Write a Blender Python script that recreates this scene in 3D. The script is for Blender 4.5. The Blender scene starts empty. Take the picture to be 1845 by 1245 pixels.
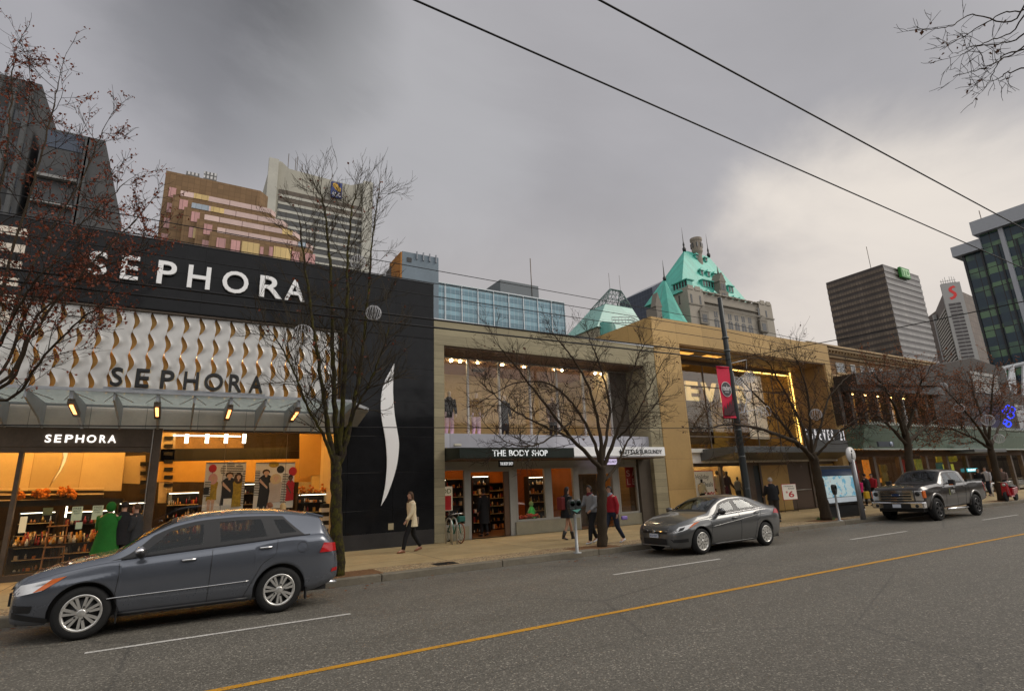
import bpy, bmesh, math, random
from mathutils import Vector, Matrix

random.seed(11)
scene = bpy.context.scene
COL = scene.collection
PI = math.pi

# ---------------------------------------------------------------- camera frame (real metres, street runs along +X, shop fronts face -Y)
CAM_H, F_PX, CX, CY = 1.9, 987.3, 922.5, 622.5
YAW, PITCH, ROLL = math.radians(31.13), math.radians(14.44), math.radians(-2.232)
_fw = Vector((math.sin(YAW) * math.cos(PITCH), math.cos(YAW) * math.cos(PITCH), math.sin(PITCH)))
_rt = Vector((math.cos(YAW), -math.sin(YAW), 0))
_up = _rt.cross(_fw)
RT = math.cos(ROLL) * _rt + math.sin(ROLL) * _up
UP = -math.sin(ROLL) * _rt + math.cos(ROLL) * _up
FW = _fw


def at(px, py, Y=None, X=None, Z=None):
    """point of the photograph measured on a real plane Y=, X= or Z="""
    d = ((px - CX) / F_PX) * RT - ((py - CY) / F_PX) * UP + FW
    if Y is not None: t = Y / d.y
    elif X is not None: t = X / d.x
    else: t = (Z - CAM_H) / d.z
    return Vector((d.x * t, d.y * t, CAM_H + d.z * t))


# ---------------------------------------------------------------- mesh builder
class MB:
    def __init__(s):
        s.v, s.f, s.mi, s.sm = [], [], [], []
        s.m = 0
        s.T = None

    def add(s, verts, faces, smooth=False):
        b = len(s.v)
        if s.T is not None: verts = [s.T @ Vector(p) for p in verts]
        s.v.extend(tuple(p) for p in verts)
        for f in faces:
            s.f.append([b + i for i in f]); s.mi.append(s.m); s.sm.append(smooth)
        return s

    def box(s, x0, x1, y0, y1, z0, z1):
        return s.add([(x0, y0, z0), (x1, y0, z0), (x1, y1, z0), (x0, y1, z0), (x0, y0, z1), (x1, y0, z1), (x1, y1, z1), (x0, y1, z1)],
                     [(3, 2, 1, 0), (4, 5, 6, 7), (0, 1, 5, 4), (1, 2, 6, 5), (2, 3, 7, 6), (3, 0, 4, 7)])

    def cbox(s, c, sx, sy, sz):
        return s.box(c[0] - sx / 2, c[0] + sx / 2, c[1] - sy / 2, c[1] + sy / 2, c[2] - sz / 2, c[2] + sz / 2)

    def hexa(s, p):  # 8 points: bottom 4, top 4
        return s.add(p, [(3, 2, 1, 0), (4, 5, 6, 7), (0, 1, 5, 4), (1, 2, 6, 5), (2, 3, 7, 6), (3, 0, 4, 7)])

    def quad(s, a, b, c, d): return s.add([a, b, c, d], [(0, 1, 2, 3)])

    def prism(s, pts, plane, a, b, smooth=False):
        """polygon pts in 'xz' | 'xy' | 'yz', extruded from a to b along the third axis"""
        n = len(pts)
        mk = {'xz': lambda p, t: (p[0], t, p[1]), 'xy': lambda p, t: (p[0], p[1], t), 'yz': lambda p, t: (t, p[0], p[1])}[plane]
        vs = [mk(p, a) for p in pts] + [mk(p, b) for p in pts]
        fs = [tuple(range(n)), tuple(range(2 * n - 1, n - 1, -1))] + [(i, n + i, n + (i + 1) % n, (i + 1) % n) for i in range(n)]
        return s.add(vs, fs, smooth)

    def tube(s, pts, rad, n=6, cap=True, smooth=True):
        pts = [Vector(p) for p in pts]
        if not isinstance(rad, (list, tuple)): rad = [rad] * len(pts)
        vs, fs = [], []
        ref = None
        for i, p in enumerate(pts):
            d = (pts[min(i + 1, len(pts) - 1)] - pts[max(i - 1, 0)])
            if d.length < 1e-9: d = Vector((0, 0, 1))
            d.normalize()
            if ref is None: ref = Vector((1, 0, 0)) if abs(d.x) < .8 else Vector((0, 1, 0))
            u = d.cross(ref)
            if u.length < 1e-6: u = d.orthogonal()
            u.normalize(); w = d.cross(u); ref = -d.cross(w) if False else w.cross(d)
            ref = u.cross(d)
            for k in range(n):
                a = 2 * PI * k / n
                vs.append(p + (u * math.cos(a) + w * math.sin(a)) * rad[i])
        for i in range(len(pts) - 1):
            for k in range(n):
                fs.append((i * n + k, i * n + (k + 1) % n, (i + 1) * n + (k + 1) % n, (i + 1) * n + k))
        if cap:
            fs.append(tuple(range(n - 1, -1, -1))); fs.append(tuple((len(pts) - 1) * n + k for k in range(n)))
        return s.add(vs, fs, smooth)

    def lathe(s, prof, n=24, c=(0, 0, 0), axis='z', smooth=True, cap=True):
        vs, fs = [], []
        for r, h in prof:
            for k in range(n):
                a = 2 * PI * k / n
                x, y = r * math.cos(a), r * math.sin(a)
                vs.append({'z': (c[0] + x, c[1] + y, c[2] + h), 'y': (c[0] + x, c[1] + h, c[2] + y), 'x': (c[0] + h, c[1] + x, c[2] + y)}[axis])
        for i in range(len(prof) - 1):
            for k in range(n):
                fs.append((i * n + k, i * n + (k + 1) % n, (i + 1) * n + (k + 1) % n, (i + 1) * n + k))
        if cap: fs.append(tuple(range(n - 1, -1, -1))); fs.append(tuple((len(prof) - 1) * n + k for k in range(n)))
        return s.add(vs, fs, smooth)

    def ball(s, c, rx, ry=None, rz=None, n=12, m=8):
        ry = rx if ry is None else ry; rz = rx if rz is None else rz
        vs = [(c[0], c[1], c[2] - rz)]; fs = []
        for i in range(1, m):
            t = -PI / 2 + PI * i / m
            for k in range(n):
                a = 2 * PI * k / n
                vs.append((c[0] + rx * math.cos(t) * math.cos(a), c[1] + ry * math.cos(t) * math.sin(a), c[2] + rz * math.sin(t)))
        vs.append((c[0], c[1], c[2] + rz))
        for k in range(n):
            fs.append((0, 1 + (k + 1) % n, 1 + k))
            fs.append((len(vs) - 1, len(vs) - 1 - n + k, len(vs) - 1 - n + (k + 1) % n))
        for i in range(m - 2):
            for k in range(n):
                a = 1 + i * n
                fs.append((a + k, a + (k + 1) % n, a + n + (k + 1) % n, a + n + k))
        return s.add(vs, fs, True)

    def grid(s, rows, smooth=True, close=False):
        n = len(rows[0]); vs = [p for r in rows for p in r]; fs = []
        for i in range(len(rows) - 1):
            for k in range(n if close else n - 1):
                fs.append((i * n + k, i * n + (k + 1) % n, (i + 1) * n + (k + 1) % n, (i + 1) * n + k))
        return s.add(vs, fs, smooth)

    def ring(s, c, r, t, plane='xz', n=28, m=6):
        pts = []
        for k in range(n + 1):
            a = 2 * PI * k / n; x, y = r * math.cos(a), r * math.sin(a)
            pts.append({'xz': (c[0] + x, c[1], c[2] + y), 'xy': (c[0] + x, c[1] + y, c[2]), 'yz': (c[0], c[1] + x, c[2] + y)}[plane])
        return s.tube(pts, t, m, cap=False)

    def build(s, name, mats, parent=None, bevel=0, seg=1, fixn=True):
        me = bpy.data.meshes.new(name)
        off = Vector((0, 0, 0))
        if parent is not None:
            p = parent
            while p is not None:
                off += Vector(p.location); p = p.parent
        me.from_pydata([(a - off.x, b - off.y, c - off.z) for a, b, c in s.v], [], s.f)
        if not isinstance(mats, (list, tuple)): mats = [mats]
        for m in mats: me.materials.append(m)
        me.polygons.foreach_set('material_index', s.mi)
        me.polygons.foreach_set('use_smooth', s.sm)
        if fixn:
            bm = bmesh.new(); bm.from_mesh(me)
            bmesh.ops.recalc_face_normals(bm, faces=bm.faces); bm.to_mesh(me); bm.free()
        me.update()
        o = bpy.data.objects.new(name, me); COL.objects.link(o)
        if parent is not None: o.parent = parent
        if bevel:
            b = o.modifiers.new('edge', 'BEVEL'); b.width = bevel; b.segments = seg; b.limit_method = 'ANGLE'; b.angle_limit = math.radians(40)
        return o


def tag(o, label, cat, group=None, kind=None):
    if label: o['label'] = label
    if cat: o['category'] = cat
    if group: o['group'] = group
    if kind: o['kind'] = kind
    return o


def thing(name, label, cat, loc=(0, 0, 0), group=None, rz=0):
    o = bpy.data.objects.new(name, None); COL.objects.link(o)
    o.location = loc; o.rotation_euler = (0, 0, rz); o.empty_display_size = .3
    return tag(o, label, cat, group)


def structure(name, mb, m, **k):
    o = mb.build(name, m, **k); o['kind'] = 'structure'; return o


def copy_tree(o, parent=None):
    c = o.copy(); COL.objects.link(c)
    if parent is not None: c.parent = parent
    for ch in [x for x in COL.objects if x.parent == o]: copy_tree(ch, c)
    return c


# ---------------------------------------------------------------- lettering
_gl = {}


def glyph_mesh(ch, weight=0.0):
    k = (ch, weight)
    if k not in _gl:
        cu = bpy.data.curves.new('lettering', 'FONT'); cu.body = ch; cu.offset = weight; cu.resolution_u = 4
        ob = bpy.data.objects.new('lettering', cu)
        me = bpy.data.meshes.new_from_object(ob)
        vs = [v.co.copy() for v in me.vertices]; fs = [tuple(p.vertices) for p in me.polygons]
        bpy.data.objects.remove(ob); bpy.data.curves.remove(cu); bpy.data.meshes.remove(me)
        x0 = min(v.x for v in vs); x1 = max(v.x for v in vs); y0 = min(v.y for v in vs); y1 = max(v.y for v in vs)
        ed = {}
        for f in fs:
            for a, b in zip(f, f[1:] + f[:1]):
                e = (min(a, b), max(a, b)); ed.setdefault(e, []).append((a, b))
        _gl[k] = ([((v.x - x0) / max(1e-6, x1 - x0), (v.y - y0) / max(1e-6, y1 - y0)) for v in vs], fs, [v[0] for v in ed.values() if len(v) == 1], (x1 - x0) / max(1e-6, y1 - y0))
    return _gl[k]


def letter(mb, ch, o, u, v, n, depth, weight=0.0):
    """one glyph (or word) filling the parallelogram o + u*[0,1] + v*[0,1], thickness depth along n"""
    pts, fs, bd, asp = glyph_mesh(ch, weight)
    o, u, v, n = Vector(o), Vector(u), Vector(v), Vector(n)
    N = len(pts)
    vs = [o + u * a + v * b + n * depth for a, b in pts] + [o + u * a + v * b for a, b in pts]
    faces = [tuple(f) for f in fs] + [(a, a + N, b + N, b) for a, b in bd]
    mb.add(vs, faces)


def word(mb, txt, x0, x1, z0, z1, y, depth=.02, weight=0.0, mirror=False):
    """word on a wall that faces -Y"""
    if mirror: letter(mb, txt, (x1, y, z0), (x0 - x1, 0, 0), (0, 0, z1 - z0), (0, -1, 0), depth, weight)
    else: letter(mb, txt, (x0, y, z0), (x1 - x0, 0, 0), (0, 0, z1 - z0), (0, -1, 0), depth, weight)


def spaced(mb, txt, x0, x1, z0, z1, y, depth=.02, weight=0.0, gap=.5, stretch=1.0):
    """letters spread out evenly; gap in letter heights"""
    h = z1 - z0
    ws = [(glyph_mesh(c, weight)[3] * h * stretch if c != ' ' else h * .35) for c in txt]
    tot = sum(ws); g = (x1 - x0 - tot) / max(1, len(txt) - 1)
    x = x0
    for c, w in zip(txt, ws):
        if c != ' ': letter(mb, c, (x, y, z0), (w, 0, 0), (0, 0, h), (0, -1, 0), depth, weight)
        x += w + g


# ---------------------------------------------------------------- materials
def rgb(r, g, b):  # sRGB 0..255 -> linear
    f = lambda c: ((c / 255 + .055) / 1.055) ** 2.4 if c > 10 else c / 255 / 12.92
    return (f(r), f(g), f(b))


class NT:
    def __init__(s, m):
        m.use_nodes = True; s.t = m.node_tree; s.t.nodes.clear()

    def n(s, typ, **k):
        nd = s.t.nodes.new(typ)
        ins = k.pop('i', {})
        for a, b in k.items(): setattr(nd, a, b)
        for a, b in ins.items():
            if isinstance(b, bpy.types.NodeSocket): s.t.links.new(b, nd.inputs[a])
            else: nd.inputs[a].default_value = b
        return nd

    def math(s, op, a, b=0.0, c=None, clamp=False):
        nd = s.n('ShaderNodeMath', operation=op, use_clamp=clamp)
        for i, x in enumerate([a, b] + ([c] if c is not None else [])):
            if isinstance(x, bpy.types.NodeSocket): s.t.links.new(x, nd.inputs[i])
            else: nd.inputs[i].default_value = x
        return nd.outputs[0]

    def mix(s, f, a, b, blend='MIX'):
        nd = s.n('ShaderNodeMix', data_type='RGBA', blend_type=blend)
        for key, x in ((0, f), (6, a), (7, b)):
            if isinstance(x, bpy.types.NodeSocket): s.t.links.new(x, nd.inputs[key])
            elif key == 0: nd.inputs[0].default_value = x
            else: nd.inputs[key].default_value = (x[0], x[1], x[2], 1)
        return nd.outputs[2]

    def ramp(s, f, stops):
        nd = s.n('ShaderNodeValToRGB', i={'Fac': f})
        el = nd.color_ramp.elements
        while len(el) > 1: el.remove(el[-1])
        el[0].position = stops[0][0]; c = stops[0][1]; el[0].color = (c, c, c, 1) if not isinstance(c, tuple) else (*c, 1)
        for p, c in stops[1:]:
            e = el.new(p); e.color = (c, c, c, 1) if not isinstance(c, tuple) else (*c, 1)
        return nd.outputs[0]

    def noise(s, vec, scale, detail=4, rough=.55, dist=0):
        return s.n('ShaderNodeTexNoise', i={'Vector': vec, 'Scale': scale, 'Detail': detail, 'Roughness': rough, 'Distortion': dist}).outputs[0]

    def out(s, sh): s.n('ShaderNodeOutputMaterial', i={'Surface': sh})


MATS = {}


def mat(name, col, rough=.6, metal=0, spec=None, var=.12, scale=2.5, bump=0.0, bscale=30, coat=0, emit=None, estr=0, stretch=(1, 1, 1), joints=None, jcol=None, jw=.012, rvar=.08, col2=None, c2=.5):
    """principled surface with patchy tone, optional panel joints (w, h) on vertical walls, optional bump"""
    if name in MATS: return MATS[name]
    if spec is None: spec = .25 if rough >= .55 else .5
    m = bpy.data.materials.new(name); MATS[name] = m
    t = NT(m)
    tc = t.n('ShaderNodeTexCoord').outputs['Object']
    mp = t.n('ShaderNodeMapping', i={'Vector': tc, 'Scale': stretch}).outputs[0]
    n1 = t.noise(mp, scale, 5, .6); n2 = t.noise(mp, scale * 9, 3, .6)
    f = t.math('ADD', t.math('MULTIPLY', n1, .65), t.math('MULTIPLY', n2, .35))
    f = t.ramp(f, [(.3, 0.0), (.7, 1.0)])
    a = tuple(max(0, c * (1 - var)) for c in col); b = tuple(min(1, c * (1 + var)) for c in (col2 or col))
    c = t.mix(f, a, b)
    h = None
    if joints:
        sx = t.n('ShaderNodeSeparateXYZ', i={'Vector': tc})
        xy = t.math('ADD', sx.outputs[0], sx.outputs[1])
        v = t.n('ShaderNodeCombineXYZ', i={'X': xy, 'Y': sx.outputs[2]}).outputs[0]
        br = t.n('ShaderNodeTexBrick', offset=joints[2] if len(joints) > 2 else 0.0, i={'Vector': v, 'Scale': 1.0, 'Mortar Size': jw, 'Mortar Smooth': .1, 'Brick Width': joints[0], 'Row Height': joints[1],
                                                              'Color1': (.85, .85, .85, 1), 'Color2': (1.1, 1.1, 1.1, 1), 'Bias': 0.0})
        c = t.mix(1.0, c, br.outputs['Color'], 'MULTIPLY')
        c = t.mix(br.outputs['Fac'], c, jcol or tuple(x * .35 for x in col))
        h = t.math('SUBTRACT', 1.0, br.outputs['Fac'])
    r = t.math('ADD', t.math('MULTIPLY', t.math('SUBTRACT', n1, .5), rvar * 2), rough, clamp=True)
    ins = {'Base Color': c, 'Roughness': r, 'Metallic': metal, 'Specular IOR Level': spec, 'Coat Weight': coat, 'Coat Roughness': .04}
    if emit: ins.update({'Emission Color': (*emit, 1), 'Emission Strength': estr})
    if bump or h is not None:
        hb = t.math('MULTIPLY', t.noise(mp, bscale, 4, .6), bump)
        if h is not None: hb = t.math('ADD', hb, t.math('MULTIPLY', h, .25))
        ins['Normal'] = t.n('ShaderNodeBump', i={'Height': hb, 'Strength': .5, 'Distance': .03}).outputs[0]
    t.out(t.n('ShaderNodeBsdfPrincipled', i=ins).outputs[0])
    return m


def glass(name, tint=(.9, .95, .95), refl=.12, rough=.02, thin=1.0, wav=0.0):
    """thin architectural pane: sees through, mirrors the street at grazing angles"""
    if name in MATS: return MATS[name]
    m = bpy.data.materials.new(name); MATS[name] = m
    t = NT(m)
    fc = t.n('ShaderNodeLayerWeight', i={'Blend': .5}).outputs['Facing']
    k = t.math('ADD', t.math('MULTIPLY', t.math('POWER', fc, 4.0), .9), refl * .5, clamp=True)
    tr = t.n('ShaderNodeBsdfTransparent', i={'Color': (*tint, 1)}).outputs[0]
    gi = {'Roughness': rough, 'Color': (1, 1, 1, 1)}
    if wav:
        tc = t.n('ShaderNodeTexCoord').outputs['Object']
        gi['Normal'] = t.n('ShaderNodeBump', i={'Height': t.noise(tc, 3, 3), 'Strength': wav, 'Distance': .05}).outputs[0]
    gl = t.n('ShaderNodeBsdfGlossy', i=gi).outputs[0]
    t.out(t.n('ShaderNodeMixShader', i={0: k, 1: tr, 2: gl}).outputs[0])
    return m


def lamp(name, col, s):
    if name in MATS: return MATS[name]
    m = bpy.data.materials.new(name); MATS[name] = m
    t = NT(m)
    t.out(t.n('ShaderNodeEmission', i={'Color': (*col, 1), 'Strength': s}).outputs[0])
    return m
# ================================================================ SETTING
def road_mat():
    m = bpy.data.materials.new('asphalt'); t = NT(m)
    tc = t.n('ShaderNodeTexCoord').outputs['Object']
    st = t.n('ShaderNodeMapping', i={'Vector': tc, 'Scale': (.12, 1.0, 1)}).outputs[0]
    big = t.noise(st, .55, 4, .6)                     # lane wear, long streaks
    med = t.noise(tc, 3.0, 5, .65)
    vo = t.n('ShaderNodeTexVoronoi', i={'Vector': tc, 'Scale': 62.0}).outputs['Color']
    g = t.n('ShaderNodeSeparateColor', i={'Color': vo}).outputs[0]
    grit = t.ramp(g, [(.0, .62), (.55, .92), (.86, 1.2), (.95, 1.9), (1.0, 2.7)])
    base = t.mix(t.ramp(big, [(.3, 0.0), (.7, 1.0)]), (.102, .094, .077), (.156, .144, .120))
    base = t.mix(t.ramp(med, [(.35, 0.0), (.7, 1.0)]), base, (.134, .123, .103))
    c = t.mix(1.0, base, grit, 'MULTIPLY')
    # dark oily strip in the parking lane
    sy = t.n('ShaderNodeSeparateXYZ', i={'Vector': tc}).outputs[1]
    oil = t.math('MULTIPLY', t.ramp(t.math('MULTIPLY', t.math('ABSOLUTE', t.math('SUBTRACT', sy, 11.7)), .6), [(0, 1.0), (.8, 0.0)]), t.ramp(t.noise(tc, .8, 5), [(.35, .2), (.65, .9)]))
    c = t.mix(t.math('MULTIPLY', oil, .45), c, (.035, .034, .032))
    # tar seams
    vc = t.n('ShaderNodeTexVoronoi', feature='DISTANCE_TO_EDGE', i={'Vector': t.n('ShaderNodeMapping', i={'Vector': tc, 'Scale': (.14, .3, 1)}).outputs[0], 'Scale': 1.0}).outputs['Distance']
    c = t.mix(t.math('MULTIPLY', t.ramp(vc, [(0.0, 1.0), (.006, 0.0)]), .4), c, (.03, .03, .03))
    hb = t.math('ADD', t.math('MULTIPLY', t.n('ShaderNodeTexVoronoi', i={'Vector': tc, 'Scale': 60.0}).outputs['Distance'], .6), t.math('MULTIPLY', med, .5))
    nm = t.n('ShaderNodeBump', i={'Height': hb, 'Strength': .55, 'Distance': .012}).outputs[0]
    t.out(t.n('ShaderNodeBsdfPrincipled', i={'Base Color': c, 'Roughness': t.ramp(big, [(.3, .55), (.7, .75)]), 'Normal': nm, 'Specular IOR Level': .45}).outputs[0])
    return m


def paint_mat(name, col):
    m = bpy.data.materials.new(name); t = NT(m)
    tc = t.n('ShaderNodeTexCoord').outputs['Object']
    w = t.ramp(t.noise(tc, 26, 5, .7), [(.34, 0.0), (.46, 1.0)])
    c = t.mix(t.ramp(t.noise(tc, 2.2, 4), [(.3, 0.0), (.7, 1.0)]), tuple(x * .8 for x in col), col)
    c = t.mix(w, (.10, .095, .085), c)
    t.out(t.n('ShaderNodeBsdfPrincipled', i={'Base Color': c, 'Roughness': .6}).outputs[0])
    return m


def walk_mat():
    m = bpy.data.materials.new('sidewalk_concrete'); t = NT(m)
    tc = t.n('ShaderNodeTexCoord').outputs['Object']
    sx = t.n('ShaderNodeSeparateXYZ', i={'Vector': tc})
    n1 = t.noise(tc, 1.3, 6, .65); n2 = t.noise(tc, 14, 4, .6)
    c = t.mix(t.ramp(n1, [(.3, 0.0), (.7, 1.0)]), (.33, .245, .12), (.46, .35, .185))
    c = t.mix(t.math('MULTIPLY', t.ramp(n2, [(.45, 0.0), (.75, 1.0)]), .35), c, (.20, .155, .085))
    v = t.n('ShaderNodeTexBrick', offset=0.0, i={'Vector': tc, 'Scale': 1.0, 'Mortar Size': .012, 'Brick Width': 3.05, 'Row Height': 2.1, 'Color1': (.9, .9, .9, 1), 'Color2': (1.08, 1.07, 1.05, 1)})
    c = t.mix(1.0, c, v.outputs['Color'], 'MULTIPLY')
    c = t.mix(v.outputs['Fac'], c, (.075, .06, .04))
    gum = t.ramp(t.n('ShaderNodeTexVoronoi', i={'Vector': tc, 'Scale': 2.3}).outputs['Distance'], [(.035, 1.0), (.05, 0.0)])
    c = t.mix(t.math('MULTIPLY', gum, .5), c, (.09, .075, .06))
    nm = t.n('ShaderNodeBump', i={'Height': t.math('ADD', n2, t.math('MULTIPLY', v.outputs['Fac'], -1.0)), 'Strength': .3, 'Distance': .01}).outputs[0]
    t.out(t.n('ShaderNodeBsdfPrincipled', i={'Base Color': c, 'Roughness': .62, 'Normal': nm}).outputs[0])
    return m


def agg_mat():
    m = bpy.data.materials.new('exposed_aggregate'); t = NT(m)
    tc = t.n('ShaderNodeTexCoord').outputs['Object']
    vo = t.n('ShaderNodeTexVoronoi', i={'Vector': tc, 'Scale': 34.0})
    g = t.n('ShaderNodeSeparateColor', i={'Color': vo.outputs['Color']}).outputs[0]
    c = t.ramp(g, [(0, (.10, .07, .035)), (.4, (.24, .17, .085)), (.75, (.36, .27, .15)), (1.0, (.52, .42, .27))])
    lv = t.ramp(t.noise(tc, 1.7, 5, .7), [(.52, 0.0), (.66, 1.0)])
    c = t.mix(t.math('MULTIPLY', lv, .5), c, (.20, .10, .045))
    nm = t.n('ShaderNodeBump', i={'Height': vo.outputs['Distance'], 'Strength': .6, 'Distance': .015}).outputs[0]
    t.out(t.n('ShaderNodeBsdfPrincipled', i={'Base Color': c, 'Roughness': .8, 'Normal': nm}).outputs[0])
    return m


M_ROAD, M_WALK, M_AGG = road_mat(), walk_mat(), agg_mat()
KERB_Y = 12.6
M_KERB = mat('kerb_concrete', (.17, .15, .115), .8, var=.3, scale=1.2, bump=.5, bscale=18)
structure('ground', MB().quad((-2500, -2500, -.03), (2500, -2500, -.03), (2500, 2500, -.03), (-2500, 2500, -.03)), mat('ground_soil', (.10, .095, .085), .9))
structure('road', MB().quad((-160, .6, 0), (900, .6, 0), (900, KERB_Y + .05, 0), (-160, KERB_Y + .05, 0)), M_ROAD)
structure('pavement', MB().box(-160, 900, 13.75, 18.4, -.02, .15), M_WALK)
structure('planting_strip', MB().box(-160, 900, KERB_Y + .28, 13.75, -.02, .148), M_AGG)
structure('near_pavement', MB().box(-160, 900, -4.5, .3, -.02, .15), M_WALK)
for nm, y0, y1 in (('kerb', KERB_Y, KERB_Y + .28), ('near_kerb', .3, .6)):
    b = MB(); x = -60.0
    while x < 130:
        L = 3.05
        b.box(x, x + L - .012, y0, y1, -.02, .155 + random.uniform(-.004, .004)); x += L
    structure(nm, b, M_KERB, bevel=.022, seg=2)
b = MB()
for k in range(26):
    x = -12 + k * .02
# worn yellow centre line and dashed white lane line
b = MB(); N = 240
rows = [[], []]
for i in range(N + 1):
    x = -40 + i * 1.2
    w = .055 + random.uniform(-.006, .006); yc = 7.0 + .04 * math.sin(x * .21)
    rows[0].append((x, yc - w, .005)); rows[1].append((x, yc + w, .005))
structure('centre_line_marking', b.grid(rows, False), paint_mat('yellow_paint', (.62, .30, .012)))
M_WPAINT = paint_mat('white_paint', (.62, .60, .56))
b = MB(); x = -19.4
for a, e in ((-9.8, -6.4), (-.84, 2.62), (8.2, 11.6), (17.4, 20.75), (26.5, 29.9), (35.6, 39), (44.6, 48), (53.6, 57), (62.6, 66)):
    rows = [[], []]
    for i in range(13):
        x = a + (e - a) * i / 12; w = .045 + random.uniform(-.005, .005)
        rows[0].append((x, 9.75 - w, .005)); rows[1].append((x, 9.75 + w, .005))
    b.grid(rows, False)
structure('lane_line_marking', b, M_WPAINT)
for x_, y_, w_, l_ in ((3.2, 13.2, 1.9, .85), (10.3, 13.05, 1.5, .8), (22.4, 13.3, 1.9, .85), (31.5, 13.3, 1.8, .8), (38.9, 13.2, 1.8, .8)):
    structure('soil_bed', MB().box(x_ - w_ * .5, x_ + w_ * .5, y_ - .42, y_ + .42, .10, .154), mat('bark_mulch', (.16, .085, .04), .9, var=.6, scale=14, bump=1.0, bscale=40))
g = MB()
for k in range(9): g.box(5.56 + k * .055, 5.56 + k * .055 + .03, 13.0, 13.4, .14, .156)
g.box(5.52, 6.1, 12.96, 13.44, .13, .151)
tag(g.build('drain_grate', mat('cast_iron', (.03, .03, .03), .6, .6)), 'small rusty iron grate set in the aggregate strip by the kerb', 'grate')
# ================================================================ COSMETICS SHOP (left)
FY = 18.2           # street front of the shops
M_BLACK = mat('black_glass_cladding', (.012, .0125, .014), .09, spec=.16, var=.3, joints=(1.52, 1.19), jcol=(.003, .003, .003), jw=.006, rvar=.03)
M_WHITEP = mat('white_satin_panel', (.47, .46, .44), .30, .3, var=.06, scale=1.2)
M_GOLD = mat('gold_backing', (.62, .33, .06), .4, .1, var=.25, scale=4)
M_SIGNW = mat('white_sign_face', (.80, .80, .80), .35, var=.03)
M_SIGNB = mat('black_sign_face', (.012, .012, .012), .35, var=.1)
M_STEELB = mat('blue_grey_steel', (.33, .35, .38), .5, .1, var=.18)
M_FASC = mat('pale_grey_cladding', (.78, .75, .70), .5, var=.12, joints=(1.25, 3, .0), jw=.006)
M_BRONZE = mat('dark_bronze', (.115, .088, .066), .45, .4, var=.3)
M_DKW = mat('dark_timber', (.035, .024, .016), .55, var=.4, stretch=(1, 1, .2))
M_CREAM = mat('cream_wall', (.62, .50, .32), .6, var=.08, joints=(1.15, 4.0), jw=.006, jcol=(.3, .2, .1))
M_FLOORI = mat('shop_floor', (.07, .055, .045), .25, var=.2)
M_GLASS = glass('shop_glass', (.93, .93, .9), .07)
def frosted(name):
    m = bpy.data.materials.new(name); t = NT(m)
    tc = t.n('ShaderNodeTexCoord').outputs['Object']; nz = t.noise(t.n('ShaderNodeMapping', i={'Vector': tc, 'Scale': (1, .4, 1)}).outputs[0], 6, 5, .7)
    c = t.mix(nz, (.26, .285, .28), (.52, .55, .53))
    a = t.n('ShaderNodeMixShader', i={0: .45, 1: t.n('ShaderNodeBsdfTranslucent', i={'Color': c}).outputs[0], 2: t.n('ShaderNodeBsdfTransparent', i={'Color': (.9, .95, .94, 1)}).outputs[0]}).outputs[0]
    t.out(t.n('ShaderNodeMixShader', i={0: .12, 1: a, 2: t.n('ShaderNodeBsdfGlossy', i={'Roughness': .12, 'Normal': t.n('ShaderNodeBump', i={'Height': nz, 'Strength': .4, 'Distance': .03}).outputs[0]}).outputs[0]}).outputs[0]); return m


M_CANG = frosted('canopy_glass')
L_WARM = lamp('warm_lamp', (1, .62, .22), 9)
L_WARMS = lamp('warm_lamp_soft', (1, .50, .11), 26.0)
L_WHITE = lamp('white_lamp', (1, .90, .72), 6.0)
L_SIGN = lamp('lit_letter', (1, .93, .85), 1.5)
L_HEAT = lamp('heater_element', (1, .34, .10), 5.0)

S = thing('cosmetics_store', 'black-clad cosmetics shop reading SEPHORA, with wavy white panels above a glass canopy', 'shop building', (1.6, FY, .15))
XL, XP, XR = -9.5, 4.32, 7.63
# header box and the black pier
b = MB(); b.box(XL, XR, FY, FY + 9, 7.26, 9.42)
hd = b.build('header', M_BLACK, S, bevel=.01)
b = MB(); b.box(XP, XR, FY + .001, FY + 9, .62, 7.255)
b.build('pier', M_BLACK, S)
b = MB(); b.box(6.02, 6.20, FY - .012, FY - .001, .70, .90); b.build('vent_plate', mat('beige_plate', (.36, .31, .20), .6), S)
b = MB(); b.box(XP - .01, XR - .01, FY - .01, FY + .3, .15, .62)
b.build('plinth', mat('charcoal_stone', (.028, .028, .03), .35, var=.25), S)
b = MB(); b.box(XP, XP + 3.0, FY + .05, FY + 9, 9.425, 9.47); b.box(XL, XR + .01, FY - .012, FY + .2, 9.425, 9.455)
b.build('parapet_cap', mat('dark_flashing', (.03, .03, .032), .4, .5), S)
# beige stripes on the left end of the header
for k in range(6):
    z = 9.02 - k * .47
    b = MB(); b.box(-7.5, -4.12, FY - .012, FY - .001, z - .13, z + .10)
    b.build('stripe', mat('cream_stripe', (.62, .55, .46), .4), S)
# the tall white letters
edges = [('S', 160, 194, 459, 497), ('E', 219, 251, 466, 502), ('P', 284, 318, 473, 511), ('H', 338, 379, 481, 522), ('O', 400, 447, 491, 531), ('R', 467, 508, 498, 540), ('A', 512, 548, 507, 546)]
b = MB()
for ch, xa, xb, ya, yb in edges:
    a = at(xa, (ya + yb) / 2, FY).x; e = at(xb, (ya + yb) / 2 + 3, FY).x
    b = MB(); letter(b, ch, (a, FY - .06, 8.03), (e - a, 0, 0), (0, 0, .72), (0, -1, 0), .07, .012); b.build('letter', M_SIGNW, S)
# white flame emblem on the pier
fl = [(709.8, 655.4), (695, 682), (688, 705), (685.5, 732), (688, 759), (693.6, 790), (696.3, 822), (696, 848), (692.7, 880), (686, 911), (695, 896), (705, 871), (713, 844), (716.8, 822), (718.2, 799), (715.3, 777), (710.7, 750), (708, 718), (707.5, 691)]
pts = [at(x, y, FY) for x, y in fl]


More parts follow.
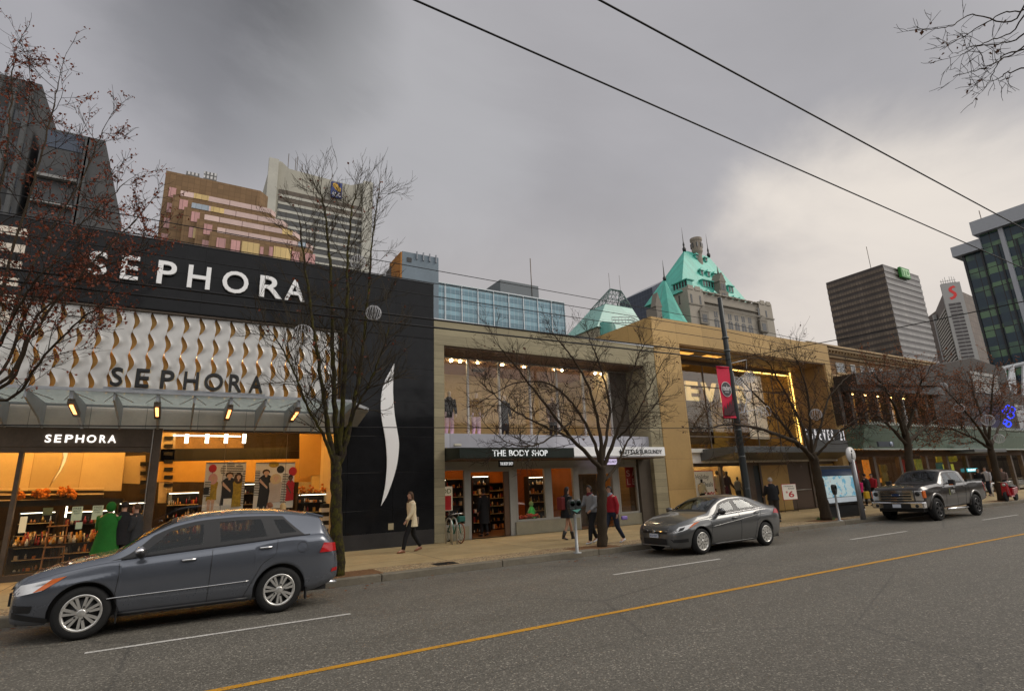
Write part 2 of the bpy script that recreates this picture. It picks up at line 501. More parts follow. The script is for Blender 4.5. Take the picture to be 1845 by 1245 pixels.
def smooth_loop(ps, n=4):
    out = []
    N = len(ps)
    for i in range(N):
        p0, p1, p2, p3 = ps[i - 1], ps[i], ps[(i + 1) % N], ps[(i + 2) % N]
        sharp = i in (0, 9) or (i + 1) % N in (0, 9)
        for k in range(n):
            t = k / n
            if sharp: out.append(p1.lerp(p2, t))
            else: out.append(.5 * ((2 * p1) + (p2 - p0) * t + (2 * p0 - 5 * p1 + 4 * p2 - p3) * t * t + (3 * p1 - p0 - 3 * p2 + p3) * t ** 3))
    return out


b = MB(); b.prism([(p.x, p.z) for p in smooth_loop(pts)], 'xz', FY - .045, FY - .002)
b.build('flame_emblem', M_SIGNW, S)
# undulating white panels with golden slits between them
b = MB(); b.box(XL, XP - .02, FY + .30, FY + .36, 4.5, 7.255)
b.build('gold_backing', M_GOLD, S)
for k in range(32):
    xx = x0g = at(179, 575, FY).x - .412 * 16 + k * .412
    if XL < xx < XP - .1:
        for zz in (4.78, 5.98):
            b = MB(); b.box(xx - .05, xx + .05, FY + .26, FY + .29, zz, zz + .04); b.build('backlight', lamp('slit_backlight', (1, .55, .15), 5), S)
b = MB(); b.box(XL, XP, FY + .06, FY + .30, 7.2, 7.257)
b.build('gold_soffit', M_BRONZE, S)
ZA, ZB, LAM = 4.70, 7.20, .62
pitch = .412; x0 = at(179, 575, FY).x - pitch * 16
NZ = 64
for i in range(0, 32):
    xa = x0 + i * pitch; xb = xa + pitch
    if xb > XP + .2 or xa < XL: continue
    rows = []
    for k in range(NZ + 1):
        z = ZA + (ZB - ZA) * k / NZ
        ph = 2 * PI * (ZB - .27 - z) / LAM
        sh = .042 * math.cos(ph - .5) - .01
        op = .058 * max(0.0, (math.cos(ph) + .86) / 1.86) ** .42 + .008
        curl = .5 + .5 * math.cos(ph)
        r = []
        for j in range(9):
            u = j / 8
            xx = xa + sh + op + (pitch - 2 * op + .006) * u
            yy = FY + .16 + .034 * curl * (u ** 5) - .034 * curl * ((1 - u) ** 5) + .006 * math.sin(ph) * math.sin(PI * u)
            r.append((min(xx, XP - .005), yy, z))
        rows.append(r)
    b = MB(); b.grid(rows); b.build('wavy_panel', M_WHITEP, S, fixn=False)
# black letters standing on the canopy, their lit rim put in as a pale edge colour
ed2 = [('S', 197, 219, 667, 699), ('E', 242, 267, 670, 701), ('P', 287, 312, 673, 702), ('H', 329, 356, 676, 704), ('O', 366, 400, 679, 707), ('R', 411, 434, 681, 708), ('A', 447, 472, 684, 710)]
CY_ = 16.0
for ch, xa, xb, ya, yb in ed2:
    a = at(xa, yb, CY_); e = at(xb, yb, CY_); tz = at(xa, ya, CY_).z
    bb = MB(); bg = MB()
    letter(bb, ch, (a.x, CY_, 4.60), (e.x - a.x, 0, 0), (0, 0, .45), (0, -1, 0), .09, .012)
    letter(bg, ch, (a.x - .012, CY_ + .012, 4.585), (e.x - a.x + .03, 0, 0), (0, 0, .47), (0, -1, 0), .006, .03)
    bo = bb.build('standing_letter', M_SIGNB, S); bg.build('letter_edge', mat('pale_lit_edge', (.75, .62, .4), .3, .2), bo)
b = MB(); b.box(-1.75, 1.80, CY_ - .03, CY_ + .1, 4.53, 4.575); b.build('letter_rail', M_STEELB, S)
# canopy
CF, CZ, CXR = 15.85, 4.45, 4.15
cn = None
b = MB(); b.box(XL, CXR, CF, FY - .05, CZ, CZ + .018)
cn = b.build('canopy', M_CANG, S)
b = MB(); b.box(XL, CXR, CF - .03, CF, CZ - .02, CZ + .05); b.box(XL, CXR, FY - .12, FY - .05, CZ - .07, CZ - .012)
b.build('canopy_edge', M_STEELB, cn)
finx = [(75, 0), (147, 1), (215, 0), (284, 1), (343, 0), (402, 1), (458, 0), (512, 1), (560, 0), (-60, 1), (8, 0)]
for px, heat in finx:
    x = at(px, 775, FY).x
    b = MB(); w = .035 if heat else .02
    prof = [(FY - .02, 3.80), (FY - .02, CZ - .02), (CF + .05, CZ - .02), (CF + .05, CZ - .20), (17.55, 3.98), (17.9, 3.86)]
    b.prism(prof, 'yz', x - w, x + w); b.build('canopy_fin', M_STEELB, cn)
    if heat:
        h = MB(); y0, z0, y1, z1 = CF + .15, CZ - .255, 17.1, 4.02
        h.hexa([(x - .07, y0, z0 - .05), (x + .07, y0, z0 - .05), (x + .07, y1, z1 - .05), (x - .07, y1, z1 - .05), (x - .07, y0, z0 + .06), (x + .07, y0, z0 + .06), (x + .07, y1, z1 + .06), (x - .07, y1, z1 + .06)])
        ho = h.build('heater', M_BRONZE, cn)
        h = MB(); h.hexa([(x - .032, y0 + .1, z0 - .09), (x + .032, y0 + .1, z0 - .09), (x + .032, y1 - .1, z1 - .03), (x - .032, y1 - .1, z1 - .03), (x - .032, y0 + .1, z0 - .06), (x + .032, y0 + .1, z0 - .06), (x + .032, y1 - .1, z1 - .0), (x - .032, y1 - .1, z1 - .0)])
        h.build('heater_element', L_HEAT, cn)
# glass braces over the fins
b = MB()
for px, heat in finx:
    x = at(px, 775, FY).x
    for s in (-.30, .30):
        b.tube([(x, CF + .2, CZ - .03), (x + s, 17.2, CZ - .05)], .012, 4)
b.build('canopy_brace', mat('pale_steel', (.5, .5, .5), .4, .4), cn)
b = MB()
b.hexa([(4.16, CF, 4.36), (4.9, 16.9, 4.36), (4.9, FY - .01, 4.0), (4.16, FY - .01, 4.0), (4.16, CF, 4.45), (4.9, 16.9, 4.45), (4.9, FY - .01, 4.45), (4.16, FY - .01, 4.45)])
b.build('canopy_end', M_STEELB, cn)
# pale fascia, dark name board, column, window frames
b = MB(); b.box(XL, XP, FY + .02, FY + .3, 3.83, 4.7); b.build('fascia', M_FASC, S)
b = MB(); b.box(XL, -.68, FY - .02, FY + .28, 3.33, 3.825); nb = b.build('name_board', M_BRONZE, S, bevel=.008)
b = MB()
for ch, xa, xb in (('S', 82, 93), ('E', 99, 111), ('P', 118, 132), ('H', 137, 152), ('O', 157, 174), ('R', 180, 192), ('A', 195, 210)):
    a, e = at(xa, 790, FY).x, at(xb, 790, FY).x
    letter(b, ch, (a, FY - .03, 3.44), (e - a, 0, 0), (.0, 0, .2), (0, -1, 0), .035, .02)
b.build('board_letters', L_SIGN, nb)
b = MB(); b.box(-.70, -.50, FY - .05, FY + .12, .15, 3.84); b.build('column', M_BRONZE, S, bevel=.01)
b = MB(); b.box(-.725, -.702, FY - .08, FY - .04, .15, 3.8); b.build('column_edge', mat('brushed_steel', (.5, .48, .44), .3, .8), S)
b = MB(); b.box(XL, -.72, FY + .0, FY + .25, 3.2, 3.325); b.box(XL, XP, FY + .05, FY + .2, .15, .30); b.box(-.48, XP, FY + .02, FY + .2, 3.77, 3.825)
for px in (24,):
    x = at(px, 900, FY).x; b.box(x - .06, x + .03, FY + .02, FY + .2, .3, 3.2)
b.build('window_frame', M_BRONZE, S)
b = MB(); b.box(XL, -.72, FY + .10, FY + .112, .3, 3.2); b.build('window', M_GLASS, S)
b = MB(); b.box(-.48, XP, FY + .10, FY + .112, .3, 3.77); b.build('window', M_GLASS, S)
b = MB()
for px in (398, 511):
    x = at(px, 900, FY + .1).x; b.box(x - .006, x + .006, FY + .085, FY + .099, .3, 3.77)
b.build('glass_joint', M_BRONZE, S)
# the room behind the glass
b = MB(); b.quad((XL, FY + .2, .16), (XP, FY + .2, .16), (XP, 26.5, .16), (XL, 26.5, .16)); b.build('shop_floor', M_FLOORI, S)
b = MB(); b.box(XL, XP, FY + .36, 26.5, 4.5, 4.6); b.build('shop_ceiling', mat('shop_ceiling', (.30, .20, .10), .7), S)
b = MB(); b.box(XL, XP, 24.6, 24.7, .15, 4.5); b.build('back_wall', M_DKW, S)
b = MB(); b.box(XP - .02, XP - .005, FY + .3, 24.6, .15, 4.5); b.build('side_wall', M_CREAM, S)
# cream curved wall with the glowing slit: two panels, seen through the left window
IY = 21.2


def pan(name, pix, Y, th, m, par=S):
    q = [at(x, y, Y) for x, y in pix]
    b = MB(); b.prism([(p.x, max(.17, p.z)) for p in q], 'xz', Y, Y + th); return b.build(name, m, par)


pan('feature_wall', [(-40, 800), (111, 806), (113.5, 824), (107, 845), (92, 870), (86, 884), (-40, 892)], IY, .12, M_CREAM)
pan('feature_wall', [(125, 806), (226, 812), (218, 884), (86.5, 884), (93, 871), (108, 850), (118, 832)], IY, .12, M_CREAM)
pan('slit_light', [(110, 800), (127, 800), (119, 832), (106, 853), (90, 874), (98, 860), (108, 842), (112, 825)], IY + .5, .02, lamp('slit_glow', (1, .62, .25), 1.6))
pan('cream_panel', [(222, 822), (262, 820), (262, 872), (216, 870)], IY + .3, .1, M_CREAM)
for k in range(6):
    y = 832 + k * 16.5
    pan('wall_stripe', [(253, y), (274, y - .4), (273, y + 7), (252, y + 7.4)], IY + .2, .05, M_SIGNB)
for k in range(5):
    y = 879 + k * 5.2
    pan('ledge_stripe', [(-20, y + .6), (187, y - 1.2), (186.4, y + 1.2), (-20, y + 3.1)], IY - .12, .05, mat('white_band', (.75, .62, .42), .5) if k % 2 == 0 else M_SIGNB)
pan('ledge', [(-20, 903), (190, 897), (222, 898), (221, 908), (-20, 914)], IY - .3, .4, M_SIGNB)
# right room: mezzanine, cream band, end wall
M_AMBER = mat('amber_wall', (.60, .36, .10), .6, var=.1)
pan('mezzanine_band', [(270, 832), (560, 826), (560, 868), (268, 868)], IY, .15, M_AMBER)
pan('mezzanine_rail', [(270, 809), (520, 806), (520, 829), (270, 833)], IY + .02, .06, M_SIGNB)
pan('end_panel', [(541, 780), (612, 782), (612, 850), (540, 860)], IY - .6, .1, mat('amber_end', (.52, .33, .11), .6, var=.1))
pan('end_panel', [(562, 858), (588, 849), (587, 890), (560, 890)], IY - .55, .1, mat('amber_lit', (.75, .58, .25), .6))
pan('mezzanine_wall', [(292, 776), (440, 778), (440, 812), (290, 812)], IY + 1.5, .1, mat('mezzanine_wall', (.50, .32, .13), .6, var=.4, scale=3))
pan('mezzanine_wall', [(440, 778), (545, 780), (545, 812), (440, 812)], IY + 1.2, .1, M_DKW)
for k in range(7):
    y = 786 + k * 14
    pan('pier_stripe', [(296, y), (312, y), (311, y + 6.5), (295, y + 6.5)], IY - .05, .06, M_SIGNB)
pan('striped_pier', [(292, 780), (317, 780), (309, 906), (284, 906)], IY + .02, .2, M_CREAM)
for xa in (337.3, 373.8, 408, 440.6):
    p = at(xa, 782, IY - .1); q = at(xa, 798.5, IY - .1)
    b = MB(); b.box(p.x - .055, p.x + .055, IY - .15, IY - .1, q.z, p.z)
    tag(b.build('wall_light', L_WHITE), 'upright lit lamp on the shop mezzanine, %s' % {337.3: 'first from the dark street column', 373.8: 'second from the dark street column', 408: 'third from the dark street column', 440.6: 'nearest the dark mezzanine corner'}[xa], 'light', 'lit lamps along the shop mezzanine')
pan('strip_light', [(312, 783), (434, 785), (434, 787), (312, 785.5)], IY - .05, .02, L_WHITE)
# ceiling lamps that light the rooms
for x0_, x1_, y0_, y1_, z_ in ((-8.5, -5.2, 19.4, 19.7, 4.35), (-4.6, -1.2, 19.3, 19.55, 4.35), (.2, 3.9, 18.5, 18.68, 4.35), (-4.6, -1, 20.6, 20.8, 4.35), (-.2, 3.6, 20.4, 20.6, 4.35), (-4, 3.6, 23.2, 23.4, 4.4)):
    b = MB(); b.box(x0_, x1_, y0_, y1_, z_, z_ + .05); b.build('ceiling_lamp', L_WARMS, S)


# ---------------------------------------------------------------- loose things inside
def shelf_unit(x0, x1, y, z0, z1, n, label, cols, depth=.38, lit=True, back=None, seed=1):
    rr = random.Random(seed)
    t = thing('display_shelf', label, 'shelf', ((x0 + x1) / 2, y, z0), 'product shelves inside the cosmetics shop')
    b = MB(); b.box(x0, x0 + .03, y, y + depth, z0, z1); b.box(x1 - .03, x1, y, y + depth, z0, z1); b.box(x0 + .03, x1 - .03, y + depth - .02, y + depth, z0, z1)
    b.build('carcass', back or M_DKW, t)
    st = MB(); ns = len(cols)
    for k in range(n + 1):
        z = z0 + (z1 - z0 - .03) * k / n
        b = MB(); b.box(x0 + .032, x1 - .032, y + .004, y + depth - .022, z, z + .03); bo = b.build('shelf_board', M_DKW, t)
        b = MB(); b.box(x0 + .032, x1 - .032, y - .004, y + .002, z + .002, z + .026); b.build('price_strip', mat('price_strip', (.60, .45, .22), .4) if rr.random() < .6 else M_SIGNB, bo)
        if lit and k == n:
            l = MB(); l.box(x0 + .05, x1 - .05, y + .03, y + .07, z - .03, z - .01); l.build('shelf_lamp', L_WHITE, t)
        if k < n:
            x = x0 + .06; hmax = (z1 - z0) / n - .06
            while x < x1 - .12:
                w = rr.uniform(.035, .09); h = hmax * rr.choice((rr.uniform(.2, .45), rr.uniform(.35, .8))); st.m = rr.randrange(ns)
                if rr.random() < .3: st.box(x, x + w, y + .05, y + .2, z + .031, z + .031 + h)
                else: st.lathe([(w * .4, 0), (w * .42, h * .6), (w * .2, h * .7), (w * .2, h)], 8, (x + w / 2, y + .14, z + .031))
                x += w + rr.choice((.008, .015, .03, .12))
    o = st.build('stock', cols, t); o['kind'] = 'stuff'
    return t


PC = [mat('product_red', (.35, .03, .03), .4), mat('product_gold', (.55, .30, .06), .3, .4), mat('product_black', (.02, .02, .02), .3), mat('product_cream', (.7, .55, .35), .4), mat('product_orange', (.6, .20, .03), .4), mat('product_white', (.8, .75, .65), .4)]
a, e = at(30, 940, 20.2), at(100, 940, 20.2)
shelf_unit(a.x, e.x, 20.2, .17, 1.75, 5, 'dark shelf of boxes at the left end of the shop window', PC, seed=2)
a, e = at(112, 940, 20.4), at(205, 940, 20.4)
shelf_unit(a.x, e.x, 20.4, .17, 1.72, 4, 'dark shelf under the white lamp behind the green coat', PC, seed=3)
a, e = at(208, 940, 20.6), at(262, 940, 20.6)
shelf_unit(a.x, e.x, 20.6, .17, 1.9, 5, 'tall dark shelf behind the two dark coats', PC, seed=4)
a, e = at(536, 900, 19.5), at(610, 900, 19.5)
shelf_unit(a.x, e.x, 19.5, .17, 1.95, 6, 'stocked fragrance shelf beside the mossy trunk', PC, seed=5)
a, e = at(300, 900, 20.9), at(360, 900, 20.9)
shelf_unit(a.x, e.x, 20.9, .17, 2.15, 5, 'gold and dark shelf left of the two posters', PC, seed=6)
a, e = at(372, 900, 22.5), at(530, 900, 22.5)
shelf_unit(a.x, e.x, 22.5, .17, 2.4, 6, 'long stocked shelf at the back behind the posters', PC, seed=7)


def dressed_ball_cluster(pts, r, name, label, cat, m, group=None):
    c = sum((Vector(p) for p in pts), Vector()) / len(pts)
    b = MB()
    for p in pts:
        b.ball(p, r * random.uniform(.7, 1.2), n=8, m=6)
    return tag(b.build(name, m), label, cat, group)


M_ORF = mat('amber_paper', (.50, .17, .03), .6, var=.4, scale=9)
for (cx, cy, n, lab) in ((35, 892, 6, 'amber paper flower at the left end of the striped ledge'), (75, 889, 12, 'large amber paper flower on the striped ledge'), (113, 885, 8, 'red and amber paper flower in the middle of the striped ledge'), (131, 890, 5, 'small amber paper flower right of the red one')):
    pts = []
    for k in range(n * 7):
        p = at(cx + random.gauss(0, n * .55), cy + random.gauss(0, 4), IY - .35); pts.append((p.x, IY - .35 + random.uniform(-.1, .1), p.z))
    dressed_ball_cluster(pts, .042, 'paper_flower', lab, 'decoration', M_ORF, 'paper flowers on the shop ledge')
pts = []
for k in range(60):
    p = at(random.uniform(538, 600), 884 + random.gauss(0, 4), 19.6); pts.append((p.x, 19.6 + random.uniform(-.1, .1), p.z))
dressed_ball_cluster(pts, .04, 'ribbon_garland', 'orange and gold ribbon garland on top of the fragrance shelf', 'decoration', M_ORF)

# paper notices on the glass
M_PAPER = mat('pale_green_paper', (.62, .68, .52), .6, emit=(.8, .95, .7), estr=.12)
M_INK = mat('dark_ink', (.03, .04, .03), .7)


def notice(px0, py0, px1, py1, Y, label, m, lines=(), name='notice', cat='notice'):
    a, c = at(px0, py1, Y), at(px1, py0, Y)
    t = thing(name, label, cat, ((a.x + c.x) / 2, Y, a.z))
    b = MB(); b.box(a.x, c.x, Y, Y + .012, a.z, c.z); b.build('sheet', m, t)
    for txt, u0, u1, v0, v1 in lines:
        w, h = c.x - a.x, c.z - a.z
        b = MB(); word(b, txt, a.x + u0 * w, a.x + u1 * w, a.z + v0 * h, a.z + v1 * h, Y - .001, .003); b.build('print', M_INK, t)
    return t


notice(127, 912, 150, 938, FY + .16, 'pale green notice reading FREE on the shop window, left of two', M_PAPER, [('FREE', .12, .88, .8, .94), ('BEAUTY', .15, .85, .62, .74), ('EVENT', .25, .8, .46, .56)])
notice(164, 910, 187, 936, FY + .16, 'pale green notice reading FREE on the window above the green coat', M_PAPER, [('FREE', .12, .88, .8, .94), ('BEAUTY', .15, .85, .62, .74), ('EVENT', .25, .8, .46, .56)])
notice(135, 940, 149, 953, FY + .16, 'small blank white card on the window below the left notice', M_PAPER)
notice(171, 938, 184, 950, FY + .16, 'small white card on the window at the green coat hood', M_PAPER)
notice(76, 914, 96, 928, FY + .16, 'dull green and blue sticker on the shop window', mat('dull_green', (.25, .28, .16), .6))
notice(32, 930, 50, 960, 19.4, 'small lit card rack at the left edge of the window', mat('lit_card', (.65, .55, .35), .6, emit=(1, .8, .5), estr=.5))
a = at(96, 1000, 19.2)
t = thing('step_ladder', 'narrow wooden ladder shelf standing behind the left window', 'ladder shelf', (a.x, 19.2, .17))
for s in (-.22, .22):
    b = MB(); b.tube([(a.x + s, 19.15, .17), (a.x + s * .8, 19.3, 1.5)], .02, 4, smooth=False); b.build('rail', mat('honey_wood', (.35, .16, .05), .5), t)
for k in range(5):
    z = .3 + k * .26; b = MB(); b.box(a.x - .22, a.x + .22, 19.1, 19.32, z, z + .025); b.build('step', MATS['honey_wood'], t)


for px_, lab in ((119, 'bright upright make-up mirror lamp left of the pale green notices'), (204, 'bright upright make-up mirror lamp right of the green coat')):
    a, c = at(px_ - 3, 932, 20.1), at(px_ + 3, 912, 20.1)
    t = thing('mirror_lamp', lab, 'lamp', (a.x, 20.1, .17), 'upright mirror lamps in the cosmetics shop')
    b = MB(); b.box(a.x, c.x, 20.1, 20.15, a.z, c.z); b.build('lit_panel', L_WHITE, t)
    b = MB(); b.box((a.x + c.x) / 2 - .02, (a.x + c.x) / 2 + .02, 20.11, 20.14, .17, a.z); b.build('stand', M_BRONZE, t)
for k_, (px_, y_, lab) in enumerate(((60, 19.3, 'low dark display table at the left end of the window'), (140, 19.2, 'low display table below the pale green notices'), (330, 19.6, 'display table with gold bottles right of the street column'), (420, 19.5, 'display table below the left poster'))):
    p = at(px_, 960, y_); rr_ = random.Random(50 + k_)
    t = thing('display_table', lab, 'table', (p.x, y_, .17), 'display tables in the cosmetics shop')
    b = MB(); b.box(p.x - .5, p.x + .5, y_, y_ + .5, .85, .90); b.build('table_top', M_DKW, t)
    for sx in (-.46, .46):
        b = MB(); b.box(p.x + sx - .03, p.x + sx + .03, y_ + .02, y_ + .48, .17, .849); b.build('leg', M_DKW, t)
    b = MB()
    for q in range(34):
        b.m = rr_.randrange(6); h = rr_.uniform(.08, .34); xx, yy = p.x + rr_.uniform(-.45, .45), y_ + rr_.uniform(.04, .44); w = rr_.uniform(.02, .05)
        b.lathe([(w, 0), (w, h * .6), (w * .5, h * .7), (w * .5, h)], 8, (xx, yy, .901))
    o = b.build('stock', PC, t); o['kind'] = 'stuff'

# two hanging posters
def poster(px0, py0, px1, py1, Y, label, seed):
    rr = random.Random(seed)
    a, c = at(px0, py1, Y), at(px1, py0, Y); W, H = c.x - a.x, c.z - a.z
    t = thing('hanging_poster', label, 'poster', ((a.x + c.x) / 2, Y, a.z), 'pair of posters hanging in the shop window')
    b = MB(); b.box(a.x, c.x, Y, Y + .012, a.z, c.z); b.build('sheet', mat('poster_paper', (.70, .69, .68), .5, var=.04), t)
    b = MB(); b.tube([(a.x, Y, c.z), (c.x, Y, c.z)], .014, 6); b.tube([(a.x, Y, a.z), (c.x, Y, a.z)], .014, 6); b.build('rod', M_BRONZE, t)
    k = [0]

    def sh(pts, m, nm='print'):
        k[0] += 1
        q = [(a.x + u * W, a.z + v * H) for u, v in pts]
        b = MB(); b.prism(q, 'xz', Y - .002 - .0011 * k[0], Y - .001); b.build(nm, m, t)

    def ell(u, v, ru, rv, n=18): return [(u + ru * math.cos(2 * PI * i / n), v + rv * math.sin(2 * PI * i / n)) for i in range(n)]
    red, blk, gold = mat('print_red', (.45, .02, .03), .4), mat('print_black', (.015, .015, .02), .5), mat('print_gold', (.40, .27, .03), .4, var=.5, scale=14)
    grey, skin, skd = mat('print_grey', (.42, .41, .44), .5), mat('print_skin', (.62, .40, .30), .5), mat('print_dark_skin', (.13, .06, .035), .5)
    pink, brn, strp = mat('print_pink', (.65, .35, .36), .5), mat('print_brown_hair', (.05, .025, .015), .5), mat('print_stripe', (.04, .04, .05), .5, joints=(9, .05), jcol=(.80, .80, .80), jw=.011)
    def person_print(u, hv, hair, skinm, top, w, lo, legm=None, long=False):
        sh([(u - w * 1.1, lo), (u + w * 1.0, lo + .02), (u + w * .95, hv - .26), (u + w * 1.15, hv - .12), (u + w * .45, hv - .055), (u - w * .45, hv - .055), (u - w * 1.1, hv - .13), (u - w * .9, hv - .3)], top)
        if long: sh(ell(u, hv - .04, w * .95, .115), hair)
        else: sh(ell(u, hv + .006, w * .60, .062), hair)
        sh(ell(u + w * .05, hv - .018, w * .44, .046), skinm)
        sh([(u - w * .15, hv - .1), (u + w * .2, hv - .1), (u + w * .18, hv - .05), (u - w * .12, hv - .05)], skinm)
        if legm: sh([(u - w * .7, .0), (u - w * .2, .0), (u - w * .1, lo + .03), (u - w * .8, lo + .03)], legm); sh([(u + w * .1, .0), (u + w * .55, .0), (u + w * .7, lo + .03), (u + w * .05, lo + .03)], legm)
        sh([(u - w * 1.0, hv - .2), (u + w * .3, hv - .36), (u + w * .35, hv - .32), (u - w * .9, hv - .13)], skinm if not long else top)
    if seed == 1:
        for u, v in ((.47, .84), (.60, .93), (.67, .80), (.83, .86)): sh(ell(u, v, .11, .105), strp, 'balloon_print')
        sh(ell(.17, .88, .10, .085), red, 'balloon_print'); sh([(.165, .8), (.175, .8), (.21, .6), (.2, .6)], blk)
        person_print(.20, .70, pink, skin, gold, .12, .2, skin, True)
        sh([(.02, .3), (.16, .3), (.16, .62), (.02, .62)], strp); sh([(.0, .34), (.13, .34), (.13, .48), (.0, .48)], blk)
        person_print(.60, .73, brn, skin, blk, .17, .1)
        person_print(.83, .70, brn, skin, gold, .12, .05, None, True)
        sh([(.5, .1), (.7, .1), (.7, .24), (.5, .24)], mat('print_white', (.8, .8, .8), .5))
        sh([(.93, .1), (1.0, .1), (1.0, .82), (.93, .82)], strp)
    else:
        sh(ell(.45, .96, .13, .07), gold, 'balloon_print'); sh(ell(.63, .85, .10, .085), blk, 'balloon_print'); sh(ell(.95, .80, .11, .10), red, 'balloon_print')
        sh([(.0, .3), (.12, .3), (.12, .84), (.0, .84)], strp)
        person_print(.27, .79, brn, skin, blk, .16, .05, blk)
        person_print(.52, .68, mat('print_blonde', (.62, .48, .30), .5), skin, mat('print_knit', (.50, .44, .42), .6), .15, .12, None, True)
        sh([(.66, .1), (.82, .1), (.84, .74), (.70, .76)], strp)
        person_print(.90, .66, blk, skd, red, .10, .15)
    return t


poster(363, 833, 444, 921, FY + .75, 'left hanging poster with striped balloons and three people', 1)
poster(455, 833, 532, 918, FY + .75, 'right hanging poster with a black and a red balloon', 2)
# ladder / brass frame and striped gift tower near the trunk
b = MB(); a = at(590, 950, 19.0); ms = [M_SIGNB, mat('gift_white', (.75, .72, .68), .5)]
for k in range(11): b.m = k % 2; b.box(a.x - .22 + .02 * (k % 3), a.x + .2, 18.95, 19.3, .17 + k * .13, .297 + k * .13)
tag(b.build('gift_stack', ms), 'black and white striped gift boxes stacked by the window next to the mossy trunk', 'gift boxes')
# ================================================================ CONCRETE TWO-STOREY SHOP
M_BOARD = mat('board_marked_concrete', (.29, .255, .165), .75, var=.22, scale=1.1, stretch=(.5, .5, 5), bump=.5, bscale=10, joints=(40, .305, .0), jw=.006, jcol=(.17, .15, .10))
M_SOFF = mat('brown_soffit', (.10, .062, .038), .6, var=.2)
M_LILAC = mat('lilac_grey_panel', (.40, .40, .45), .45, var=.07, joints=(2.35, 4), jw=.008)
M_GFRAME = mat('grey_window_frame', (.30, .295, .27), .45, .2, var=.1)
M_PEACH = mat('peach_wall', (.54, .45, .27), .7, var=.12, scale=.8)
M_DARKCEIL = mat('dark_shop_ceiling', (.06, .035, .02), .6)
B = thing('concrete_shop', 'board-marked concrete shop front with a big upper show window, between black shop and gold shop', 'shop building', (13.2, FY, .15))
XA, XB = 7.64, 18.85
b = MB(); b.box(XA, XB, FY + .02, FY + 10, 7.1, 8.05)
b.build('top_beam', M_BOARD, B, bevel=.008)
b = MB(); b.box(XA, 8.05, FY + .021, FY + 2, .15, 7.098); b.build('pier', M_BOARD, B, bevel=.008)
b = MB(); b.box(18.12, XB, FY + .021, FY + 2.5, .15, 7.098); b.build('pier', M_BOARD, B, bevel=.008)
b = MB(); b.box(XA, XB, FY - .005, FY + .3, 8.053, 8.10); b.build('roof_flashing', mat('pale_flashing', (.55, .55, .55), .35, .6), B)
GY = 19.55
b = MB(); b.box(8.05, 18.12, FY + .1, GY, 7.04, 7.097); b.build('soffit', M_SOFF, B)
b = MB(); b.box(8.055, 18.115, FY + .18, FY + .3, 3.34, 3.86); b.build('sill_panel', M_LILAC, B, bevel=.006)
b = MB(); b.box(8.055, 18.115, FY + .3, 25, 3.70, 3.80); b.build('upper_floor', mat('pale_floor', (.5, .42, .40), .5), B)
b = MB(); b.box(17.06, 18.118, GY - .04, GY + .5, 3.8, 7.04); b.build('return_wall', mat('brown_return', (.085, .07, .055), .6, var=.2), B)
b = MB(); b.box(8.055, 17.05, GY - .006, GY + .006, 3.8, 7.04); b.build('show_window', glass('show_glass', (.95, .93, .9), .05), B)
for px in (842.7, 899, 954, 1003, 1050, 1097, 1131):
    x = at(px, 700, GY).x
    b = MB(); b.box(x - .035, x + .035, GY - .05, GY + .06, 3.8, 7.04); b.build('mullion', mat('white_mullion', (.45, .44, .42), .4), B)
b = MB(); b.box(8.05, 18.12, GY - .05, GY + .06, 6.98, 7.038); b.build('window_head', M_GFRAME, B)
b = MB(); b.box(8.05, 18.12, 22.6, 22.7, 3.8, 7.04); b.build('upper_back_wall', M_PEACH, B)
b = MB(); b.box(8.05, 8.06, GY + .1, 22.6, 3.8, 7.04); b.box(17.0, 18.11, GY + .08, 22.6, 3.8, 7.04); b.build('upper_side_wall', M_PEACH, B)
b = MB(); b.box(8.05, 18.12, GY + .07, 22.6, 7.0, 7.04); b.build('upper_ceiling', mat('upper_ceiling', (.42, .28, .17), .7), B)
for px, py in ((813, 646), (829, 647), (860, 649), (905, 653), (944, 657), (1000, 663), (1012, 664), (1072, 668), (1083, 668), (1125, 672)):
    x = at(px, py, GY + .4).x
    b = MB(); b.lathe([(.05, 0), (.05, .05)], 10, (x, GY + .4, 6.945))
    b.build('downlight', lamp('downlight_glow', (1, .82, .50), 150), B)
b = MB(); b.box(8.3, 16.8, GY + .25, GY + .33, 3.805, 3.84); b.build('footlight', lamp('lilac_footlight', (.88, .62, 1), 5), B)
a = at(855, 660, 21); c = at(867, 668, 21)
b = MB(); b.box(a.x, c.x + .2, 21, 21.3, c.z, a.z + .1); b.build('air_vent', mat('vent_grey', (.25, .22, .2), .6, joints=(9, .05), jw=.02), B)
# ---- ground floor
SY = FY + .35
b = MB(); b.box(8.06, 18.1, SY, SY + .2, 2.62, 3.3); b.build('shopfront_fascia', M_GFRAME, B)
NB = 17.15
b = MB(); b.hexa([(8.12, NB, 2.90), (12.95, NB, 2.90), (12.95, FY + .17, 2.90), (8.06, FY + .17, 2.90), (8.12, NB, 3.26), (12.95, NB, 3.26), (12.95, FY + .17, 3.32), (8.06, FY + .17, 3.32)])
s1 = b.build('sign_canopy', mat('black_green_board', (.010, .016, .012), .35, var=.2), B, bevel=.006)
b = MB()
for txt, xa, xb in (('THE', 887, 911), ('BODY', 917, 953), ('SHOP', 958, 986)):
    b = MB(); a, e = at(xa, 814, NB).x, at(xb, 814, NB).x; word(b, txt, a, e, 2.965, 3.175, NB - .003, .02, .004); b.build('sign_word', lamp('white_lit_letters', (1, 1, .97), .82), s1)
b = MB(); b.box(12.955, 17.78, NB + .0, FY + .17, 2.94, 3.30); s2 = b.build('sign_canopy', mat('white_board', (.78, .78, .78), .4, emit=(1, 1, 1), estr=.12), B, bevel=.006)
b = MB()
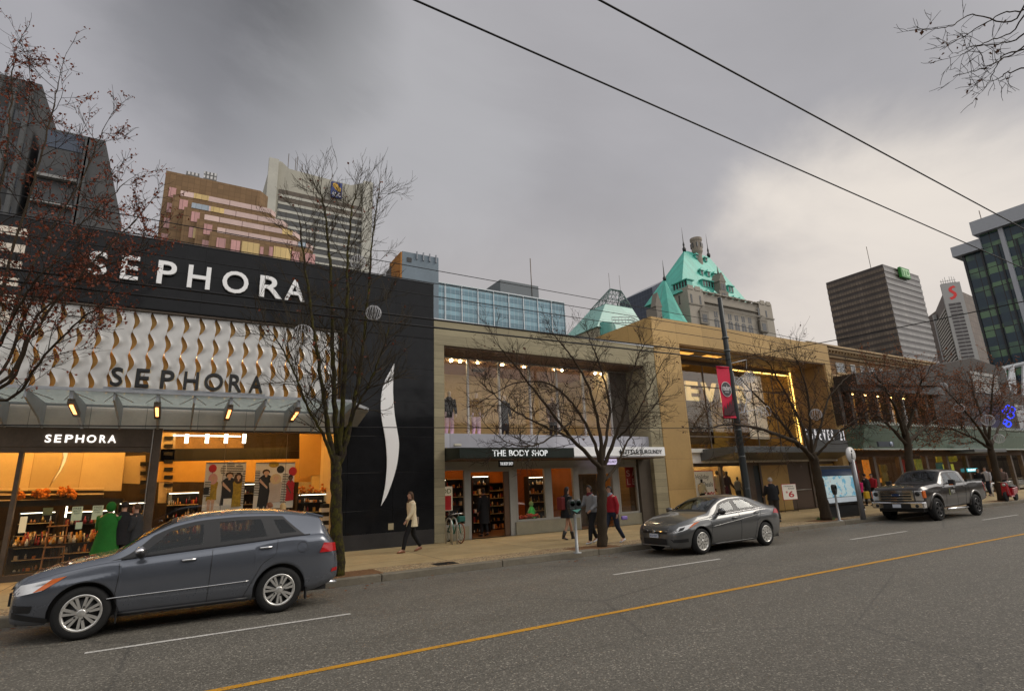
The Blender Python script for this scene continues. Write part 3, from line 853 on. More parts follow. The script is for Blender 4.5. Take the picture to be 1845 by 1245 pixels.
for txt, xa, xb in (('LITTLE', 1122, 1150), ('BURGUNDY', 1153, 1192)):
    b = MB(); a, e = at(xa, 811, NB).x, at(xb, 811, NB).x; word(b, txt, a, e, 3.02, 3.19, NB - .003, .015, .006); b.build('sign_word', M_SIGNB, s2)
b = MB()
st = [(at(1118, 811, NB).x + .12 * (1 if k % 2 == 0 else .45) * math.cos(PI / 2 + k * PI / 5), 3.10 + .12 * (1 if k % 2 == 0 else .45) * math.sin(PI / 2 + k * PI / 5)) for k in range(10)]
b.prism(st, 'xz', NB - .018, NB - .003)
b.build('sign_star', M_SIGNB, s2)
b = MB(); b.box(8.1, 17.75, NB + .05, SY, 2.86, 2.895); b.build('canopy_underside', M_SOFF, B)
# projecting blade signs
for (xa, xb, ya, yb, txt, bm, lm, lab) in ((900, 925, 827, 841, 'THE BODY SHOP', MATS['black_green_board'], MATS['white_lit_letters'], 'small black hanging sign reading THE BODY SHOP over the doorway'), (1079, 1111, 823, 837, 'LITTLE BURGUNDY', lamp('lilac_lit_sign', (.85, .72, 1), .75), M_SIGNB, 'small lit lilac hanging sign reading LITTLE BURGUNDY')):
    a, c = at(xa, yb, 17.9), at(xb, ya, 17.9)
    t = thing('hanging_sign', lab, 'sign', ((a.x + c.x) / 2, 17.9, c.z), 'small signs hung under the shop canopy')
    b = MB(); b.box(a.x, c.x, 17.9, 17.98, a.z, c.z); b.build('board', bm, t, bevel=.005)
    b = MB(); word(b, txt, a.x + .03, c.x - .03, a.z + .06, a.z + .17, 17.898, .006); b.build('letters', lm, t)
    b = MB(); b.tube([(a.x + .1, 17.94, c.z), (a.x + .1, 17.94, 2.87)], .01, 5); b.tube([(c.x - .1, 17.94, c.z), (c.x - .1, 17.94, 2.87)], .01, 5); b.build('hanger', M_BRONZE, t)
K = SY / FY
X = lambda px, py: at(px, py, SY).x


def shop_window(xa, xb, z0, z1, name='window', m=M_GLASS):
    f = MB(); w = .07
    f.box(xa, xa + w, SY - .02, SY + .1, z0, z1); f.box(xb - w, xb, SY - .02, SY + .1, z0, z1)
    f.box(xa + w, xb - w, SY - .018, SY + .1, z1 - w, z1); f.box(xa + w, xb - w, SY - .018, SY + .1, z0, z0 + w)
    o = f.build(name, M_GFRAME, B)
    g = MB(); g.box(xa + w, xb - w, SY + .03, SY + .04, z0 + w, z1 - w); g.build('pane', m, o)
    return o


zt, zs = 2.62, .62
wins = [(8.06, 9.02), (11.12, 12.52), (12.72, 13.92), (16.25, 17.35)]
for xa, xb in wins: shop_window(xa, xb, zs, zt)
b = MB()
for xa, xb in ((8.06, 9.1), (11.05, 14.05), (16.1, 17.4)):
    b = MB(); b.box(xa, xb, SY - .06, SY + .2, .15, .615); b.build('plinth', mat('grey_green_plinth', (.24, .22, .16), .7, var=.15), B, bevel=.008)
b = MB(); b.box(9.02, 9.22, SY, SY + .15, .15, zt); b.box(10.85, 11.12, SY - .01, SY + .5, .15, zt); b.box(12.52, 12.72, SY - .03, SY + .15, .62, zt); b.box(13.92, 14.12, SY - .03, SY + .15, .15, zt); b.box(15.95, 16.25, SY - .01, SY + .15, .15, zt); b.box(9.22, 10.85, SY, SY + .1, 2.48, zt); b.box(14.12, 15.95, SY, SY + .1, 2.3, zt)
b.build('shopfront_frame', M_GFRAME, B)
b = MB(); b.box(10.62, 10.84, SY + .02, SY + .1, .15, 2.48); b.build('open_door_panel', mat('brown_door', (.10, .055, .03), .4), B)
b = MB(); b.box(14.2, 15.9, SY + 1.0, SY + 1.05, .16, 2.3)
dr = b.build('recessed_door', M_BRONZE, B); b = MB(); b.box(14.3, 14.98, SY + .985, SY + .998, .3, 2.2); b.box(15.12, 15.8, SY + .985, SY + .998, .3, 2.2); b.build('door_pane', M_GLASS, dr)
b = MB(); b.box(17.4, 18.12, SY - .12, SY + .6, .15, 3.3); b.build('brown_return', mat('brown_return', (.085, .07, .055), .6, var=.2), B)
# interior
b = MB(); b.quad((8.06, SY, .17), (18.1, SY, .17), (18.1, 24, .17), (8.06, 24, .17)); b.build('shop_floor', mat('warm_floor', (.20, .10, .045), .35), B)
b = MB(); b.box(8.06, 18.1, 23.5, 23.6, .15, 3.4); b.box(13.95, 14.0, SY + .2, 23.5, .15, 3.4); b.box(8.06, 8.1, SY + .3, 23.5, .15, 3.4); b.build('shop_wall', mat('orange_wall', (.42, .155, .035), .6, var=.2), B)
b = MB(); b.box(8.06, 18.1, SY + .2, 23.5, 3.32, 3.36); b.build('shop_ceiling', M_DARKCEIL, B)
for x0_, x1_, y_ in ((8.4, 10.6, 19.6), (11.2, 13.6, 19.4), (8.6, 13.4, 21.6), (14.6, 17.6, 19.8), (14.5, 17.8, 21.8)):
    b = MB(); b.box(x0_, x1_, y_, y_ + .1, 3.25, 3.31); b.build('ceiling_lamp', lamp('orange_lamp', (1, .47, .13), 12), B)
for i, (x0_, x1_, y_, zz_, lab) in enumerate(((8.3, 9.0, 20.2, 2.3, 'dark product shelf behind the leftmost window of the concrete shop'), (9.2, 10.1, 20.9, 2.3, 'product shelf seen left of the dark figure in the doorway'), (10.3, 11.1, 20.6, 2.4, 'product shelf seen right of the dark figure in the doorway'), (11.3, 12.4, 21.4, 2.1, 'product shelf behind the window with the bright green doll'), (12.75, 13.85, 20.2, 2.3, 'product shelf behind the black puffer coat'), (14.3, 15.9, 21.2, 2.4, 'shoe shelf behind the recessed door'), (16.2, 17.5, 22.4, 1.6, 'shoe shelf behind the window with the red SALE board'))):
    tt = shelf_unit(x0_, x1_, y_, .18, zz_, 6, lab, PC, lit=(i % 2 == 0), seed=20 + i); tt['group'] = 'product shelves inside the concrete shop'
# red SALE boards, OD poster
a, c = at(1132, 878, SY + .2), at(1146, 838, SY + .2)
t = thing('sale_board', 'dark red board reading SALE hanging in the right window', 'sign', (a.x, SY + .25, a.z))
b = MB(); b.box(a.x - .05, c.x + .12, SY + .25, SY + .27, a.z, c.z); b.build('board', mat('deep_red', (.30, .012, .015), .5), t)
b = MB(); W = c.x - a.x
for ch, u, v in (('S', 0, .5), ('A', .55, .5), ('L', 0, .12), ('E', .55, .12)): word(b, ch, a.x + u * W, a.x + u * W + W * .35, a.z + v * (c.z - a.z), a.z + (v + .28) * (c.z - a.z), SY + .248, .004)
b.build('letters', mat('pale_pink', (.6, .35, .33), .5), t)
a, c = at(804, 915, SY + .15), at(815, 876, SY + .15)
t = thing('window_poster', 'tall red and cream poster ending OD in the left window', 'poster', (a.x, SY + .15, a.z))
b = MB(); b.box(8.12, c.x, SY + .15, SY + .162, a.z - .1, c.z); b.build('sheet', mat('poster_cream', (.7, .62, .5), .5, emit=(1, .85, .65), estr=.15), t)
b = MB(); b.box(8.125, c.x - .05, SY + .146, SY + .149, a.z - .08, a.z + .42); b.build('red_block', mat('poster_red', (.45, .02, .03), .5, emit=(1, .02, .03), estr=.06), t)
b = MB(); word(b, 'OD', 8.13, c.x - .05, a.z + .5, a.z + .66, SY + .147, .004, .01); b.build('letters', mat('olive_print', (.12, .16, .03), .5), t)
# doll and toys in the show window
p = at(958, 930, SY + .5)
t = thing('window_doll', 'bright green standing doll in the window of the concrete shop', 'doll', (p.x, SY + .5, .7))
b = MB(); b.lathe([(.17, 0), (.13, .2), (.10, .36), (.06, .42)], 12, (p.x, SY + .5, .7)); b.build('dress', mat('bright_green', (.05, .42, .08), .5, emit=(.1, 1, .2), estr=.1), t)
b = MB(); b.ball((p.x, SY + .5, 1.22), .09, .09, .11); b.build('head', mat('pale_green_skin', (.35, .6, .3), .5), t)
b = MB()
for s in (-1, 1): b.tube([(p.x + s * .06, SY + .5, 1.08), (p.x + s * .2, SY + .48, .9)], [.035, .02], 6)
b.build('arm', MATS['pale_green_skin'], t)
pts = [(11.35 + .95 * k / 9, SY + .35 + random.uniform(0, .12), .74 + random.uniform(-.02, .05)) for k in range(10)]
dressed_ball_cluster(pts, .085, 'bauble_garland', 'red and gold baubles along the window sill', 'decoration', mat('bauble_red', (.5, .06, .03), .3, var=.6, scale=8))
# security camera
p = at(822, 801, FY + .1)
t = thing('security_camera', 'small beige security camera above the black sign', 'camera', (p.x, FY + .15, 3.4))
b = MB(); b.tube([(p.x, FY + .18, 3.42), (p.x, FY - .02, 3.42)], .02, 6); b.build('bracket', M_GFRAME, t)
b = MB(); b.box(p.x - .16, p.x + .12, FY - .1, FY + .0, 3.38, 3.47); b.build('housing', mat('beige_plastic', (.45, .42, .33), .5), t, bevel=.015)
# bin with a black bag by the door
p = at(928, 962, Z=.15)
t = thing('litter_bin', 'dark square bin with a black bag beside the open shop door', 'bin', (p.x, p.y, .15))
b = MB(); b.hexa([(p.x - .17, p.y - .17, .15), (p.x + .17, p.y - .17, .15), (p.x + .17, p.y + .17, .15), (p.x - .17, p.y + .17, .15), (p.x - .21, p.y - .21, .62), (p.x + .21, p.y - .21, .62), (p.x + .21, p.y + .21, .62), (p.x - .21, p.y + .21, .62)]); b.build('body', mat('bin_brown', (.05, .035, .025), .5), t, bevel=.01)
b = MB()
rows = []
for k in range(5):
    r = [.23, .25, .22, .15, .05][k]; rows.append([(p.x + r * (1 + .12 * math.sin(5 * a + k)) * math.cos(a), p.y + r * (1 + .12 * math.sin(5 * a + k)) * math.sin(a), .6 + k * .045 + .02 * math.sin(3 * a)) for a in [2 * PI * j / 20 for j in range(20)]])
b.grid(rows, True, True); b.build('bag', mat('black_bag', (.015, .015, .016), .25), t)
# ================================================================ GOLD STONE CLOTHES SHOP
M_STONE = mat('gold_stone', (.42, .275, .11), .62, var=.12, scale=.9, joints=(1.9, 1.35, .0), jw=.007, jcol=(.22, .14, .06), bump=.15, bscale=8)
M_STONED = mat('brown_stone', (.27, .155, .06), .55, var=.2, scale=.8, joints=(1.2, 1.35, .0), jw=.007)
M_AWN = mat('awning_steel', (.12, .125, .125), .4, .5, var=.15)
G = thing('gold_clothes_shop', 'gold stone shop front with a tall deep window recess, next to the concrete shop', 'shop building', (26.2, FY, .15))
X0, X1, XO = 18.86, 33.72, 20.62
ZT, ZO = 9.62, 8.42
b = MB(); b.box(X0, X1, FY, FY + 9.5, ZO, ZT); b.build('top_beam', M_STONE, G, bevel=.01)
b = MB(); b.box(X0, XO, FY + .001, FY + 9.5, .15, ZO - .002); b.build('pier', M_STONE, G, bevel=.01)
b = MB(); b.box(33.15, X1, FY + .001, FY + 9.5, .15, ZO - .002); b.build('pier', M_STONE, G, bevel=.01)
RY = 20.55
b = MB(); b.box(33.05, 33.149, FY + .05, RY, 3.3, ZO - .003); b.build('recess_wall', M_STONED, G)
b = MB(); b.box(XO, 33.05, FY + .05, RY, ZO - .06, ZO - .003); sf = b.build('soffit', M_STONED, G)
for xa in (21.6, 23.8):
    b = MB(); b.box(xa, xa + 1.2, 19.2, 19.6, ZO - .075, ZO - .062); b.build('soffit_lamp', lamp('amber_panel', (1, .45, .08), 1.3), G)
b = MB(); b.box(XO + .01, 33.04, RY - .01, RY + .005, 3.35, ZO - .07); b.build('curtain_glass', glass('recess_glass', (.9, .87, .8), .10), G)
for k in range(7):
    x = XO + .1 + k * 2.07; b = MB(); b.box(x - .03, x + .03, RY - .05, RY - .012, 3.35, ZO - .07); b.build('mullion', M_BRONZE, G)
for z in (4.15, 6.9):
    b = MB(); b.box(XO + .02, 33.03, RY - .045, RY - .013, z - .03, z + .03); b.build('transom', M_BRONZE, G)
b = MB(); b.box(XO + .02, 33.03, RY - .06, RY - .011, ZO - .30, ZO - .062); b.build('window_head', M_BRONZE, G)
# gold light strings along the recess corner and head
b = MB()
for k in range(150):
    z = 3.6 + k * (ZO - 3.7) / 150
    if random.random() < .85: b.box(33.01, 33.045, RY - .13, RY - .06, z, z + .024)
b.build('light_string', lamp('gold_beads', (1, .62, .14), 5), G)
b = MB()
for k in range(170):
    x = 27.0 + k * 6.0 / 170
    if random.random() < .4: b.box(x, x + .03, RY - .12, RY - .06, ZO - .38, ZO - .33)
b.build('light_string', MATS['gold_beads'], G)
# upper room behind the curtain glass
b = MB(); b.box(XO, 33.05, 25.2, 25.3, 3.2, ZO); b.box(32.95, 33.05, RY + .1, 25.2, 3.2, ZO); b.build('upper_wall', mat('ochre_wall', (.45, .29, .09), .6, var=.25), G)
b = MB(); b.box(XO, 33.05, RY + .1, 25.2, 3.2, 3.3); b.build('upper_floor', M_DKW, G)
b = MB(); b.box(21.2, 32.6, 20.60, 20.74, ZO - .045, ZO - .006); b.build('upper_lamp', lamp('upper_glow', (1, .6, .2), 13), G)
a = at(1247, 690, 21.6)
b = MB()
zl0, zl1 = at(1247, 722, 21.6).z, at(1247, 688, 21.6).z
xx = at(1234, 700, 21.6).x
for ch, w in (('E', 1.0), ('V', 1.25), ('E', 1.0), ('R', 1.1)):
    word(b, ch, xx, xx + w, zl0, zl1, 21.6, .12, .03); xx += w + .35
b.build('inner_letters', mat('pale_gold_letter', (.75, .62, .32), .4, emit=(1, .8, .4), estr=.5), G)
for (xa, xb, ya, yb, m_) in ((1355, 1418, 670, 790, mat('white_emissive_panel', (.78, .76, .74), .5, emit=(1, .97, .92), estr=.25)), (1245, 1278, 722, 800, mat('dim_wardrobe', (.10, .07, .04), .5, var=.5)), (1283, 1305, 735, 812, mat('wardrobe_gold', (.42, .28, .06), .4))):  # first entry is a plain pale panel with faint emission
    a, c = at(xa, yb, 22.5), at(xb, ya, 22.5); b = MB(); b.box(a.x, c.x, 22.5, 22.6, max(3.31, a.z), c.z); b.build('upper_panel', m_, G)
# ledge, canopy and ground floor
b = MB(); b.box(XO + .01, 33.14, FY + .1, RY, 3.14, 3.33); b.build('ledge', mat('white_ledge', (.55, .53, .48), .5), G)
b = MB(); b.box(XO + .01, 33.14, FY + .3, FY + .6, 2.66, 3.135); b.build('shopfront_fascia', M_FASC, G)
AX = at(1330, 812, 16.6).x
b = MB(); b.hexa([(AX - .35, 16.5, 3.02), (31.0, 16.5, 3.02), (33.1, FY + .28, 2.75), (AX - .35, FY + .28, 2.75), (AX - .35, 16.5, 3.30), (31.0, 16.5, 3.30), (33.1, FY + .28, 3.30), (AX - .35, FY + .28, 3.30)])
aw = b.build('awning', M_AWN, G, bevel=.01)
for k in range(5):
    b = MB(); b.lathe([(.09, 0), (.09, -.02)], 14, (25.6 + k * 1.5, 17.7, 2.90 - .0)); b.build('awning_lamp', lamp('awning_downlight', (1, .72, .36), 160), aw)
edx = [(1453, 1459), (1462, 1469), (1471, 1478), (1480, 1485), (1487, 1494), (1496, 1501), (1503, 1510), (1512, 1517), (1518, 1521)]
b = MB()
xs0, xs1 = at(1452, 785, 16.55).x, at(1521, 785, 16.55).x
zl = at(1455, 792, 16.55).z; zh = at(1455, 773, 16.55).z
spaced(b, 'FOREVER 21', xs0, xs1, zl, zh, 16.57, .03, .004, stretch=.46)
b.build('awning_letters', mat('white_steel_letter', (.85, .84, .86), .3, emit=(1, .97, 1), estr=.35), aw)
b = MB(); b.box(xs0 - .1, xs1 + .1, 16.62, 16.66, 3.31, zh + .05); b.build('letter_backing', M_SIGNB, aw)
b = MB(); b.box(xs0 - .1, xs1 + .1, 16.5, 16.6, 3.31, zl - .01); b.build('letter_rail', M_AWN, aw)
SG = FY + .55
b = MB()
for xa, xb in ((XO, XO + .12), (23.1, 23.22), (25.1, 25.6), (26.1, 26.25), (30.6, 30.8)): b.box(xa, xb, SG - .05, SG + .12, .15, 2.66)
b.box(XO, 25.1, SG - .03, SG + .1, .15, .45); b.box(XO, 33.1, SG - .02, SG + .1, 2.5, 2.66)
b.build('shopfront_frame', M_BRONZE, G)
b = MB(); b.box(XO + .12, 25.1, SG + .02, SG + .03, .45, 2.5); b.build('show_window', M_GLASS, G)
b = MB(); b.box(26.25, 28.6, SG, SG + .08, .15, 2.5); b.build('wall_panel', mat('gold_panel', (.50, .31, .09), .35, .1, var=.15), G)
b = MB(); b.box(28.6, 30.6, SG, SG + .08, .15, 2.5); dd = b.build('door', mat('brown_metal_door', (.10, .065, .045), .4, .3), G)
b = MB(); b.tube([(28.8, SG - .06, 1.15), (30.4, SG - .06, 1.15)], .025, 6); b.build('push_bar', MATS['brushed_steel'], dd)
b = MB(); b.box(30.8, 33.1, SG, SG + .08, .15, 2.5); b.build('wall_panel', mat('gold_panel', (.36, .22, .065), .35, .3), G)
b = MB(); b.box(25.6, 26.1, SG, SG + .4, .15, 2.66); b.build('dark_pillar', mat('teal_black', (.018, .028, .032), .3), G)
b = MB(); b.quad((XO, SG, .17), (33, SG, .17), (33, 22.5, .17), (XO, 22.5, .17)); b.build('shop_floor', MATS['pale_floor'], G)
b = MB(); b.box(XO, 25.2, 21.0, 21.1, .15, 3.1); b.box(25.1, 25.2, SG + .2, 21, .15, 3.1); b.build('shop_wall', mat('lit_cream', (.62, .48, .26), .6), G)
b = MB(); b.box(XO, 25.2, SG + .2, 21, 2.95, 3.05); b.build('shop_ceiling', mat('amber_ceiling', (.5, .3, .1), .6), G)
b = MB(); b.box(20.9, 25.0, 19.6, 19.8, 2.9, 2.945); b.build('ceiling_lamp', lamp('clothes_lamp', (1, .72, .36), 20), G)


def card(name, label, cat, x0, x1, z0, z1, y, m, edge, em, letters, group=None):
    t = thing(name, label, cat, ((x0 + x1) / 2, y, z0), group)
    b = MB(); b.box(x0, x1, y, y + .02, z0, z1); b.build('frame', em, t)
    b = MB(); b.box(x0 + edge, x1 - edge, y - .004, y - .001, z0 + edge, z1 - edge); b.build('sheet', m, t)
    for txt, u0, u1, v0, v1, lm, wt in letters:
        b = MB(); word(b, txt, x0 + u0 * (x1 - x0), x0 + u1 * (x1 - x0), z0 + v0 * (z1 - z0), z0 + v1 * (z1 - z0), y - .005, .004, wt); b.build('lettering', lm, t)
    return t


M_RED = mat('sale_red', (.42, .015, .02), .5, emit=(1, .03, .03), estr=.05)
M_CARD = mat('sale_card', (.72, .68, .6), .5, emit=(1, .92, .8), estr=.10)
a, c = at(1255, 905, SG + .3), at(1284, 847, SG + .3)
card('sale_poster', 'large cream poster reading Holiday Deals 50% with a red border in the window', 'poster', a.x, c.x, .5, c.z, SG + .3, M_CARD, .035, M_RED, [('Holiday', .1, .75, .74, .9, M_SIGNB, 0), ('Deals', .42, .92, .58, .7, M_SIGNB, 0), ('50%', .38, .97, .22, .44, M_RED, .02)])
p = at(1425, 922, Z=.15)
a, c = at(1412, 901, p.y), at(1433, 871, p.y)
t = card('sale_stand', 'white card on a thin easel reading $6 with a red border', 'sign', a.x, c.x, a.z, c.z, p.y, M_CARD, .02, M_RED, [('Holiday', .15, .8, .80, .9, M_SIGNB, 0), ('Deal', .45, .85, .66, .76, M_SIGNB, 0), ('$', .22, .36, .42, .55, M_RED, .01), ('6', .4, .78, .15, .55, M_RED, .02)])
b = MB()
for xx in (a.x + .06, c.x - .06): b.tube([(xx, p.y + .03, a.z + .4), (xx, p.y + .03, .15)], .012, 5)
b.tube([(a.x + .06, p.y + .03, .2), (a.x + .06, p.y + .35, .155)], .01, 5); b.tube([(c.x - .06, p.y + .03, .2), (c.x - .06, p.y + .35, .155)], .01, 5)
b.build('legs', M_BRONZE, t)
# ================================================================ FAR RIGHT OF THE BLOCK
M_BRICK = mat('tan_brick', (.22, .118, .05), .75, var=.18, joints=(.4, .13, .5), jw=.012, jcol=(.17, .11, .06))
M_CORN = mat('tan_cornice', (.36, .25, .13), .6, var=.15)
BK = thing('brick_building', 'old tan brick building with a deep cornice seen over the dark modern shop', 'building', (49, 22.5, .15))
BY = 22.5
zc0, zc1 = at(1497, 645, BY).z, at(1495, 629, BY).z
xe = at(1668, 663, BY).x
b = MB(); b.box(38.0, xe, BY, BY + 15, .15, zc1 - .1); b.build('wall', M_BRICK, BK)
b = MB()
for k, (z0, z1, d) in enumerate(((zc0, zc0 + .22, .15), (zc0 + .22, zc0 + .42, .35), (zc0 + .42, zc0 + .62, .6), (zc0 + .62, zc1 + .05, .75))): b.box(38.0, xe + .3, BY - d, BY - .003, z0, z1)
x = 38.2
while x < xe: b.box(x, x + .14, BY - .52, BY - .36, zc0 + .30, zc0 + .419); x += .42
b.build('cornice', M_CORN, BK)
zs1 = at(1500, 682, BY).z
b = MB(); b.box(38.0, xe + .1, BY - .2, BY - .004, zs1 - .25, zs1 + .12); b.box(38, xe + .1, BY - .32, BY - .004, zs1 + .12, zs1 + .24); b.build('string_course', M_CORN, BK)
zw1, zw0 = at(1505, 653, BY).z, at(1512, 672, BY).z
for xa, xb, li in ((1506, 1521, 1), (1532, 1540, 0), (1549, 1557, 0), (1562, 1576, 1), (1583, 1589, 0), (1598, 1606, 0), (1612, 1618, 0), (1622, 1634, 1), (1642, 1648, 0)):
    a, e = at(xa, 662, BY).x, at(xb, 662 + (xa - 1506) * .06, BY).x
    f = MB(); w = .09
    f.box(a, a + w, BY - .05, BY - .004, zw0, zw1); f.box(e - w, e, BY - .05, BY - .004, zw0, zw1); f.box(a + w, e - w, BY - .05, BY - .004, zw1 - w, zw1); f.box(a + w, e - w, BY - .05, BY - .004, zw0, zw0 + w)
    if li: f.box((a + e) / 2 - .05, (a + e) / 2 + .05, BY - .05, BY - .004, zw0 + w, zw1 - w)
    wo = f.build('window', mat('pale_sash', (.42, .40, .36), .5), BK)
    g = MB(); g.box(a + w, e - w, BY - .03, BY - .006, zw0 + w, zw1 - w); g.build('pane', mat('sky_pane', (.30, .32, .34) if li else (.05, .05, .06), .1, spec=.8) if li else mat('dark_pane', (.03, .03, .035), .08, spec=.8), wo)
    g = MB(); g.box(a - .08, e + .08, BY - .14, BY - .004, zw0 - .13, zw0 - .002); g.build('sill', M_CORN, wo)

M_RIB = mat('brown_ribbed_metal', (.040, .029, .023), .6, 0, var=.15, joints=(30, .16), jw=.02, jcol=(.02, .016, .013))
M_GRC = mat('green_glass_canopy', (.115, .175, .135), .25, var=.12, joints=(2.2, 4), jw=.01, jcol=(.06, .09, .07))
MD = thing('modern_shop_block', 'dark brown modern shop block with amber upper windows and a pale green glass canopy', 'shop building', (48, 18.0, .15))
MY = 18.1
b = MB(); b.prism([(33.76, 6.95), (45.0, 7.55), (45.0, 8.95), (33.76, 7.62)], 'xz', 16.9, MY + 3.2)
b.build('wedge_roof', M_RIB, MD)
b = MB(); b.prism([(45.003, 4.9), (59.4, 4.9), (59.4, 10.0), (53.4, 10.45), (45.003, 8.95)], 'xz', MY - .35, MY + 4.0)
b.build('upper_wall', M_RIB, MD)
b = MB(); b.prism([(33.76, 6.7), (46, 7.0), (46, 7.56), (33.76, 6.948)], 'xz', 17.3, MY + .2); b.build('eave', mat('dark_eave', (.03, .025, .022), .5), MD)
for k, px in enumerate((1508, 1527, 1549, 1572, 1594, 1617, 1640, 1662, 1684)):
    x = at(px, 740, MY).x
    if x < 45: b = MB(); b.box(x - .16, x + .16, MY - .35, MY + .1, 4.7, 6.95); b.build('post', M_DKW, MD)
b = MB(); b.box(33.8, 45.0, MY + .3, MY + .33, 4.7, 6.95); b.build('upper_glass', M_GLASS, MD)
b = MB(); b.box(33.8, 45.0, MY + 1.6, MY + 1.7, 4.6, 6.9); b.build('inner_wall', mat('amber_lit_wall', (.55, .36, .14), .6, var=.5, scale=1.5), MD)
b = MB(); b.box(34.2, 44.7, MY + .6, MY + .75, 6.8, 6.86); b.build('inner_lamp', lamp('inner_amber', (1, .62, .22), 14), MD)
# green glass canopy, front leans outwards
b = MB(); b.hexa([(33.76, 17.3, 3.28), (59.4, 17.3, 3.28), (59.4, MY, 3.28), (33.76, MY, 3.28), (33.76, 16.9, 4.62), (59.4, 16.9, 4.62), (59.4, MY, 4.62), (33.76, MY, 4.62)])
cg = b.build('green_canopy', M_GRC, MD)
b = MB(); b.box(33.76, 59.4, 16.85, 16.93, 4.62, 4.72); b.box(33.76, 59.4, 17.25, 17.32, 3.2, 3.28)
x = 34.0
while x < 59: b.box(x, x + .06, 16.80, 16.85, 4.62, 4.80); x += .33
b.build('canopy_trim', mat('pale_green_trim', (.36, .40, .36), .4), cg)
b = MB(); b.box(34.2, 35.9, 16.6, 16.7, 3.32, 3.62); bs_ = b.build('blade_board', mat('slate_blue_board', (.05, .065, .085), .4), cg); b = MB(); b.lathe([(.15, 0), (.15, -.02)], 20, (35.6, 16.598, 3.48), 'y'); b.build('blade_emblem', mat('pale_blue_letter', (.35, .42, .55), .4), bs_)
b = MB(); b.box(46.2, 51.5, 16.5, 17.9, 3.0, 3.2); b.build('soffit_panel', M_AWN, cg)
# ground floor shopfronts
b = MB(); b.box(33.76, 59.4, MY + .02, MY + .2, 2.85, 3.2); b.box(33.76, 59.4, MY + 3.5, MY + 3.6, .15, 3.2); b.build('shop_wall', mat('dim_shop_wall', (.10, .055, .03), .6, var=.4), MD)
for x in (33.9, 36.4, 39.5, 43.0, 46.0, 49.0, 53.2, 57, 59.2):
    b = MB(); b.box(x - .14, x + .14, MY - .02, MY + .25, .15, 2.85); b.build('shopfront_post', M_BRONZE, MD)
b = MB(); b.box(33.8, 59.3, MY + .1, MY + .11, .3, 2.85); b.build('shop_glazing', M_GLASS, MD)
b = MB(); b.box(34.2, 59, MY + 1.2, MY + 1.35, 3.0, 3.06); b.build('shop_lamp', lamp('shop_orange', (1, .55, .2), 9), MD)
for i, (xa, xb, z0, z1, col, es, lab) in enumerate(((34.6, 35.9, .8, 2.6, (.45, .03, .02), .05, 'red clothes display at the left end of the far shopfront'), (36.7, 38.2, 1.2, 2.7, (.60, .20, .02), .55, 'glowing orange and yellow display in the far shopfront'), (38.6, 39.3, .8, 2.4, (.22, .16, .03), .12, 'dim olive display right of the glowing orange one'), (41.2, 43.0, .9, 2.7, (.40, .03, .02), .05, 'red display high behind the pickup cab'), (43.3, 44.2, 1.4, 2.7, (.26, .28, .05), .25, 'yellow green lit panel behind the pickup'), (46.3, 48.2, .5, 2.4, (.03, .16, .20), .15, 'teal window display at the far shop'), (46.5, 49.5, 2.45, 2.85, (.36, .30, .02), .25, 'yellow header board over the teal window'))):
    b = MB(); b.box(xa, xb, MY + .8, MY + .9, z0, z1)
    for k in range(5):
        xx = random.uniform(xa, xb - .2); zz = random.uniform(z0, z1 - .3); b.box(xx, xx + random.uniform(.1, .3), MY + .66, MY + .795, zz, zz + random.uniform(.15, .4))
    tag(b.build('shop_display', mat('display_%s' % 'abcdefgh'[i], col, .5, var=.6, scale=6, emit=col, estr=es)), lab, 'display', 'window displays of the far shops')
b = MB()
for k in range(3): b.box(46.7 + k * .62, 47.05 + k * .62, MY + .6, MY + .64, 1.75, 2.3)
tag(b.build('lit_panels', mat('olive_panels', (.4, .4, .04), .5, emit=(.8, .8, .1), estr=.4)), 'three olive yellow lit panels above the blue lit sign', 'panels')
t = thing('shop_sign', 'white and turquoise lit sign reading BLUENOTES in the far window', 'sign', (48, MY - .1, 1.4))
p, q = at(1744, 850, MY - .1), at(1761, 843, MY - .1)
b = MB(); b.box(p.x, q.x, MY - .1, MY - .05, p.z, q.z); b.build('board', lamp('turquoise_board', (.08, .55, .62), .8), t)
b = MB(); word(b, 'BLUENOTES', p.x + .06, q.x - .06, p.z + .05, q.z - .05, MY - .102, .01, .02); b.build('letters', lamp('white_neon', (.9, 1, 1), 1.6), t)
# louvre on the upper wall
a, c = at(1757, 706, MY - .4), at(1794, 676, MY - .4)
t = tag(bpy.data.objects.new('louvre', None), None, None) if False else None
b = MB(); n = 9
for k in range(n):
    z = a.z + (c.z - a.z - .3) * k / n; b.box(a.x, c.x, MY - .42, MY - .36, z, z + .12)
b.box(a.x - .2, c.x + .2, MY - .45, MY - .36, c.z - .25, c.z)
b.build('louvre', mat('grey_louvre', (.22, .21, .19), .5), MD)
# block beyond, closing the street
E_ = thing('far_brown_block', 'dark brown building beyond the modern shop at the right edge', 'building', (75, 18.6, .15))
b = MB(); b.box(60.2, 118, 18.6, 28, .15, 8.2); b.build('wall', mat('dark_brown_wall', (.055, .04, .034), .6, var=.2, joints=(2.5, 1.2), jw=.02), E_)
for k in range(9):
    x = 61.5 + k * 6
    b = MB(); b.box(x, x + 3.6, 18.57, 18.595, .5, 3.0); b.build('shopfront', mat('far_shopfront', (.14, .06, .02), .3, var=.6, emit=(1, .4, .1), estr=.12), E_)
    b = MB(); b.box(x, x + 3.6, 18.57, 18.595, 5, 7.2); b.build('window', mat('dark_pane', (.03, .03, .035), .08), E_)
b = MB(); b.box(60.2, 118, 17.4, 18.56, 3.2, 3.8); b.build('canopy', M_AWN, E_)
F_ = thing('white_steel_frame', 'white steel frame structure standing above the dark roofs at the right edge', 'structure frame', (72, 30, 8))
b = MB()
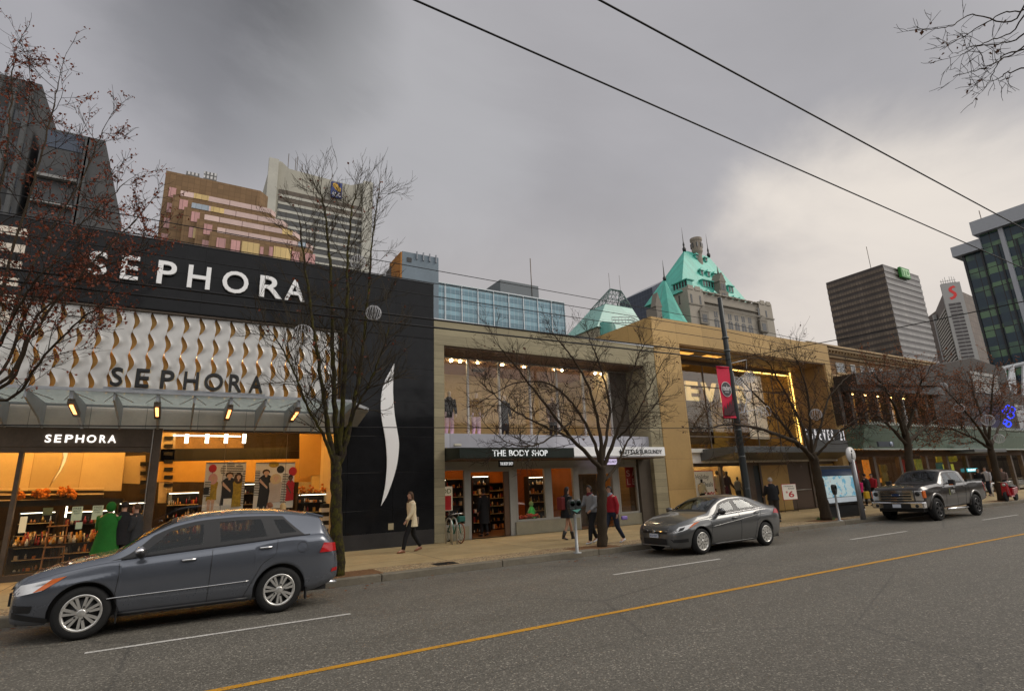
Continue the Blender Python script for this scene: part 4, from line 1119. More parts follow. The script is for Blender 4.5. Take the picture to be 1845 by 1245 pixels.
p = [at(x, y, 30) for x, y in ((1806, 664), (1822, 660), (1822, 716), (1816, 716), (1806, 664), (1845, 655), (1845, 716))]
b.tube([p[0], p[3]], .35, 4, smooth=False); b.tube([p[0], p[5]], .3, 4, smooth=False); b.tube([p[1], p[3]], .25, 4, smooth=False); b.tube([p[1], at(1829, 720, 30)], .35, 4, smooth=False); b.tube([p[5], p[6]], .3, 4, smooth=False)
b.tube([p[3], at(1817, 760, 30)], .35, 4, smooth=False); b.tube([p[6], at(1847, 760, 30)], .35, 4, smooth=False)
b.build('frame', mat('white_steel', (.55, .56, .57), .4), F_)
# blue neon
t = thing('neon_sign', 'glowing blue neon swirl and bar at the right edge', 'neon sign', (60, 17.2, 5))
b = MB()
for cx, cy, r in ((1810, 741, 4), (1816, 734, 4), (1821, 748, 6), (1811, 760, 4), (1817, 764, 5), (1824, 738, 5)):
    b.tube([at(cx + r * math.cos(k * .9), cy + r * math.sin(k * .9), 17.2) for k in range(8)], .045, 5)
b.build('swirl', lamp('blue_neon', (.03, .06, 1), 2.2), t)
b = MB(); b.tube([at(1809, 778, 17.2), at(1835, 777, 17.2)], .10, 6); b.build('bar', lamp('blue_neon', (.03, .06, 1), 3.2), t)

# street fronts on the camera's side (they close the street and are mirrored in the glass)
N_ = thing('opposite_block', 'plain grey stone block on the near side of the street', 'building', (20, -5, 0))
b = MB(); b.box(-70, 140, -16, -4.6, -.02, 7.5); b.build('wall', mat('opposite_stone', (.16, .14, .12), .7, var=.3, scale=.2, joints=(3.2, 3.4), jw=.25, jcol=(.03, .03, .035)), N_)
# ================================================================ SKYLINE BEHIND THE SHOPS
def par(name, mb, m, p, **k): return mb.build(name, m, p, **k)


M_CONC = mat('weathered_concrete', (.075, .077, .080), .8, var=.16, scale=.15, stretch=(1, 1, .25))
# ---- two grey towers behind the red tree
T = thing('concrete_tower', 'ribbed grey concrete tower at the left edge behind the red tree', 'tower', (-24, 62, 0))
p = at(75, 158, 60)
b = MB(); b.box(-42, p.x, 60, 85, 0, p.z + .3); par('wall', b, M_CONC, T)
for k in range(14):
    x = p.x - .6 - k * 1.1; b = MB(); b.box(x - .16, x + .16, 59.6, 59.99, 8, p.z); par('rib', b, mat('grey_rib', (.085, .088, .09), .8), T)
for k in range(10):
    b = MB(); z = p.z - 3 - k * 3.2; b.box(-42, p.x - .3, 59.95, 59.995, z - 1.3, z); par('window_band', b, mat('slate_window', (.035, .04, .05), .15), T)
T = thing('concrete_tower', 'grey tower with a blue glass top storey and dark balcony slots', 'tower', (-11, 62, 0))
p, q = at(78, 236, 60), at(190, 254, 60)
b = MB(); b.box(p.x, q.x, 60, 80, 0, q.z); par('wall', b, M_CONC, T)
b = MB(); b.box(p.x + .3, q.x - 1.6, 59.94, 59.99, q.z - 1.9, q.z - .25); par('glass_storey', b, mat('blue_dark_glass', (.03, .045, .075), .12), T)
for k in range(9):
    z = q.z - 4.0 - k * 2.6
    b = MB(); b.box(p.x + .2, p.x + 3.0, 59.93, 59.99, z - 1.0, z); par('balcony_slot', b, mat('slot_dark', (.02, .022, .025), .4), T)
    b = MB(); b.box(p.x + .1, p.x + 3.1, 59.4, 59.93, z - 1.25, z - .98); par('balcony_slab', b, mat('slab_pale', (.24, .24, .235), .8), T)
b = MB(); b.box(p.x + 3.2, p.x + 3.5, 59.7, 59.99, 5, q.z - .2); b.box(q.x - 1.3, q.x - 1.0, 59.7, 59.99, 5, q.z - .2); par('rib', b, MATS['grey_rib'], T)

# ---- stepped brown hotel
M_BRN = mat('brown_tile', (.195, .118, .058), .6, var=.1, scale=.3, joints=(1.35, 1.35), jw=.05, jcol=(.13, .075, .035))
M_PINK = mat('pink_mirror_glass', (.48, .245, .23), .2, var=.12, scale=.25, joints=(1.3, 40), jw=.05, jcol=(.2, .1, .09))
M_YELL = mat('yellow_mirror_glass', (.60, .43, .17), .2, var=.1, joints=(1.3, 40), jw=.05, jcol=(.3, .2, .08))
M_PALE = mat('pale_pink_glass', (.58, .42, .38), .2, var=.15, scale=.2, joints=(5.2, 40), jw=.1, jcol=(.25, .16, .14))
M_BLUEG = mat('blue_mirror_glass', (.30, .36, .42), .2, var=.1, joints=(1.3, 40), jw=.05, jcol=(.2, .2, .22))
HY = 150
H = thing('stepped_hotel', 'brown stepped high-rise with pink mirror windows behind the cosmetics shop', 'tower', (3, HY, 0))
tl, tr, br = at(299.6, 307.4, HY), at(470, 340, HY), at(281, 431, HY)
b = MB(); zt_ = tl.z
x0_, x1_ = tl.x, tr.x
b.prism([(x0_, HY), (x1_, HY), (x1_ + 2.2, HY + 2.5), (x1_ + 2.2, HY + 32), (x0_, HY + 32)], 'xy', 0, zt_); par('wall', b, M_BRN, H)
for i, (xa, ya, xb, yb) in enumerate(((326, 343, 498, 381), (346, 365, 520, 402), (369, 386, 543, 419), (392, 409, 567, 444))):
    Yk = HY - 1.6 - i * 1.6
    a, e = at(xa, ya, Yk), at(xb, yb, Yk); zt_ = a.z
    b = MB(); b.prism([(a.x - 1.5, Yk), (e.x - 1.5, Yk), (e.x, Yk + 1.8), (e.x, HY + 20), (a.x - 1.5, HY + 20)], 'xy', 0, zt_ - 1.55); par('terrace', b, M_BRN, H)
    b = MB(); b.prism([(a.x, Yk - .1), (e.x - 1.5, Yk - .1), (e.x + .1, Yk + 1.8), (e.x + .1, Yk + 4), (e.x, Yk + 4), (e.x - 1.6, Yk + .05), (a.x, Yk + .05)], 'xy', zt_ - 1.5, zt_ - .1); par('glass_rail', b, M_PALE, H)
    n_ = {0: [(.14, .3, M_YELL)], 1: [(.0, .18, M_BLUEG), (.2, .34, M_YELL)], 2: [(.85, .97, M_YELL)], 3: [(.88, .97, M_BLUEG)]}[i]
    for u0, u1, m_ in n_:
        b = MB(); b.box(a.x + u0 * (e.x - a.x - 1.6), a.x + u1 * (e.x - a.x - 1.6), Yk - .16, Yk - .11, zt_ - 1.5, zt_ - .1); par('tinted_pane', b, m_, H)
for xa, ya, xb, yb, m_ in ((303, 337, 318, 355, 0), (299.5, 365, 314, 382, 0), (294, 392, 309.5, 410, 0), (289, 420, 306, 437, 0), (322, 359, 339, 377, 0), (317, 386, 334, 404, 0), (312, 414, 330, 432, 0), (343.5, 381, 360.5, 399, 0), (339, 409, 357, 428, 1), (336, 437, 354, 446, 0), (366, 403, 383, 422, 0), (363, 432, 380, 448, 0), (389, 428, 407, 446, 0), (415, 432, 433, 452, 2), (434, 437, 468, 457, 3), (468, 443, 475, 458, 0), (484, 443, 492, 461, 0), (492, 446, 524, 465, 3), (525, 452, 540, 470, 0), (546, 456, 568, 474, 0)):
    Yk = HY - .05 if xa < 400 else HY - 8.1
    if 340 < xa < 400: Yk = HY - .05 - (0 if ya < 405 else 0)
    a, e = at(xa, yb, Yk), at(xb, ya + 3, Yk)
    for k in range(5):  # keep windows in front of whichever terrace they sit on
        pass
    Yf = HY - 1.6 - 3 * 1.6 if xa > 384 else HY
    for i, (xx, yy) in enumerate(((326, 343), (346, 365), (369, 386), (392, 409))):
        if xa > xx - 8 and ya > yy + (xa - xx) * .2: Yf = HY - 1.6 - i * 1.6
    a, e = at(xa, yb, Yf), at(xb, ya + 3, Yf)
    b = MB(); b.box(a.x, e.x, Yf - .12, Yf - .01, a.z, e.z); par('window', b, {0: M_PINK, 1: M_PINK, 2: M_PINK, 3: M_YELL}[m_], H)
    if m_ == 1: b = MB(); b.box((a.x + e.x) / 2, e.x, Yf - .16, Yf - .125, a.z, e.z); par('tinted_pane', b, M_YELL, H)
for px in (347, 379):
    q = at(px, 318, HY + 8); b = MB(); b.box(q.x - 1.6, q.x + 1.6, HY + 8, HY + 10, q.z - 1.5, q.z + 1.2)
    co = par('rooftop_unit', b, mat('pale_unit', (.5, .5, .5), .5, joints=(.9, 1.2), jw=.2, jcol=(.1, .1, .1)), H)

# ---- concrete bank tower with flared top
RY_ = 230
R_ = thing('bank_tower', 'beige concrete tower with flared top corners and a blue bank sign reading RBC', 'tower', (43, RY_, 0))
M_BEIGE = mat('beige_concrete', (.36, .345, .29), .75, var=.14, scale=.08, stretch=(1, 1, .2))
pp = [at(x, y, RY_) for x, y in ((490, 287), (508, 292), (521, 304.5), (632, 334), (645, 332), (669, 327.5))]
b = MB(); b.prism([(p.x, p.z) for p in pp] + [(pp[-1].x - .6, 0), (pp[0].x + .2, 0)], 'xz', RY_, RY_ + 30); par('wall', b, M_BEIGE, R_)
b = MB(); b.box(pp[0].x - 1.2, pp[0].x + 2.6, RY_ - 2, RY_ - .01, 0, at(490, 289, RY_).z); b.box(pp[-1].x - 4.0, pp[-1].x + .3, RY_ - 2, RY_ - .01, 0, at(660, 331, RY_).z); par('corner_pier', b, mat('pale_concrete_pier', (.42, .41, .36), .75, var=.12, scale=.1), R_)
za = at(503, 341, RY_).z; dz = za - at(503, 354.6, RY_).z
xa, xb = at(502, 350, RY_).x, at(652, 385, RY_).x
for k in range(13):
    z = za - k * dz
    b = MB(); b.box(xa, xb, RY_ - .25, RY_ - .02, z - dz * .615, z); par('window_band', b, mat('ribbon_window_brown', (.075, .055, .035), .25, var=.5, scale=.6) if k < 2 else mat('ribbon_window', (.048, .048, .046), .2, var=.3, scale=.4), R_)
    b = MB(); b.box(xa, xb, RY_ - .35, RY_ - .02, z - dz * .96, z - dz * .62); par('spandrel', b, mat('pale_concrete_pier', (.42, .41, .36)), R_)
a, c = at(596, 354, RY_ - 2), at(617, 331, RY_ - 2)
sg = thing('bank_sign', 'blue square sign with a gold lion patch reading RBC on the flared tower', 'sign', ((a.x + c.x) / 2, RY_ - 2, a.z))
b = MB(); b.box(a.x, c.x, RY_ - 2, RY_ - .9, a.z, c.z); par('board', b, mat('royal_blue', (.012, .03, .16), .4), sg, bevel=.1)
w_, h_ = c.x - a.x, c.z - a.z
b = MB(); b.prism([(a.x + u * w_, a.z + v * h_) for u, v in ((.15, .88), (.45, .95), (.62, .8), (.9, .62), (.88, .42), (.6, .4), (.35, .55), (.12, .7))], 'xz', RY_ - 2.06, RY_ - 2.01); par('emblem', b, mat('gold_emblem', (.55, .32, .03), .4), sg)
b = MB(); word(b, 'RBC', a.x + .12 * w_, a.x + .88 * w_, a.z + .07 * h_, a.z + .32 * h_, RY_ - 2.01, .06, .02); par('letters', b, M_SIGNW, sg)
for px, py, h in ((519, 297, 9), (532, 302, 8), (535, 302, 9), (544, 308, 6), (598, 322, 5), (668, 326, 5)):
    q = at(px, py + 3, RY_ + 4); b = MB(); b.tube([(q.x, RY_ + 4, q.z - 4), (q.x, RY_ + 4, q.z + h * .7)], .14, 4); par('mast', b, M_BRONZE, R_)

# ---- small block with orange side
p, q = at(722, 452, 120), at(790, 463, 120)
L_ = thing('rooftop_block', 'blue grey rendered block with an orange side wall above the black header', 'building', (46, 125, 0))
yb = at(702, 465, X=p.x).y
b = MB(); b.box(p.x + .4, q.x, 120, yb, 0, p.z); par('wall', b, mat('blue_grey_render', (.16, .20, .235), .7, var=.15, scale=.2), L_)
b = MB(); b.box(p.x, p.x + .38, 120.02, yb, 0, p.z - .2); par('side_wall', b, mat('orange_render', (.34, .15, .035), .7, var=.2, scale=.3), L_)
for (x, z) in ((p.x + 2.2, p.z - 2), (q.x - 2, p.z - 8.5)):
    b = MB(); b.box(x - .6, x + .6, 119.9, 119.99, z - .6, z + .6); par('vent', b, M_SIGNB, L_)
b = MB(); b.box(p.x - .05, p.x + .0, 127, 131, p.z - 5, p.z - 1.5); par('window', b, M_SIGNB, L_)
for k in range(4): b = MB(); b.box(p.x + 4 + k * 1.7, p.x + 4.25 + k * 1.7, 119.6, 119.98, p.z - 1.6, p.z + .5); par('pipe', b, mat('grey_pipe', (.25, .27, .3), .6), L_)

# ---- blue glass office
p, q, r = at(770, 510, 140), at(1016, 547, 140), at(1017, 602, 140)
O_ = thing('glass_office', 'low wide office block of pale blue glass above the concrete shop', 'building', (80, 140, 0))
rows_ = 5
zt_, zb_ = q.z, r.z
b = MB(); b.box(p.x, q.x, 140.1, 165, 0, zt_ - .1); par('wall', b, mat('office_slab', (.3, .33, .36), .6), O_)
M_CW1 = mat('blue_curtain_glass', (.16, .30, .36), .12, spec=.9, var=.25, scale=.08, joints=(1.45, 30), jw=.06, jcol=(.32, .40, .44))
M_CW2 = mat('deep_blue_glass', (.075, .17, .22), .12, spec=.9, var=.35, scale=.1, joints=(1.45, 30), jw=.06, jcol=(.25, .33, .38))
hh = (zt_ - zb_) / 4
for k in range(6):
    z = zt_ - k * hh
    b = MB(); b.box(p.x, q.x, 139.95, 140.09, z - hh * .52, z - .05); par('spandrel_glass', b, M_CW1, O_)
    b = MB(); b.box(p.x, q.x, 139.95, 140.09, z - hh + .02, z - hh * .53); par('window_band', b, M_CW2, O_)
for k in range(10):
    x = p.x + (q.x - p.x) * k / 9; b = MB(); b.box(x - .13, x + .13, 139.6, 139.94, 0, zt_); par('mullion', b, mat('white_office_mullion', (.52, .56, .58), .4), O_)
b = MB(); b.box(p.x - .1, q.x + .1, 139.5, 140, zt_ - .05, zt_ + .3); par('roof_edge', b, MATS['white_office_mullion'], O_)
a, c = at(902, 530, 150), at(970, 519, 150); b = MB(); b.box(a.x, c.x, 150, 160, zt_, c.z + .6); par('plant_room', b, mat('grey_plant_room', (.13, .145, .155), .6), O_)
a, c = at(958, 522, 150), at(956, 466, 150); b = MB(); b.tube([(a.x, 150, a.z - 3), (a.x, 150, c.z)], .16, 5); par('flag_mast', b, M_BRONZE, O_)

# ---- copper-green pyramid tower
M_COP = mat('copper_green', (.085, .42, .335), .5, var=.22, scale=.12, stretch=(1, 1, .35), joints=(1.1, 60), jw=.07, jcol=(.08, .38, .31))
M_COPD = mat('dark_copper', (.06, .24, .20), .5, var=.2)
M_HSTONE = mat('hotel_stone', (.30, .27, .225), .8, var=.15, scale=.12)
PY_ = 190
P_ = thing('pyramid_tower', 'tower topped by a pale green glass pyramid with an open lattice tip', 'tower', (180, PY_ + 12, 0))
pl_, pr_, ap0, ap1 = at(1076, 588, PY_), at(1166, 582, PY_), at(1100, 533, PY_ + 14), at(1118, 525, PY_ + 14)
zb = pl_.z; D_ = 28


def hip(mb, x0, x1, y0, y1, z0, xa, xb, ym, z1):
    v = [(x0, y0, z0), (x1, y0, z0), (x1, y1, z0), (x0, y1, z0), (xa, ym, z1), (xb, ym, z1)]
    mb.add(v, [(0, 1, 5, 4), (1, 2, 5), (2, 3, 4, 5), (3, 0, 4), (3, 2, 1, 0)])


cut = .58
zc = zb + (ap1.z - zb) * cut
L2 = lambda u, w, t: u + (w - u) * t
b = MB()
base = [(pl_.x, PY_, zb), (pr_.x, PY_, zb), (pr_.x, PY_ + D_, zb), (pl_.x, PY_ + D_, zb)]
top = [(ap0.x, PY_ + 13.5, ap1.z), (ap1.x, PY_ + 13.5, ap1.z), (ap1.x, PY_ + 14.5, ap1.z), (ap0.x, PY_ + 14.5, ap1.z)]
mid = [tuple(L2(base[i][k], top[i][k], cut) for k in range(3)) for i in range(4)]
b.hexa(base + mid); par('glass_pyramid', b, mat('pale_green_glass', (.20, .42, .36), .3, var=.12, scale=.1, joints=(40, 6.5), jw=.12, jcol=(.12, .3, .26)), P_)
b = MB()
for i in range(4):
    j = (i + 1) % 4
    b.tube([mid[i], top[i]], .32, 4); b.tube([top[i], top[j]], .3, 4)
    for t0 in (.0, .33, .66):
        q0 = [L2(mid[i][k], top[i][k], t0) for k in range(3)]; q1 = [L2(mid[j][k], top[j][k], t0) for k in range(3)]
        r0 = [L2(mid[i][k], top[i][k], min(1, t0 + .33)) for k in range(3)]; r1 = [L2(mid[j][k], top[j][k], min(1, t0 + .33)) for k in range(3)]
        b.tube([q0, q1], .16, 4)
        for s in range(4):
            m0 = [L2(q0[k], q1[k], s / 4) for k in range(3)]; m1 = [L2(q0[k], q1[k], (s + 1) / 4) for k in range(3)]
            n0 = [L2(r0[k], r1[k], (s + .5) / 4) for k in range(3)]
            b.tube([m0, n0], .12, 4); b.tube([n0, m1], .12, 4)
par('lattice', b, mat('dark_green_steel', (.10, .15, .14), .5), P_)
b = MB(); b.box(pl_.x + 1, pr_.x - 1, PY_ + 1, PY_ + D_ - 1, 0, zb); par('tower_shaft', b, mat('cream_stone', (.36, .33, .24), .7, var=.15, scale=.2), P_)
b = MB(); b.lathe([(5.2, 30), (5.2, zb + 1.5), (4.5, zb + 2.6), (0.2, zb + 3)], 20, (pl_.x + 7, PY_ + 3, 0)); par('round_bay', b, M_COPD, P_)
b = MB(); b.lathe([(4.8, 30), (4.8, zb - 2), (4.9, zb - 1.2), (.2, zb - 1)], 20, (pl_.x + 14.5, PY_ + 1, 0)); par('stone_bay', b, MATS['cream_stone'], P_)
for k in range(3):
    for j in range(3):
        x = pl_.x + 12.2 + k * 5; b = MB(); z = zb - 3.2 - j * 4; b.box(x - 1, x + 1, PY_ - 4.2, PY_ - 3.9 + 5, z - 2, z); par('window', b, M_COPD if k == 0 else mat('dark_pane', (.03, .03, .035), .1), P_)
a, c = at(1103, 582, PY_ - 4), at(1152, 572, PY_ - 4)
b = MB()
for z in (0, 1.4, 2.8): b.tube([(a.x, PY_ - 4, a.z + z), ((a.x + c.x) / 2, PY_ - 8, a.z + z), (c.x, PY_ - 4, a.z + z)], .2, 4)
for k in range(13):
    u = k / 12; x = a.x + (c.x - a.x) * u; y = PY_ - 4 - 4 * (1 - abs(2 * u - 1)); b.tube([(x, y, a.z), (x, y, a.z + 2.8)], .13, 4)
par('balcony_frame', b, mat('white_rail', (.42, .45, .43), .5), P_)
b = MB()
for s, e in ((0, .2), (.8, 1.0)): pass
for x in (ap0.x, ap1.x): b = MB(); b.tube([(x, PY_ + 14, ap1.z), (x, PY_ + 14, ap1.z + 9)], .12, 4); par('mast', b, M_BRONZE, P_)

# ---- chateau hotel
HV = 150
V_ = thing('chateau_hotel', 'stone chateau hotel with a steep copper green roof, dormers and a round chimney tower', 'tower', (205, HV, 0))
cor, rt, ylf = at(1237, 523, HV), at(1385, 552, HV), at(1211, 533, X=at(1237, 523, HV).x).y
wz = (cor.z + rt.z) / 2
b = MB(); b.box(cor.x, rt.x, HV, ylf, 0, wz); par('wall', b, M_HSTONE, V_)
for x0_, x1_ in ((cor.x - .6, cor.x + 9), (rt.x - 9, rt.x + .6)):
    b = MB(); b.box(x0_, x1_, HV - 1, HV + 4, 30, wz + 1.2); par('corner_turret', b, M_HSTONE, V_)
b = MB(); b.box(cor.x - .6, cor.x + 4, HV + 4.01, ylf + .3, 30, wz + .9); par('corner_turret', b, M_HSTONE, V_)
b = MB()
x = cor.x - .4
while x < rt.x: b.box(x, x + 3.2, HV - 1.25, HV - 1.01 if x < cor.x + 8 or x > rt.x - 9 else HV - .01, wz + .0, wz + (1.9 if x < cor.x + 8 or x > rt.x - 9 else .5)); x += 4.4
par('battlement', b, M_HSTONE, V_)
zz_ = at(1240, 548, HV).z
b = MB(); b.box(cor.x - 1, rt.x + 1, HV - 1.3, HV - 1.02, zz_ - .3, zz_ + .3); b.box(cor.x + 9, rt.x - 9, HV - 1.0, HV - .01, zz_ + 2.0, zz_ + 2.5); par('string_course', b, mat('hotel_stone_dark', (.20, .18, .15), .8), V_)
M_HW = mat('hotel_window', (.05, .05, .05), .2)
for px in (1290, 1303, 1315, 1327, 1339, 1351):
    a = at(px, 567 + (px - 1290) * .18, HV - .05); b = MB()
    b.box(a.x - 1.1, a.x - .2, HV - .05, HV - .004, a.z - 1.4, a.z + 1.4); b.box(a.x + .2, a.x + 1.1, HV - .05, HV - .004, a.z - 1.4, a.z + 1.4); par('window', b, M_HW, V_)
for px in (1292, 1304, 1317, 1329, 1341, 1353):
    a = at(px, 583 + (px - 1292) * .18, HV - .05); b = MB()
    pts = [(a.x - 1.5, a.z - 3), (a.x + 1.5, a.z - 3), (a.x + 1.5, a.z + 1.2)] + [(a.x + 1.5 * math.cos(t), a.z + 1.2 + 1.2 * math.sin(t)) for t in (.5, 1.0, 1.57, 2.14, 2.64)] + [(a.x - 1.5, a.z + 1.2)]
    b.prism(pts, 'xz', HV - .06, HV - .006); w_ = par('window', b, M_HW, V_)
    b = MB(); b.box(a.x - .12, a.x + .12, HV - .1, HV - .065, a.z - 3, a.z + 2.3); par('mullion', b, M_HSTONE, w_)
for px, py in ((1246, 538), (1262, 541), (1224, 541), (1367, 562), (1381, 567), (1265, 558), (1370, 578)):
    if px < 1237: a = at(px, py, X=cor.x - .7); b = MB(); b.box(cor.x - .66, cor.x - .61, a.y - .4, a.y + .4, a.z - 2, a.z + 2)
    else: a = at(px, py, HV - 1.05); b = MB(); b.box(a.x - .5, a.x + .5, HV - 1.09, HV - 1.01, a.z - 2, a.z + 2)
    par('slit_window', b, M_HW, V_)
for px, py in ((1268, 572), (1375, 588)):
    a = at(px, py, HV - 1.2); b = MB(); b.box(a.x - 2.6, a.x + 2.6, HV - 1.8, HV - 1.02, a.z - 3, a.z + 2.4); b.prism([(a.x - 3, a.z + 2.4), (a.x + 3, a.z + 2.4), (a.x, a.z + 5.2)], 'xz', HV - 1.9, HV - 1.02); o = par('oriel', b, MATS['hotel_stone_dark'], V_)
    b = MB(); b.box(a.x - 1.4, a.x + 1.4, HV - 1.86, HV - 1.81, a.z - 2.2, a.z + 1.2); par('window', b, M_HW, o)
RM = 163
rl, rr_ = at(1233, 452, RM), at(1277, 462, RM)
el, er = at(1212, 521, HV + 1.5), at(1352, 548, HV + 1.5)
b = MB(); rz = (rl.z + rr_.z) / 2
hip(b, cor.x - 1.5, er.x, HV + 1.5, HV + 24, wz - .5, rl.x, rr_.x, RM, rz); rf = par('roof', b, M_COP, V_)
# roof plane helpers: front plane from (HV+1.5, wz-.5) to (RM, rz)
fy = lambda z: HV + 1.5 + (z - (wz - .5)) / (rz - wz + .5) * (RM - HV - 1.5)
for px, py, s in [(1264, 491, 1.0), (1276, 494, 1.0), (1288, 497, 1.0), (1299, 500, 1.0), (1255, 462, .8), (1272, 468, .8), (1275, 530, .9), (1287, 532, .9), (1323, 540, .9), (1334, 543, .9)]:
    Y = HV + 4
    for _ in range(8):
        a = at(px, py, Y); Y = .5 * Y + .5 * (fy(a.z) - .6)
    b = MB(); b.box(a.x - 1.0 * s, a.x + 1.0 * s, Y - .3, Y + 2.5, a.z - 1.3 * s, a.z + .9 * s); b.add([(a.x - 1.5 * s, Y - .8, a.z + .9 * s), (a.x + 1.5 * s, Y - .8, a.z + .9 * s), (a.x, Y - .4, a.z + 2.3 * s), (a.x, Y + 4, a.z + 2.3 * s), (a.x - 1.5 * s, Y + 3, a.z + .9 * s), (a.x + 1.5 * s, Y + 3, a.z + .9 * s)], [(0, 1, 2), (0, 2, 3, 4), (1, 5, 3, 2)])
    d_ = par('dormer', b, M_COP, rf)
    b = MB(); b.box(a.x - .6 * s, a.x + .6 * s, Y - .36, Y - .31, a.z - 1.1 * s, a.z + .7 * s); par('dormer_window', b, M_SIGNB, rf)
for px, py, n in ((1277, 512, 5), (1316, 521, 2)):
    Y = HV + 4
    for _ in range(8): a = at(px, py, Y); Y = .5 * Y + .5 * (fy(a.z) - .8)
    w_ = .9 * n
    b = MB(); b.box(a.x - w_, a.x + w_, Y - .3, Y + 3, a.z - 1.8, a.z + 1.2); b.box(a.x - w_ - .4, a.x + w_ + .4, Y - .9, Y + 4, a.z + 1.2, a.z + 1.6); par('dormer', b, M_COP, rf)
    b = MB()
    for k in range(n): x = a.x - w_ + .35 + k * 1.8; b.box(x, x + 1.1, Y - .36, Y - .31, a.z - 1.5, a.z + 1.0)
    par('dormer_window', b, M_SIGNB, rf)
# left slope dormer
lx = lambda z: cor.x - 1.5 + (z - wz + .5) / (rz - wz + .5) * (rl.x - cor.x + 1.5)
Xd = cor.x + 3
for _ in range(8): a = at(1226, 514, X=Xd); Xd = .5 * Xd + .5 * (lx(a.z) - .8)
b = MB(); b.box(Xd - .3, Xd + 3, a.y - 4, a.y + 4, a.z - 1.7, a.z + 1.2); b.box(Xd - 1, Xd + 4, a.y - 4.5, a.y + 4.5, a.z + 1.2, a.z + 1.6); par('dormer', b, M_COP, rf)
b = MB()
for k in range(5): b.box(Xd - .36, Xd - .31, a.y - 3.7 + k * 1.6, a.y - 2.7 + k * 1.6, a.z - 1.4, a.z + 1.0)
par('dormer_window', b, M_SIGNB, rf)
# gabled stone dormer in front of the roof
a = at(1305, 538, HV + .6)
b = MB(); b.box(a.x - 3.0, a.x + 3.0, HV + .3, HV + 8, wz - 2, a.z + 3.5); b.box(a.x - 1.9, a.x + 1.9, HV + .3, HV + 6, a.z + 3.5, a.z + 8); b.prism([(a.x - 2.4, a.z + 8), (a.x + 2.4, a.z + 8), (a.x, a.z + 12.5)], 'xz', HV + .2, HV + 5); b.tube([(a.x, HV + 2, a.z + 12), (a.x, HV + 2, a.z + 16)], [.5, .1], 5)
gd = par('stone_gable', b, MATS['hotel_stone_dark'], V_)
for z in (1, 5.5):
    b = MB(); b.box(a.x - 1.4, a.x - .15, HV + .22, HV + .29, a.z - 1.6 + z, a.z + 1.4 + z); b.box(a.x + .15, a.x + 1.4, HV + .22, HV + .29, a.z - 1.6 + z, a.z + 1.4 + z); par('gable_window', b, M_HW, gd)
# round chimney tower and finials
a = at(1256, 470, RM - 1); ct = at(1253, 432, RM - 1)
b = MB(); b.lathe([(2.0, a.z - 6), (1.9, ct.z - 8), (2.5, ct.z - 6.5), (2.5, ct.z - 1.5), (2.8, ct.z - .8), (2.8, ct.z + .4), (.3, ct.z + .8)], 14, ((a.x + ct.x) / 2 + .6, RM - 1, 0), smooth=False); ch_ = par('chimney', b, mat('chimney_stone', (.26, .22, .18), .8, var=.2, scale=.4), V_)
b = MB()
for k in range(8): an = k * PI / 4; b.cbox(((a.x + ct.x) / 2 + .6 + 2.52 * math.cos(an), RM - 1 + 2.52 * math.sin(an), ct.z - 3.4), .55, .55, 2.4)
par('belfry_opening', b, M_HW, ch_)
for q in (rl, rr_):
    b = MB(); b.lathe([(.7, q.z - .5), (.9, q.z + 1), (.35, q.z + 2), (.5, q.z + 3), (.2, q.z + 4.5), (.03, q.z + 12)], 8, (q.x, RM, 0)); par('finial', b, M_SIGNB, V_)
# lower wing with its own steep roof
wl, wr, wa = at(1172, 577, HV - 2), at(1216, 563, HV - 2), at(1198, 506, HV + 5)
wb = (wl.z + wr.z) / 2 - 1
b = MB(); b.lathe([(6.9, 0), (6.9, wb)], 20, (at(1205, 570, HV + 4).x, HV + 4, 0)); wg = par('wing', b, M_HSTONE, V_)
b = MB(); q_ = at(1205, 570, HV + 4); b.lathe([(7.9, wb - .6), (6.9, wb + 1.2), (5.6, wb + 4.2), (.08, wa.z)], 8, (q_.x, HV + 4, 0), smooth=False); par('wing_roof', b, M_COP, wg)
b = MB(); b.lathe([(.6, wa.z - .5), (.8, wa.z + .6), (.3, wa.z + 1.6), (.03, wa.z + 9)], 8, (q_.x, HV + 4, 0)); par('finial', b, M_SIGNB, wg)
a = at(1187, 566, HV - 2.2); b = MB(); b.box(a.x - 1.4, a.x + 1.4, HV - 2.6, HV + 3, a.z - 3, a.z + 3); b.prism([(a.x - 1.9, a.z + 3), (a.x + 1.9, a.z + 3), (a.x, a.z + 9)], 'xz', HV - 2.7, HV); par('gable', b, MATS['hotel_stone_dark'], wg)
# dark glass tower peeping out behind
p, q = at(1175, 517, 230), at(1212, 503, 230)
K_ = thing('dark_glass_tower', 'dark blue glass tower peeping out behind the green chateau roof', 'tower', (255, 235, 0))
b = MB(); b.add([(p.x, 230, 0), (q.x, 230, 0), (q.x, 260, 0), (p.x, 260, 0), (p.x, 230, p.z), (q.x, 230, q.z + 2), (q.x, 260, q.z + 2), (p.x, 260, p.z)], [(0, 1, 5, 4), (1, 2, 6, 5), (2, 3, 7, 6), (3, 0, 4, 7), (4, 5, 6, 7)]); par('glass_wall', b, mat('navy_glass', (.018, .03, .055), .12, var=.3, joints=(2.5, 3.2), jw=.15, jcol=(.04, .06, .09)), K_)

